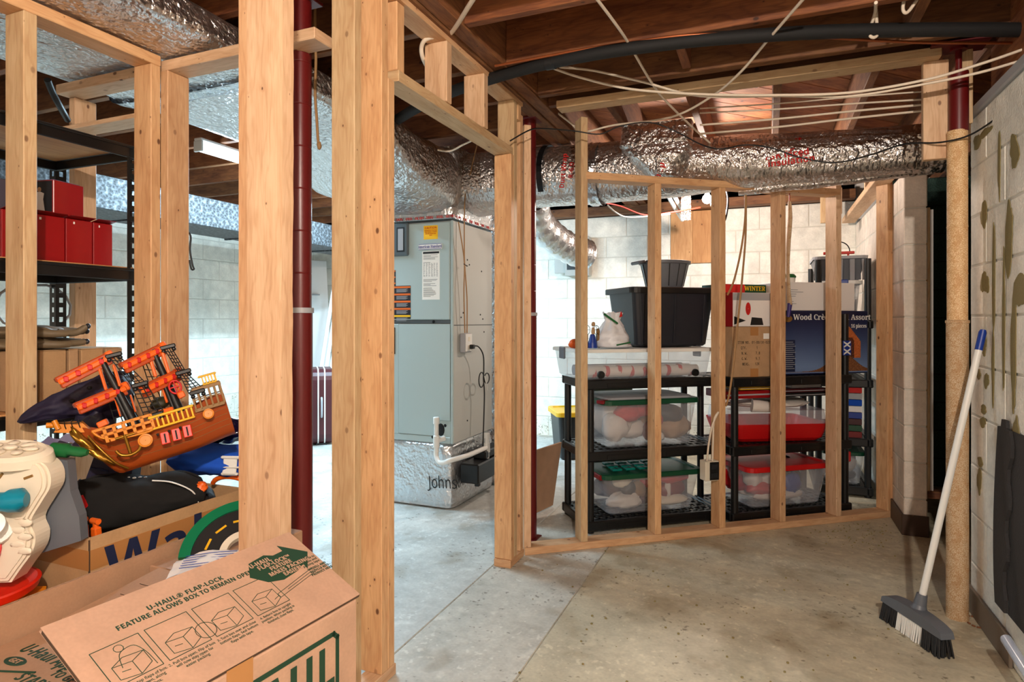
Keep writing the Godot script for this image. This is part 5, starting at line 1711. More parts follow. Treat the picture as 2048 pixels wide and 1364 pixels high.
	cbox(r1, T(Vector3(0, 0.03, 0.1)), Vector3(0.20, 0.02, 0.02), 0.003)
	cbox(r1, T(Vector3(0.06, 0.0, 0.1)), Vector3(0.014, 0.06, 0.014), 0.002)
	cbox(r1, T(Vector3(-0.06, 0.0, 0.1)), Vector3(0.014, 0.06, 0.014), 0.002)
	obj("bar", r1, M.cable_red, hg)
	var r2 := ST()
	var arc: Array = []
	for k in 13:
		var a := PI * k / 12.0
		arc.append(Vector3(cos(a) * 0.07, 0.04 + sin(a) * 0.07, 0.1))
	tube(r2, arc, 0.004, 6)
	obj("handle", r2, M.dark_steel, hg)
	# --- things behind the left unit
	var yt := thing("black_tote", "black tote with a yellow lid on the floor behind the left shelf unit", "storage tub", Vector3(-1.47, 0, -5.35), 30.0)
	tub(yt, 0.62, 0.40, 0.42, 0.03, M.black_plastic, M.yellow, 0.04, 0.02)
	var gd := thing("green_tote", "dark green tote on the yellow-lidded tote behind the left shelf unit", "storage tub", Vector3(-1.30, 0.418, -5.35), 30.0)
	tub(gd, 0.40, 0.30, 0.32, 0.02, plain("olive", Color(0.10, 0.16, 0.10), 0.5), M.green, 0.03, 0.014)
	var fb := thing("flattened_carton", "folded brown carton leaning against the left end of the shelf unit", "box")
	fb.transform = DT(0.30, 0.0, 0.62, Vector3(0, -50, 0))
	var fs := ST()
	cbox(fs, T(Vector3(0, 0.215, 0), Vector3(0, 0, -9)), Vector3(0.012, 0.42, 0.36), 0.002)
	obj("panel", fs, M.card, fb)
	var fs2 := ST()
	cbox(fs2, T(Vector3(-0.06, 0.22, 0.20), Vector3(12, 40, -8)), Vector3(0.012, 0.36, 0.16), 0.002)
	obj("flap", fs2, M.card, fb)
	# fixtures on the walls
	var ep := thing("electric_panel", "grey-green electrical panel on the white back wall behind a stud", "panel", Vector3(-1.80, 1.84, -6.064))
	box("cabinet", Vector3(-0.08, -0.19, 0.0), Vector3(0.17, 0.20, 0.10), M.furnace_side, ep, 0.004)
	box("door", Vector3(-0.20, -0.16, 0.06), Vector3(-0.07, 0.13, 0.075), M.furnace_side, ep, 0.004)
	box("opening", Vector3(-0.06, -0.13, 0.10), Vector3(0.15, 0.13, 0.103), M.charcoal, ep, 0.002)
	var wb := setting("trim_2")
	lumber("plywood_board", Vector3(-0.85, 1.742, -6.065), Vector3(-0.645, 2.235, -6.045), wb, "board")
	lumber("plywood_board", Vector3(-0.644, 1.742, -6.065), Vector3(-0.44, 2.235, -6.046), wb, "board")
	var sb := thing("switch_box", "cream double outlet box on a stud of the diagonal wall", "outlet")
	sb.transform = DT(1.10, 0.36, 0.035)
	box("body", Vector3(-0.045, -0.055, -0.03), Vector3(0.04, 0.055, 0.03), M.cream, sb, 0.003)
	box("face", Vector3(-0.02, -0.05, 0.0302), Vector3(0.038, 0.05, 0.034), M.black_plastic, sb, 0.002)
	for y in [-0.024, 0.024]:
		box("socket", Vector3(-0.01, y - 0.014, 0.0342), Vector3(0.028, y + 0.014, 0.037), M.charcoal, sb, 0.003)
	# framing blocks and a corner brace near the pier
	var tr := setting("trim_3")
	lumber("block", Vector3(0.50, 2.10, -5.90), Vector3(0.589, 2.32, -5.862), tr)
	lumber("block", Vector3(0.40, 1.98, -5.55), Vector3(0.489, 2.32, -5.512), tr)
	lumber("block", Vector3(0.62, 2.04, -4.85), Vector3(0.705, 2.32, -4.812), tr)
	lumber("rail", Vector3(0.60, 2.035, -6.0), Vector3(0.70, 2.075, -4.1), tr)
	lumber("block", Vector3(0.62, 2.08, -4.45), Vector3(0.709, 2.32, -4.412), tr)
	lumber("rail", Vector3(0.84, 2.035, -5.2), Vector3(0.88, 2.125, -3.2), tr)

# soft things packed in a tub; spots in the diagonal wall's frame
func stuffed(where: String, list: Array, y0: float, shift := Vector2.ZERO):
	var sd := 3.0
	for e in list:
		blob_thing("soft_decoration", "%s packed inside the %s" % [e[0], where], "decoration", DT(e[2] + shift.x, y0 + maxf(0.008 + e[3], (e[5] as Vector3).y * 1.3 + 0.012), e[4] + 0.035 + shift.y), e[5] * 1.16, M[e[1]], 0.22, sd, "soft decorations in tubs")
		sd += 17.0

# ---------------------------------------------------------------- black rivet shelving at the left with its boxes
func build_left_shelf():
	var t := thing("metal_shelf", "black metal rivet shelving with perforated uprights behind the left stud frame", "shelf", Vector3(-2.135, 0, -1.57))
	# local: x from 0 to -0.46, z from 0 to 0.95
	var up := ST()
	for a in [0, 1]:
		# one leg of the angle along -x, the other along +z, both with round-ended slots
		var run := Vector3(-1, 0, 0) if a == 0 else Vector3(0, 0, 1)
		var nrm := Vector3(0, 0, 1) if a == 0 else Vector3(1, 0, 0)
		for s in [[0.0, 0.011], [0.026, 0.038]]:
			bb(up, run * s[0], run * s[1] + Vector3(0, 1.83, 0) + nrm.abs() * 0.0022, 0.0)
		for k in 47:
			bb(up, run * 0.011 + Vector3(0, 0.02 + k * 0.0385, 0), run * 0.026 + Vector3(0, 0.02 + k * 0.0385 + 0.019, 0) + nrm.abs() * 0.0022, 0.0)
	var um := up.commit()
	put("upright", um, M.black_metal, t)
	put("upright", um, M.black_metal, t, T(Vector3(0, 0, 0.95), Vector3(0, 90, 0)))
	put("upright", um, M.black_metal, t, T(Vector3(-0.46, 0, 0), Vector3(0, -90, 0)))
	put("upright", um, M.black_metal, t, T(Vector3(-0.46, 0, 0.95), Vector3(0, 180, 0)))
	for y in [1.84, 1.395, 0.915, 0.42]:
		for q in [[Vector3(-0.004, y - 0.05, 0.0), Vector3(0.004, y - 0.006, 0.95)], [Vector3(-0.464, y - 0.05, 0.0), Vector3(-0.456, y - 0.006, 0.95)], [Vector3(-0.46, y - 0.05, -0.004), Vector3(0, y - 0.006, 0.004)], [Vector3(-0.46, y - 0.05, 0.946), Vector3(0, y - 0.006, 0.954)]]:
			var bm := ST()
			bb(bm, q[0], q[1], 0.003)
			# rolled lip
			var lip: Vector3 = Vector3(0.006, 0, 0) if absf(q[0].x - q[1].x) < 0.02 else Vector3(0, 0, 0.006)
			bb(bm, Vector3(q[0].x, y - 0.016, q[0].z) - lip, Vector3(q[1].x, y - 0.006, q[1].z) + lip, 0.003)
			obj("beam", bm, M.black_metal, t)
		lumber("deck_board", Vector3(-0.452, y - 0.014, 0.006), Vector3(-0.008, y - 0.001, 0.944), t, "board")
	# red ornament boxes on the second shelf
	var X0 := -2.235
	var y2 := 1.3945
	var zs := [[-1.548, -1.478, "narrow red ornament box at the right end of the red row, by the perforated upright"], [-1.474, -1.384, "second red ornament box from the perforated upright, in the row on the metal shelf"], [-1.380, -1.27, "third red ornament box from the perforated upright, under the box with an angel picture"], [-1.265, -1.19, "dark red ornament box fourth in the row, beside the near stud"], [-1.13, -1.04, "red ornament box left of the near stud on the metal shelf"]]
	for k in zs.size():
		var q = zs[k]
		var b := thing("ornament_box", q[2], "box", Vector3(X0, y2, (q[0] + q[1]) * 0.5), 0.0, "red ornament boxes")
		var w: float = q[1] - q[0]
		var st := ST()
		cbox(st, T(Vector3(-0.07, 0.0815, 0)), Vector3(0.14, 0.155, w), 0.002)
		obj("carton", st, M.box_red, b)
		var fl := ST()
		cbox(fl, T(Vector3(-0.005, 0.162, 0), Vector3(0, 0, 12)), Vector3(0.06, 0.002, w * 0.94), 0.0)
		obj("top_flap", fl, M.deep_red, b)
		box("gold_edge", Vector3(-0.139, 0.0, -w * 0.5), Vector3(0.0008, 0.006, w * 0.5), M.khaki, b, 0.0)
		box("sale_tag", Vector3(0.0002, 0.142, w * 0.18), Vector3(0.0008, 0.150, w * 0.24), M.print_white, b, 0.0)
	var a := thing("angel_box", "red ornament box with an angel picture standing on the red row", "box", Vector3(-2.245, y2 + 0.168, -1.40), 10.0, "red ornament boxes")
	var as1 := ST()
	cbox(as1, T(Vector3(-0.06, 0.058, 0)), Vector3(0.12, 0.115, 0.115), 0.002)
	obj("carton", as1, M.box_red, a)
	box("picture_panel", Vector3(-0.112, 0.003, 0.0578), Vector3(-0.006, 0.112, 0.0586), M.charcoal, a, 0.0)
	var an := ST()
	prism(an, T(Vector3(-0.058, 0, 0.059)), PackedVector2Array([Vector2(-0.022, 0.006), Vector2(0.024, 0.006), Vector2(0.016, 0.05), Vector2(0.02, 0.07), Vector2(0.006, 0.076), Vector2(-0.006, 0.076), Vector2(-0.02, 0.068), Vector2(-0.014, 0.045)]), 0.0006)
	obj("printed_angel", an, M.print_white, a)
	var an2 := ST()
	lathe(an2, T(Vector3(-0.058, 0.084, 0.0588), Vector3(90, 0, 0)), [Vector2(0.001, 0.0006), Vector2(0.008, 0.0006), Vector2(0.0085, 0)], 14)
	obj("printed_face", an2, M.card_tan, a)
	box("purple_backing", Vector3(-0.118, 0.117, -0.05), Vector3(-0.01, 0.119, 0.05), M.mauve, a, 0.0)
	var pb := thing("grey_carton", "dark grey-purple box standing behind the red ornament boxes", "box", Vector3(-2.47, y2, -1.33))
	box("carton", Vector3(-0.06, 0.001, -0.13), Vector3(0.06, 0.29, 0.13), plain("dusk", Color(0.30, 0.28, 0.33), 0.5), pb, 0.003)
	# small figure boxes at the very left
	var lf := thing("figure_box", "small red and gold figure box at the far left of the metal shelf", "box", Vector3(-2.23, y2 + 0.166, -1.09))
	box("carton", Vector3(-0.10, 0.0, -0.04), Vector3(0.0, 0.09, 0.05), M.box_red, lf, 0.002)
	box("window", Vector3(-0.09, 0.008, 0.0502), Vector3(-0.01, 0.075, 0.0508), M.khaki, lf, 0.0)
	# brown cartons on the third shelf
	var y3 := 0.9145
	var zb := [[-1.575, -1.51, "narrow brown carton by the perforated upright on the third shelf"], [-1.505, -1.425, "second brown carton from the perforated upright on the third shelf"], [-1.42, -1.385, "thin brown carton standing third from the perforated upright"], [-1.38, -1.295, "pale brown carton under the gloves, beside the near stud"], [-1.29, -1.2, "brown carton right behind the near stud on the third shelf"], [-1.15, -1.04, "brown carton left of the near stud on the third shelf"]]
	for k in zb.size():
		var q = zb[k]
		var w: float = q[1] - q[0] - 0.004
		var b := thing("small_carton", q[2], "box", Vector3(-2.175, y3, (q[0] + q[1]) * 0.5 + 0.03), 0.0, "brown cartons on the third shelf")
		var st := ST()
		cbox(st, T(Vector3(-0.11, 0.093, 0)), Vector3(0.22, 0.185, w), 0.0025)
		obj("carton", st, [M.card_tan, M.card_yellow][k % 2], b)
		box("lid_flap", Vector3(-0.215, 0.1862, -w * 0.5), Vector3(-0.004, 0.1885, w * 0.48), M.card_yellow, b, 0.0)
	# work gloves
	for k in 2:
		var g := thing("work_glove", ["olive-brown leather work glove, upper of the pair on the brown cartons", "olive-brown leather work glove, lower of the pair on the brown cartons"][k], "glove", Vector3(-2.24, y3 + 0.19 + (0.036 if k == 0 else 0.0), -1.30), -6.0 + k * 10.0, "work gloves")
		var gm: StandardMaterial3D = M.khaki_glove if M.has("khaki_glove") else plain("khaki_glove", Color(0.42, 0.36, 0.27), 0.6)
		var pl := ST()
		blob(pl, T(Vector3(0, 0.022, 0.02)), Vector3(0.055, 0.022, 0.09), 0.28, 5.0 + k * 9.0, 26, 14)
		obj("palm", pl, gm, g)
		var cu := ST()
		blob(cu, T(Vector3(0.0, 0.02, 0.11)), Vector3(0.06, 0.02, 0.06), 0.3, 15.0 + k * 9.0, 22, 12)
		obj("cuff", cu, gm, g)
		for f in 4:
			var fs := ST()
			var x0 := -0.036 + f * 0.024
			tube(fs, curve([Vector3(x0, 0.02, -0.04), Vector3(x0 * 1.2, 0.027 - f * 0.003, -0.09), Vector3(x0 * 1.3 + 0.006, 0.022 + (0.018 if k == 0 and f == 3 else 0.0), -0.14 + absf(f - 1.5) * 0.012)], 4), [0.012, 0.012, 0.0125, 0.0125, 0.012, 0.012, 0.0115, 0.011, 0.006], 10)
			obj("finger", fs, gm, g)
			var ft := ST()
			blob(ft, T(Vector3(x0 * 1.3 + 0.006, 0.022 + (0.018 if k == 0 and f == 3 else 0.0), -0.143 + absf(f - 1.5) * 0.012)), Vector3(0.011, 0.01, 0.008), 0.05, 2.0, 10, 6)
			obj("fingertip", ft, M.slate_plastic, g)
		var th := ST()
		tube(th, curve([Vector3(0.045, 0.018, 0.03), Vector3(0.075, 0.016, -0.01), Vector3(0.08, 0.016, -0.05)], 4), [0.014, 0.014, 0.014, 0.013, 0.013, 0.012, 0.012, 0.011, 0.007], 10)
		obj("thumb", th, gm, g)
	# loose cable looping behind
	var lc := thing("looped_cable", "pale grey cable looped on the wall side behind the metal shelf", "cable", Vector3(-2.62, 1.25, -1.55))
	var ls := ST()
	var lp: Array = []
	for k in 20:
		var an3 := TAU * k / 19.0 * 1.3
		lp.append(Vector3(0.0 + 0.01 * sin(an3 * 2.0), sin(an3) * 0.09, cos(an3) * 0.12 + k * 0.004))
	tube(ls, lp, 0.005, 8)
	obj("loop", ls, M.light_grey, lc)

# ---------------------------------------------------------------- toys in the open cartons at the left
func net(st: SurfaceTool, a0: Vector3, a1: Vector3, b0: Vector3, b1: Vector3, nu: int, nv: int, r: float) -> void:
	# rope lattice between edge a0-a1 (top) and b0-b1 (bottom)
	for i in nu + 1:
		var f := float(i) / nu
		tube(st, [a0.lerp(a1, f), b0.lerp(b1, f)], r, 5, false)
	for j in nv + 1:
		var g := float(j) / nv
		var l := a0.lerp(b0, g)
		var q := a1.lerp(b1, g)
		tube(st, [l, l.lerp(q, 0.5) + Vector3(0, -0.003, 0), q], r, 5, false)

func build_toys():
	ship()
	purple_toy()
	play_station()
	# black cloth bag
	var b := thing("cloth_bag", "black cloth bag with pale piping slumped in the open carton under the ship", "bag")
	b.transform = T(Vector3(-1.735, 0.665, -1.255), Vector3(0, 52, 3))
	var bs := ST()
	grid(bs, 48, 28, func(u: float, v: float) -> Vector3:
		var a := u * TAU
		var x := (v - 0.5) * 2.0
		var e := pow(maxf(0.0, 1.0 - pow(absf(x), 3.2)), 0.42)
		var w := 1.0 + (nz(NS, u * 256.0, v * 110.0) - 0.5) * 0.5 + (nz(NF, u * 64.0, v * 40.0) - 0.5) * 0.08
		var hgt := lerpf(0.098, 0.06, clampf(v * 1.1, 0.0, 1.0))
		return Vector3(x * 0.205, 0.0 + cos(a) * hgt * e * w, sin(a) * 0.10 * e * w), true)
	obj("sack", bs, M.cloth_black, b)
	var sm := ST()
	var ring: Array = []
	for k in 25:
		var a := TAU * k / 24.0
		ring.append(Vector3(-0.12, cos(a) * 0.086, sin(a) * 0.091))
	tube(sm, ring, 0.0022, 6)
	obj("seam", sm, M.charcoal, b)
	var pp := ST()
	tube(pp, curve([Vector3(0.06, 0.065, 0.055), Vector3(0.11, 0.055, 0.075), Vector3(0.16, 0.02, 0.075), Vector3(0.175, -0.02, 0.06)], 6), 0.0022, 6)
	obj("piping", pp, M.white_plastic, b)
	var sp := ST()
	for k in 9:
		blob(sp, T(Vector3(0.0 + k * 0.014, 0.075 - k * 0.002, 0.02 + (k % 2) * 0.004)), Vector3(0.006, 0.004, 0.005), 0.1, k, 8, 6)
	obj("drawstring", sp, M.white_plastic, b)
	# blue plush with a white clasp
	var p := thing("blue_plush", "bright blue plush cushion with a white fastening under the ship's stern", "plush")
	p.transform = T(Vector3(-1.665, 0.745, -1.50), Vector3(0, 25, -2))
	var ps := ST()
	blob(ps, Transform3D.IDENTITY, Vector3(0.15, 0.048, 0.085), 0.22, 33.0, 30, 18)
	obj("body", ps, M.sky_blue, p)
	var pc := ST()
	cbox(pc, T(Vector3(0.075, 0.0, 0.078), Vector3(-8, 0, 0)), Vector3(0.042, 0.055, 0.01), 0.003)
	cbox(pc, T(Vector3(0.075, 0.026, 0.078), Vector3(-8, 0, 0)), Vector3(0.056, 0.009, 0.012), 0.003)
	cbox(pc, T(Vector3(0.077, -0.004, 0.082), Vector3(-8, 0, 0)), Vector3(0.058, 0.005, 0.012), 0.002)
	cbox(pc, T(Vector3(0.075, -0.026, 0.078), Vector3(-8, 0, 0)), Vector3(0.052, 0.009, 0.012), 0.003)
	obj("clasp", pc, M.white_plastic, p)
	blob_thing("glossy_bag", "shiny dark purple foil bag behind the blue plush", "bag", T(Vector3(-1.72, 0.825, -1.57), Vector3(0, 25, 0)), Vector3(0.085, 0.045, 0.06), plain("gloss_purple", Color(0.07, 0.05, 0.16), 0.12), 0.35, 71.0)
	# odds and ends in the carton
	blob_thing("orange_toy", "small orange plastic toy wedged between the black bag and the blue plush", "toy", T(Vector3(-1.60, 0.69, -1.38)), Vector3(0.022, 0.018, 0.02), M.orange, 0.3, 4.0)
	var oc := thing("orange_curve", "orange plastic track curve in the right corner of the open carton", "toy", Vector3(-1.60, 0.665, -1.50), 20.0)
	var os := ST()
	var arc: Array = []
	for k in 11:
		var a := PI * 0.9 * k / 10.0
		arc.append(Vector3(cos(a) * 0.06, sin(a) * 0.035, sin(a) * 0.02))
	tube(os, arc, 0.008, 8)
	obj("rail", os, M.orange, oc)
	blob_thing("black_cloth", "crumpled black cloth in the right corner of the open carton", "cloth", T(Vector3(-1.70, 0.62, -1.43)), Vector3(0.09, 0.05, 0.07), M.black_soft, 0.25, 55.0)
	var tr := thing("black_tray", "flat black plastic base with two orange pegs in the open carton", "toy")
	tr.transform = T(Vector3(-1.69, 0.60, -1.085), Vector3(4, 0, 0))
	box("plate", Vector3(-0.10, 0, -0.055), Vector3(0.095, 0.02, 0.055), M.charcoal, tr, 0.006)
	for x in [0.03, 0.08]:
		var pg := ST()
		cbox(pg, T(Vector3(x, 0.042, 0.01)), Vector3(0.022, 0.045, 0.018), 0.003)
		tube(pg, [Vector3(x, 0.062, 0.01), Vector3(x, 0.076, 0.01)], 0.007, 10)
		tube(pg, [Vector3(x - 0.014, 0.08, 0.01), Vector3(x + 0.012, 0.08, 0.01)], 0.008, 10)
		obj("peg", pg, M.orange, tr)
	var rb := thing("red_wedge", "red plastic wedge block beside the grey toy panel", "toy")
	rb.transform = T(Vector3(-1.745, 0.69, -1.09), Vector3(20, 20, 18))
	var rs := ST()
	prism(rs, Transform3D.IDENTITY, PackedVector2Array([Vector2(-0.03, -0.02), Vector2(0.028, -0.018), Vector2(0.034, 0.018), Vector2(-0.012, 0.02)]), 0.05)
	obj("block", rs, M.red, rb)
	blob_thing("green_bush", "rough dark green toy bush beside the cream play station", "toy", T(Vector3(-1.76, 0.715, -1.04)), Vector3(0.022, 0.04, 0.03), M.leaf_green, 0.5, 88.0)

func ship():
	var t := thing("toy_ship", "brown plastic toy sailing ship with orange yards and black rope nets on the carton", "toy ship")
	t.transform = Transform3D(Basis(Vector3.UP, deg_to_rad(50.0)) * Basis(Vector3(0, 0, 1), deg_to_rad(15.0)) * Basis(Vector3(1, 0, 0), deg_to_rad(-4.0)) * Basis.from_scale(Vector3.ONE * 0.84), Vector3(-1.59, 0.866, -1.22))
	# hull: half width depends on x and height
	var hull := ST()
	var hw := func(x: float) -> float:
		var f := clampf((x + 0.20) / 0.44, 0.0, 1.0)
		return 0.082 * pow(sin(minf(f * 1.25, 1.0) * PI * 0.5), 0.8) * (1.0 - 0.18 * smoothstep(0.6, 1.0, f)) + 0.004
	var keel := func(x: float) -> float:
		return lerpf(0.05, -0.075, smoothstep(-0.205, -0.11, x)) + 0.01 * smoothstep(0.1, 0.24, x)
	var deck := func(x: float) -> float:
		return 0.066 + 0.045 * smoothstep(-0.09, -0.20, x) + 0.02 * smoothstep(0.08, 0.24, x)
	for s in [-1.0, 1.0]:
		grid(hull, 44, 16, func(u: float, v: float) -> Vector3:
			var x := -0.20 + 0.44 * u
			var k: float = keel.call(x)
			var y: float = lerpf(k, deck.call(x), v)
			var w: float = hw.call(x) * pow(v, 0.42)
			return Vector3(x, y, s * w))
	grid(hull, 30, 6, func(u: float, v: float) -> Vector3:
		var x := -0.19 + 0.43 * u
		return Vector3(x, float(deck.call(x)) - 0.012, lerpf(-1.0, 1.0, v) * (float(hw.call(x)) - 0.002)))
	grid(hull, 8, 8, func(u: float, v: float) -> Vector3:
		var y: float = lerpf(keel.call(0.24), deck.call(0.24), v)
		return Vector3(0.24, y, lerpf(-1.0, 1.0, u) * float(hw.call(0.24)) * pow(v, 0.42)))
	obj("hull", hull, M.brown_plastic, t)
	# plank lines
	for k in 5:
		var pl := ST()
		var pts: Array = []
		var v := 0.28 + k * 0.13
		for i in 18:
			var x := -0.15 + 0.385 * i / 17.0
			pts.append(Vector3(x, lerpf(keel.call(x), deck.call(x), v), float(hw.call(x)) * pow(v, 0.42) + 0.0004))
		tube(pl, pts, 0.0008, 4, false)
		obj("plank_line", pl, M.khaki, t)
	# golden figurehead
	var fh := ST()
	blob(fh, T(Vector3(-0.185, 0.06, 0.018), Vector3(0, 0, 25)), Vector3(0.014, 0.05, 0.016), 0.45, 3.0, 18, 14)
	blob(fh, T(Vector3(-0.15, 0.0, 0.03), Vector3(0, 0, 40)), Vector3(0.01, 0.05, 0.012), 0.4, 13.0, 16, 12)
	tube(fh, curve([Vector3(-0.165, 0.075, 0.035), Vector3(-0.145, 0.03, 0.05), Vector3(-0.115, -0.03, 0.05), Vector3(-0.09, -0.062, 0.03)], 4), 0.004, 6)
	obj("figurehead", fh, M.gold, t)
	# ochre bow deck and bowsprit
	var bow := ST()
	prism(bow, T(Vector3(0, 0, 0)), PackedVector2Array([Vector2(-0.155, 0.085), Vector2(-0.175, 0.125), Vector2(-0.235, 0.13), Vector2(-0.25, 0.115), Vector2(-0.20, 0.095)]), 0.035)
	tube(bow, [Vector3(-0.19, 0.12, 0.0), Vector3(-0.265, 0.142, 0.0)], 0.009, 10)
	tube(bow, [Vector3(-0.235, 0.12, 0.02), Vector3(-0.24, 0.15, 0.015)], 0.008, 8)
	obj("bowsprit", bow, M.ochre, t)
	var lash := ST()
	for k in 4:
		var lp: Array = []
		for i in 9:
			var a := TAU * i / 8.0
			lp.append(Vector3(-0.235 + k * 0.018, 0.128 + sin(a) * 0.016 - k * 0.004, cos(a) * 0.022))
		tube(lash, lp, 0.0016, 5, false)
	tube(lash, curve([Vector3(-0.23, 0.14, 0.015), Vector3(-0.18, 0.125, 0.03), Vector3(-0.15, 0.135, 0.02), Vector3(-0.13, 0.12, 0.03)], 5), 0.002, 5)
	obj("lashing", lash, M.black_soft, t)
	# side railings: ochre lattice and yellow balustrade on the near side
	var zr := 0.084
	var lat := ST()
	for k in 3:
		bb(lat, Vector3(-0.145 + (2 - k) * 0.02, 0.040 + k * 0.021, zr - 0.004), Vector3(0.018, 0.049 + k * 0.021, zr + 0.005), 0.001)
	for k in 6:
		bb(lat, Vector3(-0.118 + k * 0.026, 0.040, zr - 0.004), Vector3(-0.108 + k * 0.026, 0.09, zr + 0.005), 0.001)
	tube(lat, curve([Vector3(-0.145, 0.088, zr), Vector3(-0.125, 0.06, zr), Vector3(-0.08, 0.042, zr), Vector3(0.0, 0.036, zr), Vector3(0.02, 0.046, zr)], 5), 0.004, 6)
	obj("lattice_rail", lat, M.ochre, t)
	var yr := ST()
	bb(yr, Vector3(0.008, 0.073, zr - 0.006), Vector3(0.142, 0.081, zr + 0.008), 0.002)
	bb(yr, Vector3(0.012, 0.036, zr - 0.006), Vector3(0.138, 0.043, zr + 0.006), 0.002)
	for k in 9:
		bb(yr, Vector3(0.014 + k * 0.0146, 0.04, zr - 0.003), Vector3(0.020 + k * 0.0146, 0.076, zr + 0.003), 0.001)
	obj("balustrade", yr, M.yellow, t)
	# stern castle with window openings, near and far side
	for s in [1.0, -1.0]:
		var ca := ST()
		var zz: float = s * 0.076
		bb(ca, Vector3(0.142, 0.05, zz - 0.004), Vector3(0.235, 0.062, zz + 0.004), 0.001)
		bb(ca, Vector3(0.150, 0.118, zz - 0.005), Vector3(0.240, 0.130, zz + 0.005), 0.001)
		for k in 6:
			bb(ca, Vector3(0.144 + k * 0.0175, 0.055, zz - 0.004), Vector3(0.150 + k * 0.0178, 0.125, zz + 0.004), 0.001)
		bb(ca, Vector3(0.144, 0.088, zz - 0.0025), Vector3(0.236, 0.092, zz + 0.0025), 0.0)
		obj("stern_castle", ca, M.khaki, t)
	var yr2 := ST()
	bb(yr2, Vector3(0.178, 0.158, -0.07), Vector3(0.236, 0.164, 0.08), 0.002)
	bb(yr2, Vector3(0.186, 0.130, -0.068), Vector3(0.230, 0.136, 0.078), 0.002)
	for k in 5:
		bb(yr2, Vector3(0.188 + k * 0.0095, 0.132, 0.072), Vector3(0.192 + k * 0.0095, 0.160, 0.078), 0.0)
		bb(yr2, Vector3(0.228, 0.132, -0.06 + k * 0.03), Vector3(0.232, 0.160, -0.055 + k * 0.03), 0.0)
	obj("stern_rail", yr2, M.yellow, t)
	# coins, anchor, gun ports
	for q in [[-0.016, 0.012, 0.021], [0.178, 0.035, 0.017]]:
		var co := ST()
		lathe(co, T(Vector3(q[0], q[1], 0.083), Vector3(84, 0, 0)), [Vector2(0.001, 0.006), Vector2(q[2] * 0.75, 0.006), Vector2(q[2] * 0.8, 0.008), Vector2(q[2], 0.007), Vector2(q[2], 0.0)], 22)
		obj("gold_coin", co, M.ochre, t)
	var an := ST()
	tube(an, [Vector3(-0.065, 0.05, 0.089), Vector3(-0.065, -0.012, 0.085)], 0.005, 8)
	tube(an, [Vector3(-0.092, 0.044, 0.088), Vector3(-0.038, 0.044, 0.088)], 0.0045, 8)
	tube(an, curve([Vector3(-0.10, 0.008, 0.084), Vector3(-0.09, -0.010, 0.084), Vector3(-0.065, -0.018, 0.085), Vector3(-0.04, -0.010, 0.084), Vector3(-0.03, 0.008, 0.084)], 4), 0.005, 8)
	obj("anchor", an, M.gold, t)
	for k in 3:
		var gp := ST()
		var x := 0.038 + k * 0.033
		cbox(gp, T(Vector3(x, 0.0, 0.080), Vector3(-14, 0, -4)), Vector3(0.026, 0.040, 0.008), 0.002)
		var lid := obj("gun_port", gp, M.orange if false else plain("coral", Color(0.86, 0.16, 0.06), 0.45), t)
		var slot := ST()
		cbox(slot, T(Vector3(x, 0.0, 0.0848), Vector3(-14, 0, -4)), Vector3(0.005, 0.03, 0.002), 0.0)
		cbox(slot, T(Vector3(x - 0.017, 0.018, 0.083)), Vector3(0.008, 0.008, 0.008), 0.002)
		obj("cannon_slot", slot, M.black_soft, lid)
	# deck cargo
	var dc := ST()
	cbox(dc, T(Vector3(0.06, 0.075, 0.03), Vector3(0, 20, 0)), Vector3(0.04, 0.03, 0.03), 0.003)
	obj("deck_crate", dc, M.orange, t)
	tbox("deck_crate", T(Vector3(0.115, 0.12, 0.03), Vector3(0, 10, 10)), Vector3(0.022, 0.022, 0.022), M.orange, t, 0.003)
	tbox("deck_crate", T(Vector3(-0.12, 0.10, 0.02), Vector3(0, 0, 10)), Vector3(0.03, 0.02, 0.03), M.orange, t, 0.003)
	var whl := ST()
	var wr: Array = []
	for k in 17:
		var a := TAU * k / 16.0
		wr.append(Vector3(0.105 + cos(a) * 0.018, 0.15 + sin(a) * 0.022, 0.02))
	tube(whl, wr, 0.0035, 6)
	tube(whl, [Vector3(0.087, 0.15, 0.02), Vector3(0.123, 0.15, 0.02)], 0.0025, 6)
	tube(whl, [Vector3(0.105, 0.128, 0.02), Vector3(0.105, 0.172, 0.02)], 0.0025, 6)
	obj("ship_wheel", whl, M.red, t)
	blob_mesh(t, "green_crate", Vector3(0.045, 0.11, -0.02), Vector3(0.03, 0.02, 0.03), plain("olive_toy", Color(0.14, 0.14, 0.05), 0.6), 6.0)
	# masts, yards with striped sails, rope nets
	for q in [[Vector3(-0.037, 0.06, 0.0), Vector3(-0.075, 0.305, 0.0)], [Vector3(0.097, 0.05, 0.0), Vector3(0.073, 0.292, 0.0)]]:
		var ms := ST()
		var a: Vector3 = q[0]
		var b: Vector3 = q[1]
		tube(ms, [a, a.lerp(b, 0.5), b], [0.016, 0.012, 0.009], 12)
		tube(ms, [a + Vector3(-0.014, 0, 0.012), a.lerp(b, 0.45) + Vector3(-0.01, 0, 0.01)], 0.007, 8)
		obj("mast", ms, M.black_plastic, t)
		for side in [-1.0, 1.0]:
			var br := ST()
			bb(br, Vector3(side * 0.020 - 0.007, 0.20, -0.01) + Vector3(a.lerp(b, 0.7).x, 0, 0), Vector3(side * 0.020 + 0.007, 0.275, 0.01) + Vector3(a.lerp(b, 0.85).x, 0, 0), 0.003)
			var br2 := ST()
			bb(br2, Vector3(side * 0.022 - 0.006, 0.105, -0.01) + Vector3(a.lerp(b, 0.2).x, 0, 0), Vector3(side * 0.022 + 0.006, 0.165, 0.01) + Vector3(a.lerp(b, 0.4).x, 0, 0), 0.003)
			obj("mast_bracket", br, M.orange, t)
			obj("mast_bracket", br2, M.orange, t)
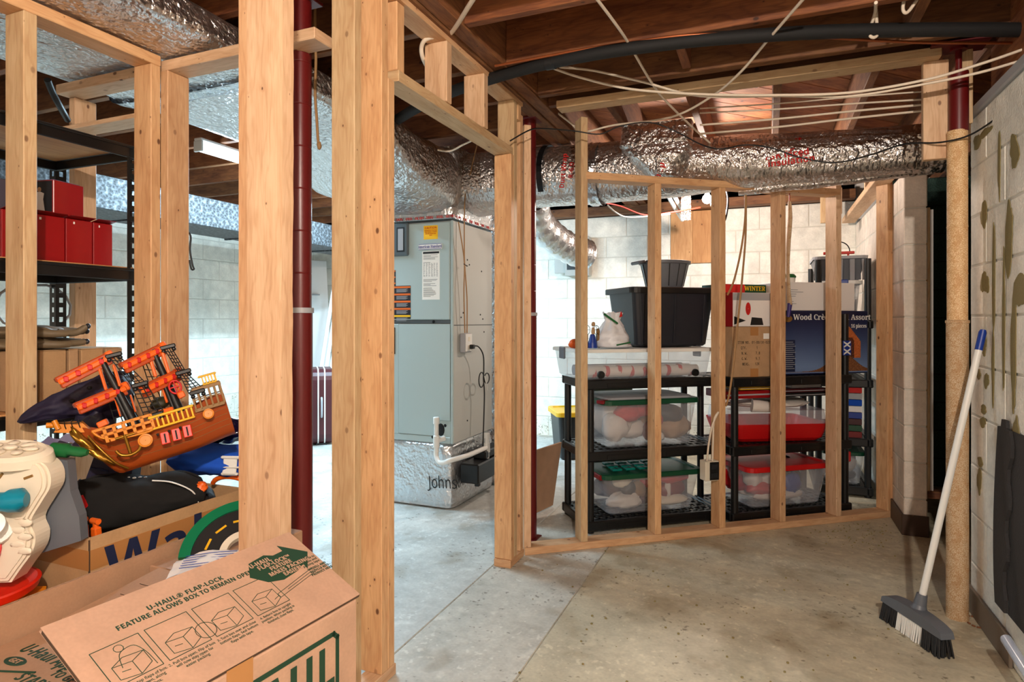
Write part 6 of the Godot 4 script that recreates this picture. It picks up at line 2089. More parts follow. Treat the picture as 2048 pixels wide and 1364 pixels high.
	for q in [[Vector3(-0.202, 0.262, 0.03), Vector3(-0.052, 0.304, -0.02)], [Vector3(-0.176, 0.170, 0.035), Vector3(-0.036, 0.192, -0.02)], [Vector3(-0.026, 0.257, 0.03), Vector3(0.103, 0.290, -0.02)], [Vector3(0.003, 0.166, 0.035), Vector3(0.126, 0.192, -0.02)]]:
		var a: Vector3 = q[0]
		var b: Vector3 = q[1]
		var ax := (b - a).normalized()
		var zz := ax.cross(Vector3.UP).normalized()
		var bas := Basis(ax, zz.cross(ax).normalized(), zz)
		if bas.determinant() < 0: bas.z = -bas.z
		var L := a.distance_to(b)
		var xf := Transform3D(bas, (a + b) * 0.5)
		var yd := ST()
		cbox(yd, xf * T(Vector3(0, 0.008, 0)), Vector3(L, 0.018, 0.03), 0.004)
		cbox(yd, xf * T(Vector3(0, -0.016, 0.006), Vector3(0, 0, 0)), Vector3(L * 0.96, 0.016, 0.018), 0.003)
		var ysp := obj("yard", yd, M.brown_orange if M.has("brown_orange") else plain("brown_orange", Color(0.66, 0.25, 0.06), 0.4), t)
		var sail := ST()
		cbox(sail, xf * T(Vector3(0, -0.002, 0.016)), Vector3(L * 0.98, 0.02, 0.012), 0.005)
		obj("furled_sail", sail, M.orange, ysp)
		for k in 4:
			var sp := ST()
			cbox(sp, xf * T(Vector3(-L * 0.36 + k * L * 0.22, -0.002, 0.0165), Vector3(0, 0, -30)), Vector3(L * 0.10, 0.0185, 0.0136), 0.003)
			obj("red_stripe", sp, M.red, ysp)
		var kn := ST()
		cbox(kn, xf * T(Vector3(L * 0.5, 0.004, 0)), Vector3(0.022, 0.03, 0.034), 0.004)
		obj("yard_end", kn, M.orange, ysp)
	for q in [[Vector3(-0.052, 0.305, 0.0), Vector3(-0.024, 0.298, 0.0), Vector3(-0.012, 0.195, 0.05), Vector3(0.03, 0.186, 0.05)], [Vector3(-0.012, 0.195, 0.05), Vector3(0.03, 0.186, 0.05), Vector3(0.0, 0.085, 0.078), Vector3(0.055, 0.085, 0.078)], [Vector3(0.105, 0.288, 0.0), Vector3(0.128, 0.282, 0.0), Vector3(0.128, 0.195, 0.05), Vector3(0.15, 0.187, 0.05)], [Vector3(0.128, 0.195, 0.05), Vector3(0.15, 0.187, 0.05), Vector3(0.14, 0.118, 0.076), Vector3(0.185, 0.118, 0.076)], [Vector3(-0.09, 0.25, -0.03), Vector3(-0.06, 0.24, -0.03), Vector3(-0.10, 0.08, -0.07), Vector3(-0.03, 0.08, -0.07)], [Vector3(0.03, 0.26, -0.03), Vector3(0.06, 0.25, -0.03), Vector3(0.03, 0.08, -0.07), Vector3(0.1, 0.08, -0.07)]]:
		var ns := ST()
		net(ns, q[0], q[1], q[2], q[3], 3, 7, 0.0017)
		obj("rope_net", ns, M.black_soft, t)
	for q in [Vector3(-0.038, 0.305, 0.0), Vector3(0.012, 0.19, 0.05), Vector3(0.03, 0.082, 0.078), Vector3(0.118, 0.288, 0.0), Vector3(0.142, 0.192, 0.05), Vector3(0.165, 0.116, 0.078)]:
		var cl := ST()
		cbox(cl, T(q), Vector3(0.048, 0.014, 0.016), 0.003)
		for s in [-1.0, 1.0]:
			blob(cl, T(q + Vector3(s * 0.016, -0.012, 0.004)), Vector3(0.007, 0.007, 0.006), 0.05, 1.0, 10, 6)
		obj("net_clamp", cl, M.black_plastic, t)

func blob_mesh(parent: Node, called: String, at: Vector3, r: Vector3, mat: Material, sd: float):
	var st := ST()
	blob(st, T(at), r, 0.2, sd, 16, 10)
	obj(called, st, mat, parent)

func purple_toy():
	var t := thing("rock_castle_toy", "dark purple plastic rock castle toy with a long beak, behind the ship", "toy")
	t.transform = Transform3D(Basis(Vector3.UP, deg_to_rad(42.0)), Vector3(-1.86, 0.645, -1.21))
	# head: a beak sweeping left from a craggy brow (local -x left, z towards the viewer)
	var hd := ST()
	grid(hd, 40, 30, func(u: float, v: float) -> Vector3:
		var a := u * TAU
		var x := lerpf(0.12, -0.17, v)
		var hh := 0.075 * pow(1.0 - v, 0.55) * smoothstep(0.0, 0.10, v + 0.02) + 0.002
		var ww := 0.06 * pow(1.0 - v, 0.5) * smoothstep(0.0, 0.10, v + 0.02) + 0.002
		var yc := 0.325 - 0.06 * v * v
		var w := 1.0 + (nz(NC, u * 256.0, v * 120.0) - 0.5) * 0.5 + (nz(NS, u * 256.0, v * 90.0) - 0.5) * 0.3
		var sy := sin(a)
		return Vector3(x, yc + sy * hh * w * (0.75 if sy < 0.0 else 1.0), cos(a) * ww * w), true)
	obj("beak", hd, M.purple, t)
	for q in [Vector3(-0.02, 0.325, 0.058), Vector3(0.015, 0.30, 0.064), Vector3(0.055, 0.315, 0.06), Vector3(0.02, 0.36, 0.05)]:
		var e := ST()
		blob(e, T(q), Vector3(0.007, 0.006, 0.006), 0.1, 2.0, 10, 6)
		obj("socket_hole", e, M.black_soft, t)
	var nk := ST()
	blob(nk, T(Vector3(0.02, 0.245, 0.0)), Vector3(0.05, 0.06, 0.045), 0.35, 44.0, 24, 16)
	obj("neck", nk, M.purple, t)
	# mauve parapet ring
	var rg := ST()
	grid(rg, 48, 4, func(u: float, v: float) -> Vector3:
		var a := u * TAU
		var rr := lerpf(0.92, 1.0, v)
		var jag := 0.008 * sin(a * 14.0)
		return Vector3(-0.03 + cos(a) * 0.115 * rr, 0.185 + v * 0.026 + jag + 0.012 * cos(a), -sin(a) * 0.075 * rr), true)
	grid(rg, 48, 2, func(u: float, v: float) -> Vector3:
		var a := u * TAU
		var rr := lerpf(0.92, 0.6, v)
		return Vector3(-0.03 + cos(a) * 0.115 * rr, 0.185 + 0.012 * cos(a), -sin(a) * 0.075 * rr), true)
	obj("parapet", rg, M.mauve, t)
	# tower slab below
	var sl := ST()
	prism(sl, T(Vector3(0.06, 0.09, 0.0), Vector3(0, -12, -14)), PackedVector2Array([Vector2(-0.06, -0.11), Vector2(0.085, -0.11), Vector2(0.06, 0.10), Vector2(-0.04, 0.11)]), 0.06)
	obj("tower", sl, M.purple, t)
	for k in 6:
		var gr := ST()
		cbox(gr, T(Vector3(0.04 + (k % 2) * 0.035, 0.03 + k * 0.022, 0.034 - 0.004), Vector3(0, -12, -14)), Vector3(0.05, 0.004, 0.006), 0.001)
		obj("groove", gr, M.navy, t)
	var rp := ST()
	tube(rp, [Vector3(0.09, 0.20, 0.04), Vector3(0.125, 0.208, 0.05)], 0.008, 8)
	obj("red_peg", rp, plain("coral_peg", Color(0.84, 0.10, 0.07), 0.45), t)

func play_station():
	var t := thing("play_station", "cream plastic toddler play station with turquoise bar and coloured knobs, at the left edge", "toy")
	t.transform = Transform3D(Basis(Vector3.UP, deg_to_rad(26.0)), Vector3(-1.674, 0.615, -0.877))
	# cream body: upright panel with a rounded top and a waist
	var bd := ST()
	var edge := curve([Vector3(0.055, -0.02, 0), Vector3(0.075, 0.01, 0), Vector3(0.102, 0.05, 0), Vector3(0.108, 0.085, 0), Vector3(0.098, 0.12, 0), Vector3(0.122, 0.165, 0), Vector3(0.141, 0.20, 0), Vector3(0.139, 0.235, 0), Vector3(0.118, 0.258, 0), Vector3(0.06, 0.270, 0)], 4)
	for lay in [[0.0, 0.05], [0.006, 0.064], [0.014, 0.072]]:
		var out := PackedVector2Array([Vector2(-0.2, -0.02 + lay[0])])
		for p in edge: out.append(Vector2(p.x - lay[0], clampf(p.y, -0.02 + lay[0], 0.27 - lay[0])))
		out.append(Vector2(-0.2, 0.27 - lay[0]))
		prism(bd, T(Vector3.ZERO), out, lay[1])
	obj("body", bd, M.cream, t)
	var tp := ST()
	lathe(tp, T(Vector3(0.035, 0.258, 0.0), Vector3(14, 0, -4)), [Vector2(0.095, 0.0), Vector2(0.092, 0.02), Vector2(0.078, 0.028), Vector2(0.07, 0.024), Vector2(0.001, 0.024)], 32, 1.0, 0.62)
	for k in 7:
		var a := TAU * k / 7.0
		blob(tp, T(Vector3(0.035 + cos(a) * 0.045, 0.286 + cos(a) * -0.003 - sin(a) * 0.006, sin(a) * 0.026), Vector3(0, -a * 57.0, 0)), Vector3(0.018, 0.006, 0.012), 0.05, 1.0, 12, 6)
	blob(tp, T(Vector3(0.035, 0.287, 0.0)), Vector3(0.016, 0.007, 0.013), 0.05, 1.0, 12, 6)
	obj("flower_top", tp, M.cream, t)
	for q in [[Vector3(0.03, 0.215, 0.036), Vector3(0.006, 0.05, 0.003), -35.0], [Vector3(0.10, 0.225, 0.036), Vector3(0.022, 0.006, 0.003), 20.0]]:
		var sl := ST()
		cbox(sl, T(q[0], Vector3(0, 0, q[2])), q[1], 0.001)
		obj("slot", sl, M.khaki, t)
	var bar := ST()
	tube(bar, [Vector3(-0.24, 0.176, 0.06), Vector3(0.065, 0.176, 0.06), Vector3(0.078, 0.178, 0.06), Vector3(0.10, 0.179, 0.058), Vector3(0.11, 0.179, 0.056)], [0.021, 0.021, 0.026, 0.027, 0.016], 18)
	obj("turquoise_bar", bar, M.turquoise, t)
	var gh := ST()
	tube(gh, [Vector3(0.10, 0.272, -0.045), Vector3(0.138, 0.268, -0.045), Vector3(0.141, 0.268, -0.045), Vector3(0.17, 0.264, -0.045), Vector3(0.182, 0.263, -0.045)], [0.017, 0.017, 0.012, 0.012, 0.007], 14)
	obj("green_handle", gh, M.leaf_green, t)
	var kn := ST()
	lathe(kn, T(Vector3(0.03, 0.105, 0.035), Vector3(60, 0, -20)), [Vector2(0.001, 0), Vector2(0.035, 0), Vector2(0.035, 0.012), Vector2(0.015, 0.02), Vector2(0.015, 0.04), Vector2(0.028, 0.05), Vector2(0.028, 0.058), Vector2(0.001, 0.062)], 20)
	obj("white_knob", kn, M.white_plastic, t)
	var kb := ST()
	blob(kb, T(Vector3(0.01, 0.128, 0.04)), Vector3(0.026, 0.016, 0.016), 0.05, 1.0, 16, 8)
	blob(kb, T(Vector3(0.01, 0.078, 0.04)), Vector3(0.03, 0.018, 0.016), 0.05, 1.0, 16, 8)
	obj("blue_bead", kb, M.turquoise, t)
	var rr := ST()
	lathe(rr, T(Vector3(-0.035, 0.062, 0.03), Vector3(78, 0, 0)), [Vector2(0.03, 0.0), Vector2(0.075, 0.0), Vector2(0.08, 0.012), Vector2(0.07, 0.02), Vector2(0.03, 0.02)], 28)
	obj("red_ring", rr, M.red, t)
	var relief := ST()
	for k in 6:
		blob(relief, T(Vector3(0.075 + (k % 2) * 0.016, 0.135 - k * 0.016, 0.034)), Vector3(0.016, 0.009, 0.004), 0.25, k * 5.0, 12, 6)
	obj("leaf_relief", relief, M.cream, t)
	# orange-red tray and yellow base below
	var ot := ST()
	lathe(ot, T(Vector3(-0.03, -0.062, 0.03)), [Vector2(0.001, 0.0), Vector2(0.10, 0.0), Vector2(0.125, 0.018), Vector2(0.13, 0.034), Vector2(0.122, 0.036), Vector2(0.105, 0.02), Vector2(0.001, 0.018)], 36)
	obj("coral_tray", ot, plain("coral_tray", Color(0.84, 0.13, 0.04), 0.4), t)
	var yt := ST()
	prism(yt, T(Vector3(-0.03, -0.095, 0.02), Vector3(-90, 0, 0)), PackedVector2Array([Vector2(-0.22, -0.10), Vector2(0.10, -0.12), Vector2(0.18, -0.05), Vector2(0.10, 0.09), Vector2(-0.22, 0.10)]), 0.05)
	obj("yellow_base", yt, plain("toy_yellow", Color(0.85, 0.50, 0.03), 0.45), t)
	var gp := ST()
	prism(gp, T(Vector3(0.12, 0.13, -0.055), Vector3(0, 0, 0)), PackedVector2Array([Vector2(-0.05, -0.11), Vector2(0.05, -0.08), Vector2(0.045, -0.02), Vector2(0.025, 0.04), Vector2(0.018, 0.115), Vector2(-0.02, 0.12), Vector2(-0.05, 0.1)]), 0.03)
	obj("grey_panel", gp, M.grey_plastic, t)

# ---------------------------------------------------------------- moving cartons in the foreground
# cardboard sheet with a visible fluted edge on its upper side (local y up, x along)
func corrugated(parent: Node, called: String, xf: Transform3D, w: float, h: float, mat: Material, flute := true) -> MeshInstance3D:
	var st := ST()
	cbox(st, T(Vector3(0, h * 0.5, 0.0036)), Vector3(w, h, 0.0011), 0.0)
	cbox(st, T(Vector3(0, h * 0.5, -0.0036)), Vector3(w, h, 0.0011), 0.0)
	var core := ST()
	cbox(core, T(Vector3(0, h * 0.5 - 0.003, 0)), Vector3(w, h - 0.006, 0.0058), 0.0)
	if flute:
		var n := int(w / 0.009)
		for k in n:
			var x0 := -w * 0.5 + w * k / n
			var x1 := -w * 0.5 + w * (k + 1) / n
			var s := 1.0 if k % 2 == 0 else -1.0
			cbox(st, T(Vector3((x0 + x1) * 0.5, h - 0.0005, 0), Vector3(0, -s * rad_to_deg(atan2(0.0060, x1 - x0)), 0)), Vector3((x1 - x0) * 1.1, 0.0012, 0.0009), 0.0)
	var sheet := obj(called, st, mat, parent, xf)
	if parent is Node3D and parent.get_parent() == self: obj("core", core, M.card_core, sheet)
	else: obj("core", core, M.card_core, parent, xf)
	return sheet

func build_boxes():
	# ---- outer open carton holding the toys
	var o := thing("open_carton", "large open brown carton with a fluted edge, holding the toys at the left", "box", Vector3(-1.745, 0, -0.93))
	corrugated(o, "side_wall", T(Vector3(0.275, 0.0, 0.0), Vector3(0, 90, 0)), 1.24, 0.605, M.card)
	corrugated(o, "side_wall", T(Vector3(-0.275, 0.0, 0.0), Vector3(0, 90, 0)), 1.24, 0.56, M.card)
	corrugated(o, "end_wall", T(Vector3(0.0, 0.0, -0.62)), 0.55, 0.58, M.card)
	corrugated(o, "end_wall", T(Vector3(0.0, 0.0, 0.62)), 0.55, 0.58, M.card)
	box("bottom", Vector3(-0.27, 0.0, -0.615), Vector3(0.27, 0.004, 0.615), M.card, o, 0.0)
	# toys below the visible layer rest on a filled lower carton
	var fl := carton("filled_carton", "closed brown carton inside the large open carton under the toys", "box", T(Vector3(-1.75, 0.005, -0.62)), Vector3(0.50, 0.425, 0.56), M.card_dark)
	box("tape", Vector3(-0.03, 0.4252, -0.28), Vector3(0.03, 0.4258, 0.28), M.packing_tape, fl, 0.0)
	# ---- carton with the blue lettering
	var w := thing("store_carton", "open brown carton with dark blue lettering and tape, holding the ship and black bag", "box", Vector3(-1.775, 0.006, -1.26))
	corrugated(w, "front_wall", T(Vector3(0.225, 0.0, 0.0), Vector3(0, 90, 0)), 0.49, 0.655, M.card_yellow, false)
	corrugated(w, "back_wall", T(Vector3(-0.225, 0.0, 0.0), Vector3(0, 90, 0)), 0.49, 0.655, M.card_yellow, false)
	corrugated(w, "end_wall", T(Vector3(0.0, 0.0, 0.245)), 0.45, 0.655, M.card_yellow, false)
	corrugated(w, "end_wall", T(Vector3(0.0, 0.0, -0.245)), 0.45, 0.655, M.card_yellow, false)
	box("bottom", Vector3(-0.22, 0.0, -0.24), Vector3(0.22, 0.004, 0.24), M.card_yellow, w, 0.0)
	box("fill_board", Vector3(-0.22, 0.54, -0.24), Vector3(0.22, 0.57, 0.24), M.card_dark, w, 0.0)
	letters("lettering", "Wal", 0.105, T(Vector3(0.2308, 0.566, 0.06), Vector3(0, 90, 0)), M.print_navy, w, "Droid Sans", true, 1.15)
	letters("small_print", "office supplies:", 0.013, T(Vector3(-0.02, 0.60, 0.2504)), M.print_navy, w)
	box("tape", Vector3(0.2292, 0.575, -0.244), Vector3(0.2300, 0.625, 0.246), M.packing_tape, w, 0.0)
	box("tape", Vector3(-0.06, 0.575, 0.2492), Vector3(0.229, 0.625, 0.2500), M.packing_tape, w, 0.0)
	# ---- app carton
	var a := thing("app_carton", "brown moving carton lying flat with green app lettering, left foreground", "box", Vector3(-1.245, 0, -0.74))
	box("carton", Vector3(-0.215, 0.001, -0.36), Vector3(0.215, 0.53, 0.40), M.card, a, 0.003)
	letters("lettering", "U-Haul App", 0.029, T(Vector3(-0.16, 0.5305, -0.05), Vector3(-90, -3, 0)), M.print_green, a, "Droid Sans", true, 0.78, 0)
	letters("lettering", "TO GET", 0.018, T(Vector3(0.03, 0.5305, -0.012), Vector3(-90, -3, 0)), M.print_green, a, "Droid Sans", true, 0.9)
	letters("lettering", "STARTED", 0.024, T(Vector3(0.005, 0.5305, 0.02), Vector3(-90, -3, 0)), M.print_green, a, "Droid Sans", true, 0.9)
	var ar := ST()
	lathe(ar, T(Vector3(-0.12, 0.5302, -0.01)), [Vector2(0.001, 0.0008), Vector2(0.022, 0.0008), Vector2(0.0225, 0)], 20, 1.25, 0.6)
	tube(ar, curve([Vector3(-0.148, 0.5305, 0.006), Vector3(-0.144, 0.5305, 0.022), Vector3(-0.126, 0.5305, 0.028), Vector3(-0.04, 0.5305, 0.0)], 4), 0.0022, 6)
	obj("phone_icon", ar, M.print_green, a)
	letters("icon_text", "GET", 0.012, T(Vector3(-0.12, 0.5314, -0.01), Vector3(-90, 0, 0)), M.card, a, "Droid Sans", true)
	var gp := ST()
	cbox(gp, T(Vector3(0.02, 0.5304, -0.10), Vector3(0, 12, 0)), Vector3(0.06, 0.0008, 0.03), 0.0)
	obj("green_patch", gp, M.print_green, a)
	var fp := corrugated(a, "raised_flap", T(Vector3(-0.02, 0.536, -0.12), Vector3(-80, -8, 0)), 0.36, 0.22, M.card)
	for k in 4:
		var ln := ST()
		tube(ln, curve([Vector3(-0.15, 0.02 + k * 0.045, 0.0046), Vector3(0.0, 0.03 + k * 0.045, 0.0046), Vector3(0.16, 0.02 + k * 0.05, 0.0046)], 4), 0.0008, 4)
		obj("printed_line", ln, M.print_black, fp)
	# ---- carton beside the post with papers and a toy road piece
	var c := carton("tall_carton", "brown carton between the toy carton and the wide near post", "box", T(Vector3(-1.368, 0, -1.285)), Vector3(0.18, 0.575, 0.36), M.card)
	box("tape", Vector3(-0.03, 0.5752, -0.18), Vector3(0.03, 0.5758, 0.18), M.packing_tape, c, 0.0)
	var rd := thing("road_track", "curved toy road piece with green edge and yellow dashes beside the near post", "toy track")
	rd.transform = T(Vector3(-1.30, 0.577, -1.26), Vector3(-48, 42, 0))
	for q in [["green_edge", 0.128, 0.156, 0.02, M.teal_green if M.has("teal_green") else plain("teal_green", Color(0.0, 0.42, 0.27), 0.35)], ["road", 0.060, 0.128, 0.010, M.black_soft], ["inner_edge", 0.042, 0.060, 0.016, M.cream]]:
		var st := ST()
		var poly := PackedVector2Array()
		for k in 25:
			var an := PI * (0.42 + 0.58 * k / 24.0)
			poly.append(Vector2(cos(an), sin(an)) * float(q[2]))
		for k in range(24, -1, -1):
			var an := PI * (0.42 + 0.58 * k / 24.0)
			poly.append(Vector2(cos(an), sin(an)) * float(q[1]))
		prism(st, Transform3D.IDENTITY, poly, q[3])
		obj(q[0], st, q[4], rd)
	for k in 3:
		var an := PI * (0.55 + k * 0.17)
		var ds := ST()
		cbox(ds, T(Vector3(cos(an) * 0.094, sin(an) * 0.094, 0.0053), Vector3(0, 0, rad_to_deg(an) + 90)), Vector3(0.032, 0.006, 0.001), 0.0)
		obj("yellow_dash", ds, M.yellow, rd)
	var pa := thing("printed_paper", "crumpled white printed paper lying in front of the toy road piece", "paper", Vector3(-1.29, 0.578, -1.14), 40.0)
	var pst := ST()
	grid(pst, 16, 12, func(u: float, v: float) -> Vector3:
		return Vector3((u - 0.5) * 0.17, 0.018 * sin(u * 3.0) + 0.014 * nz(NS, u * 120.0, v * 120.0), (v - 0.5) * -0.12))
	obj("sheet", pst, M.cloth_white, pa)
	var pl := ST()
	for k in 6:
		tube(pl, [Vector3(-0.06, 0.022 + 0.004 * k * 0.1, -0.045 + k * 0.017), Vector3(0.0, 0.027, -0.04 + k * 0.017), Vector3(0.06, 0.024, -0.043 + k * 0.017)], 0.0009, 4)
	obj("printed_line", pl, M.blue, pa)
	var fz := thing("packing_foam", "torn white packing foam poking out between the cartons", "packing", Vector3(-1.17, 0.548, -0.86), 25.0)
	var fzs := ST()
	blob(fzs, Transform3D.IDENTITY, Vector3(0.06, 0.012, 0.035), 0.5, 19.0, 24, 12)
	obj("foam", fzs, M.white_plastic, fz)
	# ---- moving box in the foreground with its raised flap
	var sp := carton("support_carton", "brown carton under the foreground moving box", "box", T(Vector3(-0.9, 0, -0.81)), Vector3(0.23, 0.234, 0.44), M.card)
	box("tape", Vector3(-0.02, 0.2342, -0.22), Vector3(0.02, 0.2348, 0.22), M.packing_tape, sp, 0.0)
	var u := thing("moving_box", "brown moving box with green printed instructions on its raised flap, foreground", "box")
	# fold edge runs from the far right corner towards the camera
	var far := Vector3(-0.765, 0.641, -1.039)
	var along := Vector3(-0.098, 0, 0.995).normalized()
	u.transform = Transform3D(Basis(along, Vector3.UP, along.cross(Vector3.UP)), far)
	# local x runs along the fold towards the camera (0 .. 0.47), local z = away from the aisle?
	var side := 1.0 if (u.transform.basis.z).x < 0.0 else -1.0   # direction into the box
	box("body", Vector3(0.004, -0.405, 0.0), Vector3(0.466, -0.004, side * 0.185), M.card_pink, u, 0.003)
	# flap tilted up from the fold
	var fx := Vector3(0.1975, 0, 0)
	var flap := Node3D.new()
	flap.name = "flap"
	u.add_child(flap)
	# flap axes: x along the fold, y towards the free edge, z = upper face
	var fdir := Vector3(0, 0.092, side * 0.198).normalized()
	var fn := Vector3(1, 0, 0).cross(fdir)
	if fn.y < 0.0: fn = -fn
	# reading direction: from the near end (left in view) to the far end
	var bx := Vector3(-1, 0, 0)
	flap.transform = Transform3D(Basis(bx, fdir, bx.cross(fdir)), Vector3(0.47, 0, 0))
	var up := 1.0 if (flap.transform.basis.z).y > 0.0 else -1.0
	var fz2 := up * 0.0045
	corrugated(flap, "panel", T(Vector3(0.235, 0, 0)), 0.475, 0.222, M.card_pink)
	var fr := 0.0 if up > 0.0 else 180.0
	var P := func(x: float, y: float) -> Transform3D: return T(Vector3(x, y, fz2), Vector3(0, fr, 0))
	letters("print", "U-HAUL® FLAP-LOCK", 0.0098, P.call(0.205, 0.176), M.print_green, flap, "Droid Sans", true, 1.05)
	letters("print", "FEATURE ALLOWS BOX TO REMAIN OPEN", 0.0098, P.call(0.205, 0.162), M.print_green, flap, "Droid Sans", true, 0.97)
	for k in 4:
		var x0 := 0.062 + k * 0.082
		var y0 := 0.098
		var fm := ST()
		for e in [[Vector3(x0 - 0.036, y0 - 0.034, fz2), Vector3(x0 + 0.036, y0 - 0.034, fz2)], [Vector3(x0 + 0.036, y0 - 0.034, fz2), Vector3(x0 + 0.036, y0 + 0.040, fz2)], [Vector3(x0 + 0.036, y0 + 0.040, fz2), Vector3(x0 - 0.036, y0 + 0.040, fz2)], [Vector3(x0 - 0.036, y0 + 0.040, fz2), Vector3(x0 - 0.036, y0 - 0.034, fz2)]]:
			tube(fm, [e[0], e[1]], 0.0007, 4)
		obj("print_frame", fm, M.print_green, flap)
		var dr := ST()
		var q: Array = []
		var c0 := Vector3(x0, y0 - 0.008, fz2)
		# small line drawing of a carton
		for e in [[-0.024, -0.018, 0.004, -0.024], [0.004, -0.024, 0.026, -0.012], [-0.024, -0.018, -0.024, 0.008], [0.004, -0.024, 0.004, 0.004], [0.026, -0.012, 0.026, 0.014], [-0.024, 0.008, 0.004, 0.004], [0.004, 0.004, 0.026, 0.014], [-0.024, 0.008, -0.004, 0.018], [-0.004, 0.018, 0.026, 0.014], [-0.016, -0.006, -0.004, -0.008]]:
			tube(dr, [c0 + Vector3(e[0], e[1], 0), c0 + Vector3(e[2], e[3], 0)], 0.0006, 4)
		if k == 0:
			# bending figure drawn in outline
			tube(dr, curve([c0 + Vector3(-0.012, 0.0, 0), c0 + Vector3(-0.006, 0.022, 0), c0 + Vector3(0.004, 0.030, 0), c0 + Vector3(0.020, 0.030, 0), c0 + Vector3(0.028, 0.010, 0), c0 + Vector3(0.030, -0.02, 0)], 4), 0.0006, 4)
			var hp: Array = []
			for i in 11: hp.append(c0 + Vector3(0.0 + cos(TAU * i / 10.0) * 0.007, 0.036 + sin(TAU * i / 10.0) * 0.007, 0))
			tube(dr, hp, 0.0006, 4)
		if k == 1 or k == 2:
			var hp2: Array = []
			for i in 17: hp2.append(c0 + Vector3((0.040 if k == 1 else -0.042) + cos(TAU * i / 16.0) * 0.017, -0.004 + sin(TAU * i / 16.0) * 0.017, 0))
			tube(dr, hp2, 0.0006, 4)
		obj("print_drawing", dr, M.print_green, flap)
		for j in 3:
			letters("print", [["1. Separate top flaps of box.", "Push flaps down, along", "the sides of box."], ["2. Pull box open. Flip of box", "will now stay open for", "easier packing"], ["3. Turn box over and close", "bottom flaps. Seal bottom", "flaps with tape."], ["4. Return box to upright", "position. When packing is", "finished, close flaps."]][k][j], 0.0043, P.call(x0 - 0.003, 0.056 - j * 0.0075), M.print_green, flap)
	# green arrow
	var aw := ST()
	prism(aw, P.call(0.39, 0.158), PackedVector2Array([Vector2(-0.072, -0.008), Vector2(-0.05, -0.036), Vector2(-0.02, -0.046), Vector2(0.02, -0.040), Vector2(0.042, -0.030), Vector2(0.040, -0.046), Vector2(0.074, -0.006), Vector2(0.030, 0.040), Vector2(0.030, 0.022), Vector2(0.004, 0.020), Vector2(-0.012, 0.030), Vector2(-0.052, 0.024)]), 0.0008)
	obj("green_arrow", aw, M.print_green, flap)
	for k in 5:
		letters("arrow_text", ["U-HAUL", "FLAP-LOCK™", "FEATURE", "MAKES PACKING", "EASIER!"][k], [0.011, 0.0105, 0.010, 0.010, 0.010][k], T(Vector3([0.358, 0.383, 0.39, 0.402, 0.40][k], 0.173 - k * 0.0125, fz2 + up * 0.0009), Vector3(0, fr, 0)), M.card_pink, flap, "Droid Sans", true, 0.9)
	var kn := ST()
	for e in [[0.335, 0.078, 0.44, 0.098], [0.335, 0.088, 0.44, 0.110], [0.44, 0.098, 0.44, 0.110], [0.335, 0.078, 0.335, 0.088], [0.335, 0.084, 0.322, 0.080], [0.36, 0.088, 0.43, 0.102]]:
		tube(kn, [Vector3(e[0], e[1], fz2), Vector3(e[2], e[3], fz2)], 0.0006, 4)
	obj("print_knife", kn, M.print_green, flap)
	for j in 3:
		letters("print", ["Use knife to", "cut box and", "packing tape."][j], 0.0055, P.call(0.448, 0.136 - j * 0.008), M.print_green, flap)
	for j in 3:
		letters("print", ["WE SELL AND", "RECYCLE KITS", "PRODUCT HERE"][j], 0.0055, P.call(0.452, 0.108 - j * 0.008), M.print_green, flap, "Droid Sans", true)
	# logo on the side facing the aisle
	var lz := -side * 0.0006
	var ly := 0.0 if side < 0.0 else 180.0
	var lg := ST()
	var cn := Vector3(0.165, -0.115, lz)
	var rim: Array = []
	for q in [[-0.105, -0.07], [-0.105, 0.06], [-0.095, 0.07], [0.24, 0.07], [0.25, 0.06], [0.25, -0.07], [0.24, -0.08], [-0.095, -0.08], [-0.105, -0.07]]:
		rim.append(cn + Vector3(q[0], q[1], 0))
	for k in rim.size() - 1:
		var d: Vector3 = (rim[k + 1] - rim[k])
		cbox(lg, Transform3D(Basis(d.normalized(), Vector3(0, 0, 1).cross(d.normalized()), Vector3(0, 0, 1)), (rim[k] + rim[k + 1]) * 0.5), Vector3(d.length() + 0.008, 0.009, 0.0008), 0.0)
	obj("logo_frame", lg, M.print_green, u)
	letters("logo", "U-HAUL", 0.078, T(cn + Vector3(0.072, 0.012, lz), Vector3(0, ly, 0)), M.print_green, u, "Droid Sans", true, 0.86)
	box("logo_stripe", cn + Vector3(-0.09, -0.066, -0.0004), cn + Vector3(0.235, -0.044, 0.0004), M.print_orange, u, 0.0)
	var tp := ST()
	cbox(tp, T(Vector3(0.28, -0.03, lz)), Vector3(0.05, 0.06, 0.0008), 0.0)
	obj("clear_tape", tp, M.packing_tape, u)

# ---------------------------------------------------------------- pipes and cables under the joists
func cable(called: String, label: String, category: String, pts: Array, r: float, mat: Material, sides := 8, group := "") -> void:
	var t := thing(called, label, category, pts[0], 0.0, group)
	var loc: Array = []
	for p in pts: loc.append((p as Vector3) - (pts[0] as Vector3))
	var st := ST()
	tube(st, curve(loc, 6), r, sides)
	obj("jacket", st, mat, t)

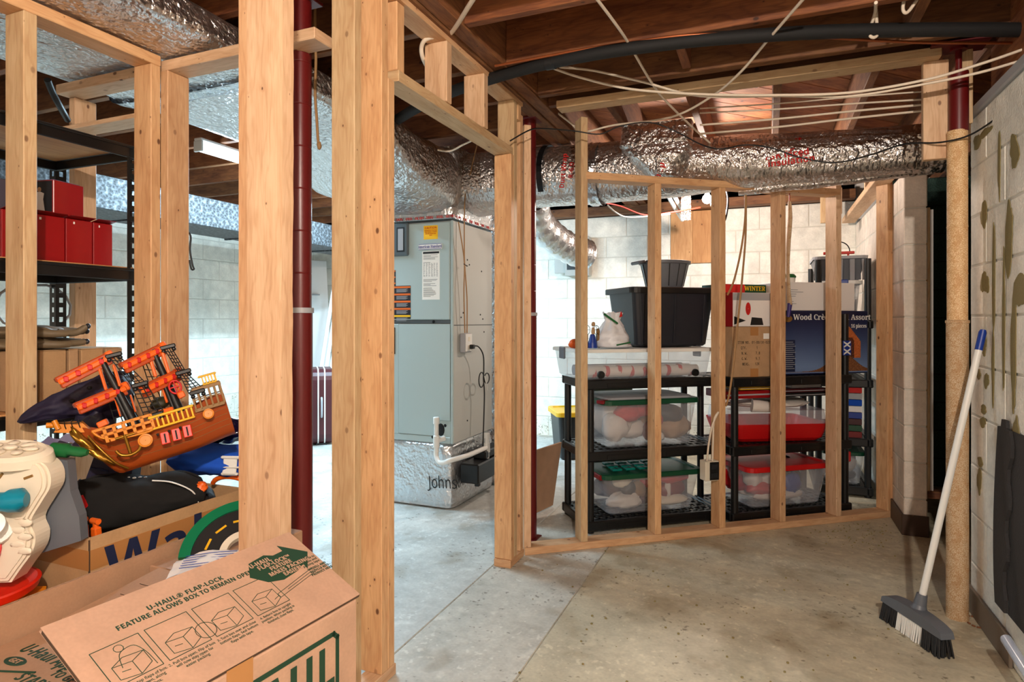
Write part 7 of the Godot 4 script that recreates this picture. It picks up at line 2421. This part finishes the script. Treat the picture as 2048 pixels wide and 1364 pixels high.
func build_wiring():
	cable("refrigerant_line", "thick black insulated pipe running across under the joists", "pipe", [Vector3(-1.980, 2.250, -2.885), Vector3(-1.629, 2.260, -2.676), Vector3(-1.373, 2.270, -2.568), Vector3(-1.121, 2.285, -2.520), Vector3(-0.889, 2.285, -2.470), Vector3(-0.624, 2.285, -2.452), Vector3(-0.368, 2.285, -2.469), Vector3(-0.147, 2.285, -2.504), Vector3(0.289, 2.285, -2.622), Vector3(0.877, 2.270, -2.821), Vector3(1.145, 2.260, -2.952)], 0.026, M.black_soft, 14)
	cable("copper_line", "thin orange-brown copper line running beside the black insulated pipe", "pipe", [Vector3(-1.085, 2.300, -2.440), Vector3(-0.726, 2.305, -2.439), Vector3(-0.502, 2.305, -2.448), Vector3(-0.273, 2.300, -2.461), Vector3(0.012, 2.285, -2.534), Vector3(0.293, 2.270, -2.660), Vector3(0.559, 2.260, -2.777), Vector3(0.901, 2.250, -2.898)], 0.006, M.copper, 8)
	cable("ceiling_cable", "white flat cable crossing diagonally down from the top centre to the foil boot", "cable", [Vector3(-0.550, 2.300, -1.963), Vector3(-0.536, 2.300, -2.071), Vector3(-0.513, 2.300, -2.318), Vector3(-0.507, 2.305, -2.495), Vector3(-0.480, 2.271, -2.777), Vector3(-0.456, 2.271, -3.057), Vector3(-0.378, 2.245, -3.413), Vector3(-0.292, 2.192, -3.611)], 0.0055, M.cable_white, 8, "white ceiling cables")
	cable("ceiling_cable", "white cable sloping from the upper right down across the foil boot", "cable", [Vector3(0.157, 2.280, -2.183), Vector3(0.112, 2.280, -2.297), Vector3(0.012, 2.277, -2.547), Vector3(-0.103, 2.244, -2.770), Vector3(-0.241, 2.229, -2.983), Vector3(-0.448, 2.219, -3.168), Vector3(-0.749, 2.245, -3.261), Vector3(-0.885, 2.228, -3.258), Vector3(-0.949, 2.243, -3.286), Vector3(-1.000, 2.290, -3.265), Vector3(-1.102, 2.373, -3.223)], 0.0055, M.cable_white, 8, "white ceiling cables")
	cable("ceiling_cable", "white cable sagging across the right half, upper of the crossing pair", "cable", [Vector3(-0.869, 2.300, -2.540), Vector3(-0.796, 2.322, -2.755), Vector3(-0.572, 2.250, -2.793), Vector3(-0.269, 2.190, -2.810), Vector3(0.033, 2.149, -2.826), Vector3(0.312, 2.123, -2.833), Vector3(0.569, 2.135, -2.831), Vector3(0.735, 2.155, -2.791), Vector3(0.867, 2.189, -2.791), Vector3(1.016, 2.235, -2.798)], 0.0055, M.cable_white, 8, "white ceiling cables")
	cable("ceiling_cable", "white cable sagging across the right half, lower of the crossing pair", "cable", [Vector3(-0.829, 2.300, -2.557), Vector3(-0.732, 2.352, -2.781), Vector3(-0.509, 2.279, -2.819), Vector3(-0.271, 2.189, -2.830), Vector3(0.053, 2.153, -2.856), Vector3(0.315, 2.116, -2.855), Vector3(0.574, 2.127, -2.854), Vector3(0.748, 2.140, -2.839), Vector3(0.879, 2.162, -2.828), Vector3(1.016, 2.173, -2.798)], 0.0055, M.cable_white, 8, "white ceiling cables")
	cable("duct_cable", "pale cable stretched above the long foil duct, topmost of four", "cable", [Vector3(-0.324, 2.316, -3.382), Vector3(0.039, 2.288, -3.369), Vector3(0.369, 2.267, -3.343), Vector3(0.673, 2.222, -3.252)], 0.004, M.cable_white, 8, "cables above the long duct")
	cable("duct_cable", "pale cable stretched above the long foil duct, second of four", "cable", [Vector3(-0.324, 2.292, -3.382), Vector3(0.039, 2.260, -3.369), Vector3(0.369, 2.235, -3.343), Vector3(0.673, 2.186, -3.252)], 0.0045, M.cable_white, 8, "cables above the long duct")
	cable("duct_cable", "pale cable stretched above the long foil duct, third of four", "cable", [Vector3(-0.324, 2.229, -3.382), Vector3(0.039, 2.211, -3.369), Vector3(0.369, 2.199, -3.343), Vector3(0.673, 2.164, -3.252)], 0.0055, M.cable_white, 8, "cables above the long duct")
	cable("duct_cable", "pale cable stretched above the long foil duct, lowest of four", "cable", [Vector3(-0.324, 2.182, -3.382), Vector3(0.039, 2.170, -3.369), Vector3(0.369, 2.165, -3.343), Vector3(0.673, 2.137, -3.252)], 0.0055, M.cable_white, 8, "cables above the long duct")
	cable("black_cable", "long thin black cable draped from the doorway past the foil duct to the right wall", "cable", [Vector3(-1.133, 2.058, -2.724), Vector3(-1.062, 2.126, -2.807), Vector3(-1.012, 2.148, -2.882), Vector3(-0.889, 2.151, -2.987), Vector3(-0.773, 2.136, -3.034), Vector3(-0.680, 2.176, -3.073), Vector3(-0.541, 2.194, -3.130), Vector3(-0.425, 2.151, -3.178), Vector3(-0.304, 2.072, -3.174), Vector3(-0.209, 2.033, -3.159), Vector3(-0.097, 2.053, -3.205), Vector3(0.015, 2.026, -3.197), Vector3(0.145, 1.966, -3.197), Vector3(0.292, 1.929, -3.203), Vector3(0.426, 1.937, -3.150), Vector3(0.543, 1.949, -3.058), Vector3(0.649, 1.921, -2.972), Vector3(0.737, 1.927, -2.921), Vector3(0.804, 1.962, -2.819), Vector3(0.848, 1.989, -2.729), Vector3(0.923, 2.035, -2.652)], 0.0035, M.cable_black, 8)
	cable("bent_conduit", "thick white cable bent around the first short stud above the doorway", "cable", [Vector3(-0.875, 2.300, -1.846), Vector3(-0.948, 2.295, -1.920), Vector3(-1.137, 2.314, -2.127), Vector3(-1.181, 2.295, -2.087), Vector3(-1.217, 2.281, -2.073), Vector3(-1.240, 2.261, -2.085), Vector3(-1.246, 2.231, -2.104), Vector3(-1.269, 2.224, -2.181)], 0.0085, M.cable_white, 10)
	cable("cable_loop", "white cable loop hanging from a joist at the top right", "cable", [Vector3(0.350, 2.300, -2.455), Vector3(0.374, 2.347, -2.642), Vector3(0.358, 2.291, -2.635), Vector3(0.356, 2.263, -2.635), Vector3(0.370, 2.254, -2.640), Vector3(0.382, 2.267, -2.645), Vector3(0.380, 2.301, -2.645), Vector3(0.379, 2.362, -2.655)], 0.006, M.cable_white, 8)
	cable("cable_hook", "white cable end hooked under a joist beside the hanging loop", "cable", [Vector3(0.464, 2.377, -2.571), Vector3(0.450, 2.324, -2.565), Vector3(0.453, 2.299, -2.566), Vector3(0.469, 2.303, -2.573), Vector3(0.506, 2.360, -2.588)], 0.006, M.cable_white, 8)
	cable("drop_cable", "tan cable hanging from the diagonal wall plate beside the third stud, shorter one", "cable", [Vector3(-0.110, 1.911, -3.740), Vector3(-0.113, 1.770, -3.739), Vector3(-0.133, 1.597, -3.709), Vector3(-0.168, 1.427, -3.673), Vector3(-0.204, 1.345, -3.701)], 0.0055, M.cable_tan, 8, "cables hanging from the plate")
	cable("drop_cable", "tan cable hanging from the diagonal wall plate, long one reaching down the stud", "cable", [Vector3(-0.108, 1.911, -3.741), Vector3(-0.109, 1.682, -3.719), Vector3(-0.124, 1.454, -3.680), Vector3(-0.141, 1.258, -3.652), Vector3(-0.161, 1.037, -3.633), Vector3(-0.187, 0.815, -3.622), Vector3(-0.209, 0.722, -3.645)], 0.0055, M.cable_tan, 8, "cables hanging from the plate")
	cable("outlet_cable", "pale cable running down to the cream outlet box, left of the two", "cable", [Vector3(-0.246, 0.693, -3.598), Vector3(-0.275, 0.625, -3.564), Vector3(-0.293, 0.528, -3.557), Vector3(-0.305, 0.422, -3.574)], 0.0055, M.cable_white, 8, "cables into the outlet box")
	cable("outlet_cable", "pale cable running down to the cream outlet box, right of the two", "cable", [Vector3(-0.246, 0.693, -3.598), Vector3(-0.268, 0.651, -3.578), Vector3(-0.273, 0.540, -3.576), Vector3(-0.277, 0.422, -3.585)], 0.0055, M.cable_white, 8, "cables into the outlet box")
	cable("wire_hook", "thin black wire hook hanging beside the corner studs of the left frame", "hook", [Vector3(-2.041, 1.536, -1.712), Vector3(-2.034, 1.517, -1.714), Vector3(-2.037, 1.469, -1.713), Vector3(-2.028, 1.412, -1.717), Vector3(-2.023, 1.397, -1.719), Vector3(-2.032, 1.397, -1.715), Vector3(-2.039, 1.431, -1.712)], 0.0035, M.cable_black, 8)
	cable("black_hose", "black hose hanging down behind the near left stud", "hose", [Vector3(-2.476, 2.096, -1.467), Vector3(-2.512, 2.068, -1.506), Vector3(-2.542, 2.038, -1.548), Vector3(-2.616, 2.012, -1.626)], 0.012, M.cable_black, 10)
	cable("red_cable", "red cable running up behind the near studs", "cable", [Vector3(-1.777, 2.592, -2.080), Vector3(-1.805, 2.562, -2.176), Vector3(-1.820, 2.535, -2.279), Vector3(-1.809, 2.482, -2.391)], 0.006, M.cable_red, 8)
	cable("orange_cable", "orange-red cable draped under the joists over the storage shelves", "cable", [Vector3(-1.081, 2.041, -4.314), Vector3(-0.987, 2.034, -4.460), Vector3(-0.837, 1.986, -4.630), Vector3(-0.679, 2.022, -4.804), Vector3(-0.478, 2.078, -4.995)], 0.006, M.cable_red, 8)
	cable("slack_cable", "slack white cable hanging under the joists over the storage shelves", "cable", [Vector3(-1.048, 2.023, -4.327), Vector3(-0.992, 1.970, -4.350), Vector3(-0.937, 1.954, -4.481), Vector3(-0.802, 1.978, -4.645), Vector3(-0.679, 2.011, -4.804)], 0.005, M.white_plastic, 8)
	cable("door_cable", "white cable loop seen through the doorway under the dark joists", "cable", [Vector3(-1.564, 2.369, -2.816), Vector3(-1.516, 2.304, -2.836), Vector3(-1.581, 2.271, -2.918), Vector3(-1.638, 2.285, -2.894)], 0.005, M.cable_white)
	cable("door_cable", "white slack cable over the foil duct seen through the doorway", "cable", [Vector3(-1.576, 2.084, -2.811), Vector3(-1.516, 2.078, -2.836), Vector3(-1.411, 2.081, -2.771), Vector3(-1.314, 2.082, -2.703), Vector3(-1.177, 2.035, -2.457)], 0.005, M.cable_white)
	cable("pvc_conduit", "white plastic conduit sloping down to the plywood board, left one", "pipe", [Vector3(-0.704, 2.185, -4.847), Vector3(-0.701, 2.148, -5.011), Vector3(-0.667, 2.063, -5.458)], 0.016, M.white_plastic, 12, "plastic conduits")
	cable("pvc_conduit", "white plastic conduit sloping down to the plywood board, right one", "pipe", [Vector3(-0.669, 2.200, -4.862), Vector3(-0.664, 2.164, -5.026), Vector3(-0.627, 2.071, -5.474)], 0.016, M.white_plastic, 12, "plastic conduits")
	# tape wraps on the insulated pipe
	var wr := thing("pipe_clip", "black tape wrap and hanger wire on the insulated pipe beside the doorway", "clip", Vector3(-0.84, 2.285, -2.466))
	var ws := ST()
	tube(ws, [Vector3(-0.02, 0, 0.0), Vector3(0.02, 0, 0.0)], 0.0285, 14)
	obj("tape", ws, M.cable_black, wr)
	var w2 := ST()
	tube(w2, [Vector3(0, 0.0, 0.0), Vector3(0, 0.036, 0.0)], 0.002, 6)
	obj("wire", w2, M.copper, wr)
	var ff := thing("foil_scrap", "dark foil flap hanging beside the plastic conduits above the plywood board", "foil", Vector3(-0.59, 2.09, -5.05))
	var fs := ST()
	grid(fs, 8, 14, func(u: float, v: float) -> Vector3: return Vector3((u - 0.5) * 0.075, (0.5 - v) * 0.33 + 0.07, 0.012 * (nz(NS, u * 90.0, v * 160.0) - 0.5)))
	obj("flap", fs, M.foil, ff)

# ---------------------------------------------------------------- far corner behind the near studs
func build_far_items():
	var s := thing("suitcase", "burgundy hard suitcase with pale trim standing on the floor beyond the red column", "suitcase", Vector3(-4.10, 0, -4.95), -48.0)
	var st := ST()
	loft(st, T(Vector3(0, 0.37, 0), Vector3(90, 0, 0)), [[-0.11, 0.46, 0.68, 0.08], [-0.10, 0.50, 0.72, 0.10], [0.10, 0.50, 0.72, 0.10], [0.11, 0.46, 0.68, 0.08]])
	obj("shell", st, M.burgundy, s)
	for z in [-0.03, 0.03]:
		var tr := ST()
		loft(tr, T(Vector3(0, 0.37, z), Vector3(90, 0, 0)), [[-0.006, 0.508, 0.728, 0.10], [0.006, 0.508, 0.728, 0.10]], false, false)
		obj("trim_band", tr, M.white_plastic, s)
	var hd := ST()
	tube(hd, curve([Vector3(0.252, 0.28, 0.0), Vector3(0.285, 0.30, 0.0), Vector3(0.285, 0.44, 0.0), Vector3(0.252, 0.46, 0.0)], 5), 0.01, 8)
	obj("handle", hd, M.light_grey, s)
	box("wheel_foot", Vector3(-0.2, 0.0, -0.05), Vector3(-0.14, 0.02, 0.05), M.black_plastic, s)
	box("wheel_foot", Vector3(0.14, 0.0, -0.05), Vector3(0.2, 0.02, 0.05), M.black_plastic, s)
	var s2 := thing("suitcase", "smaller burgundy suitcase behind the trimmed one, partly hidden by the red column", "suitcase", Vector3(-4.36, 0, -4.66), -48.0)
	var a2 := ST()
	loft(a2, T(Vector3(0, 0.25, 0), Vector3(90, 0, 0)), [[-0.10, 0.36, 0.46, 0.06], [-0.09, 0.40, 0.50, 0.08], [0.09, 0.40, 0.50, 0.08], [0.10, 0.36, 0.46, 0.06]])
	obj("shell", a2, M.burgundy, s2)
	var h2 := ST()
	tube(h2, curve([Vector3(-0.06, 0.50, 0.0), Vector3(-0.05, 0.53, 0.0), Vector3(0.05, 0.53, 0.0), Vector3(0.06, 0.50, 0.0)], 5), 0.008, 8)
	obj("handle", h2, M.steel, s2)
	var d := thing("door_slab", "white door slab leaning against the far left wall", "door", Vector3(-4.85, 0.0, -5.55), 62.0)
	tbox("slab", T(Vector3(0, 0.96, -0.10), Vector3(-6, 0, 0)), Vector3(0.72, 1.90, 0.035), M.white_paint, d, 0.003)
	tbox("panel_line", T(Vector3(0, 1.5, -0.128), Vector3(-6, 0, 0)), Vector3(0.50, 0.01, 0.04), M.light_grey, d, 0.001)
	var tm := thing("trim_board", "long white trim boards leaning behind the suitcases", "board", Vector3(-4.55, 0.0, -5.35), 62.0)
	for k in 3:
		tbox("board", T(Vector3(0.1 + k * 0.05, 0.80, 0.06 + k * 0.02), Vector3(-7, 0, -12)), Vector3(0.04, 1.6, 0.012), M.white_paint, tm, 0.002)
	var gb := thing("grey_board", "short weathered grey board leaning beside the white trim boards", "board", Vector3(-4.35, 0.0, -5.45), 62.0)
	tbox("board", T(Vector3(0.2, 0.45, 0.0), Vector3(-8, 0, -6)), Vector3(0.14, 0.9, 0.02), M.grey_plastic, gb, 0.002)
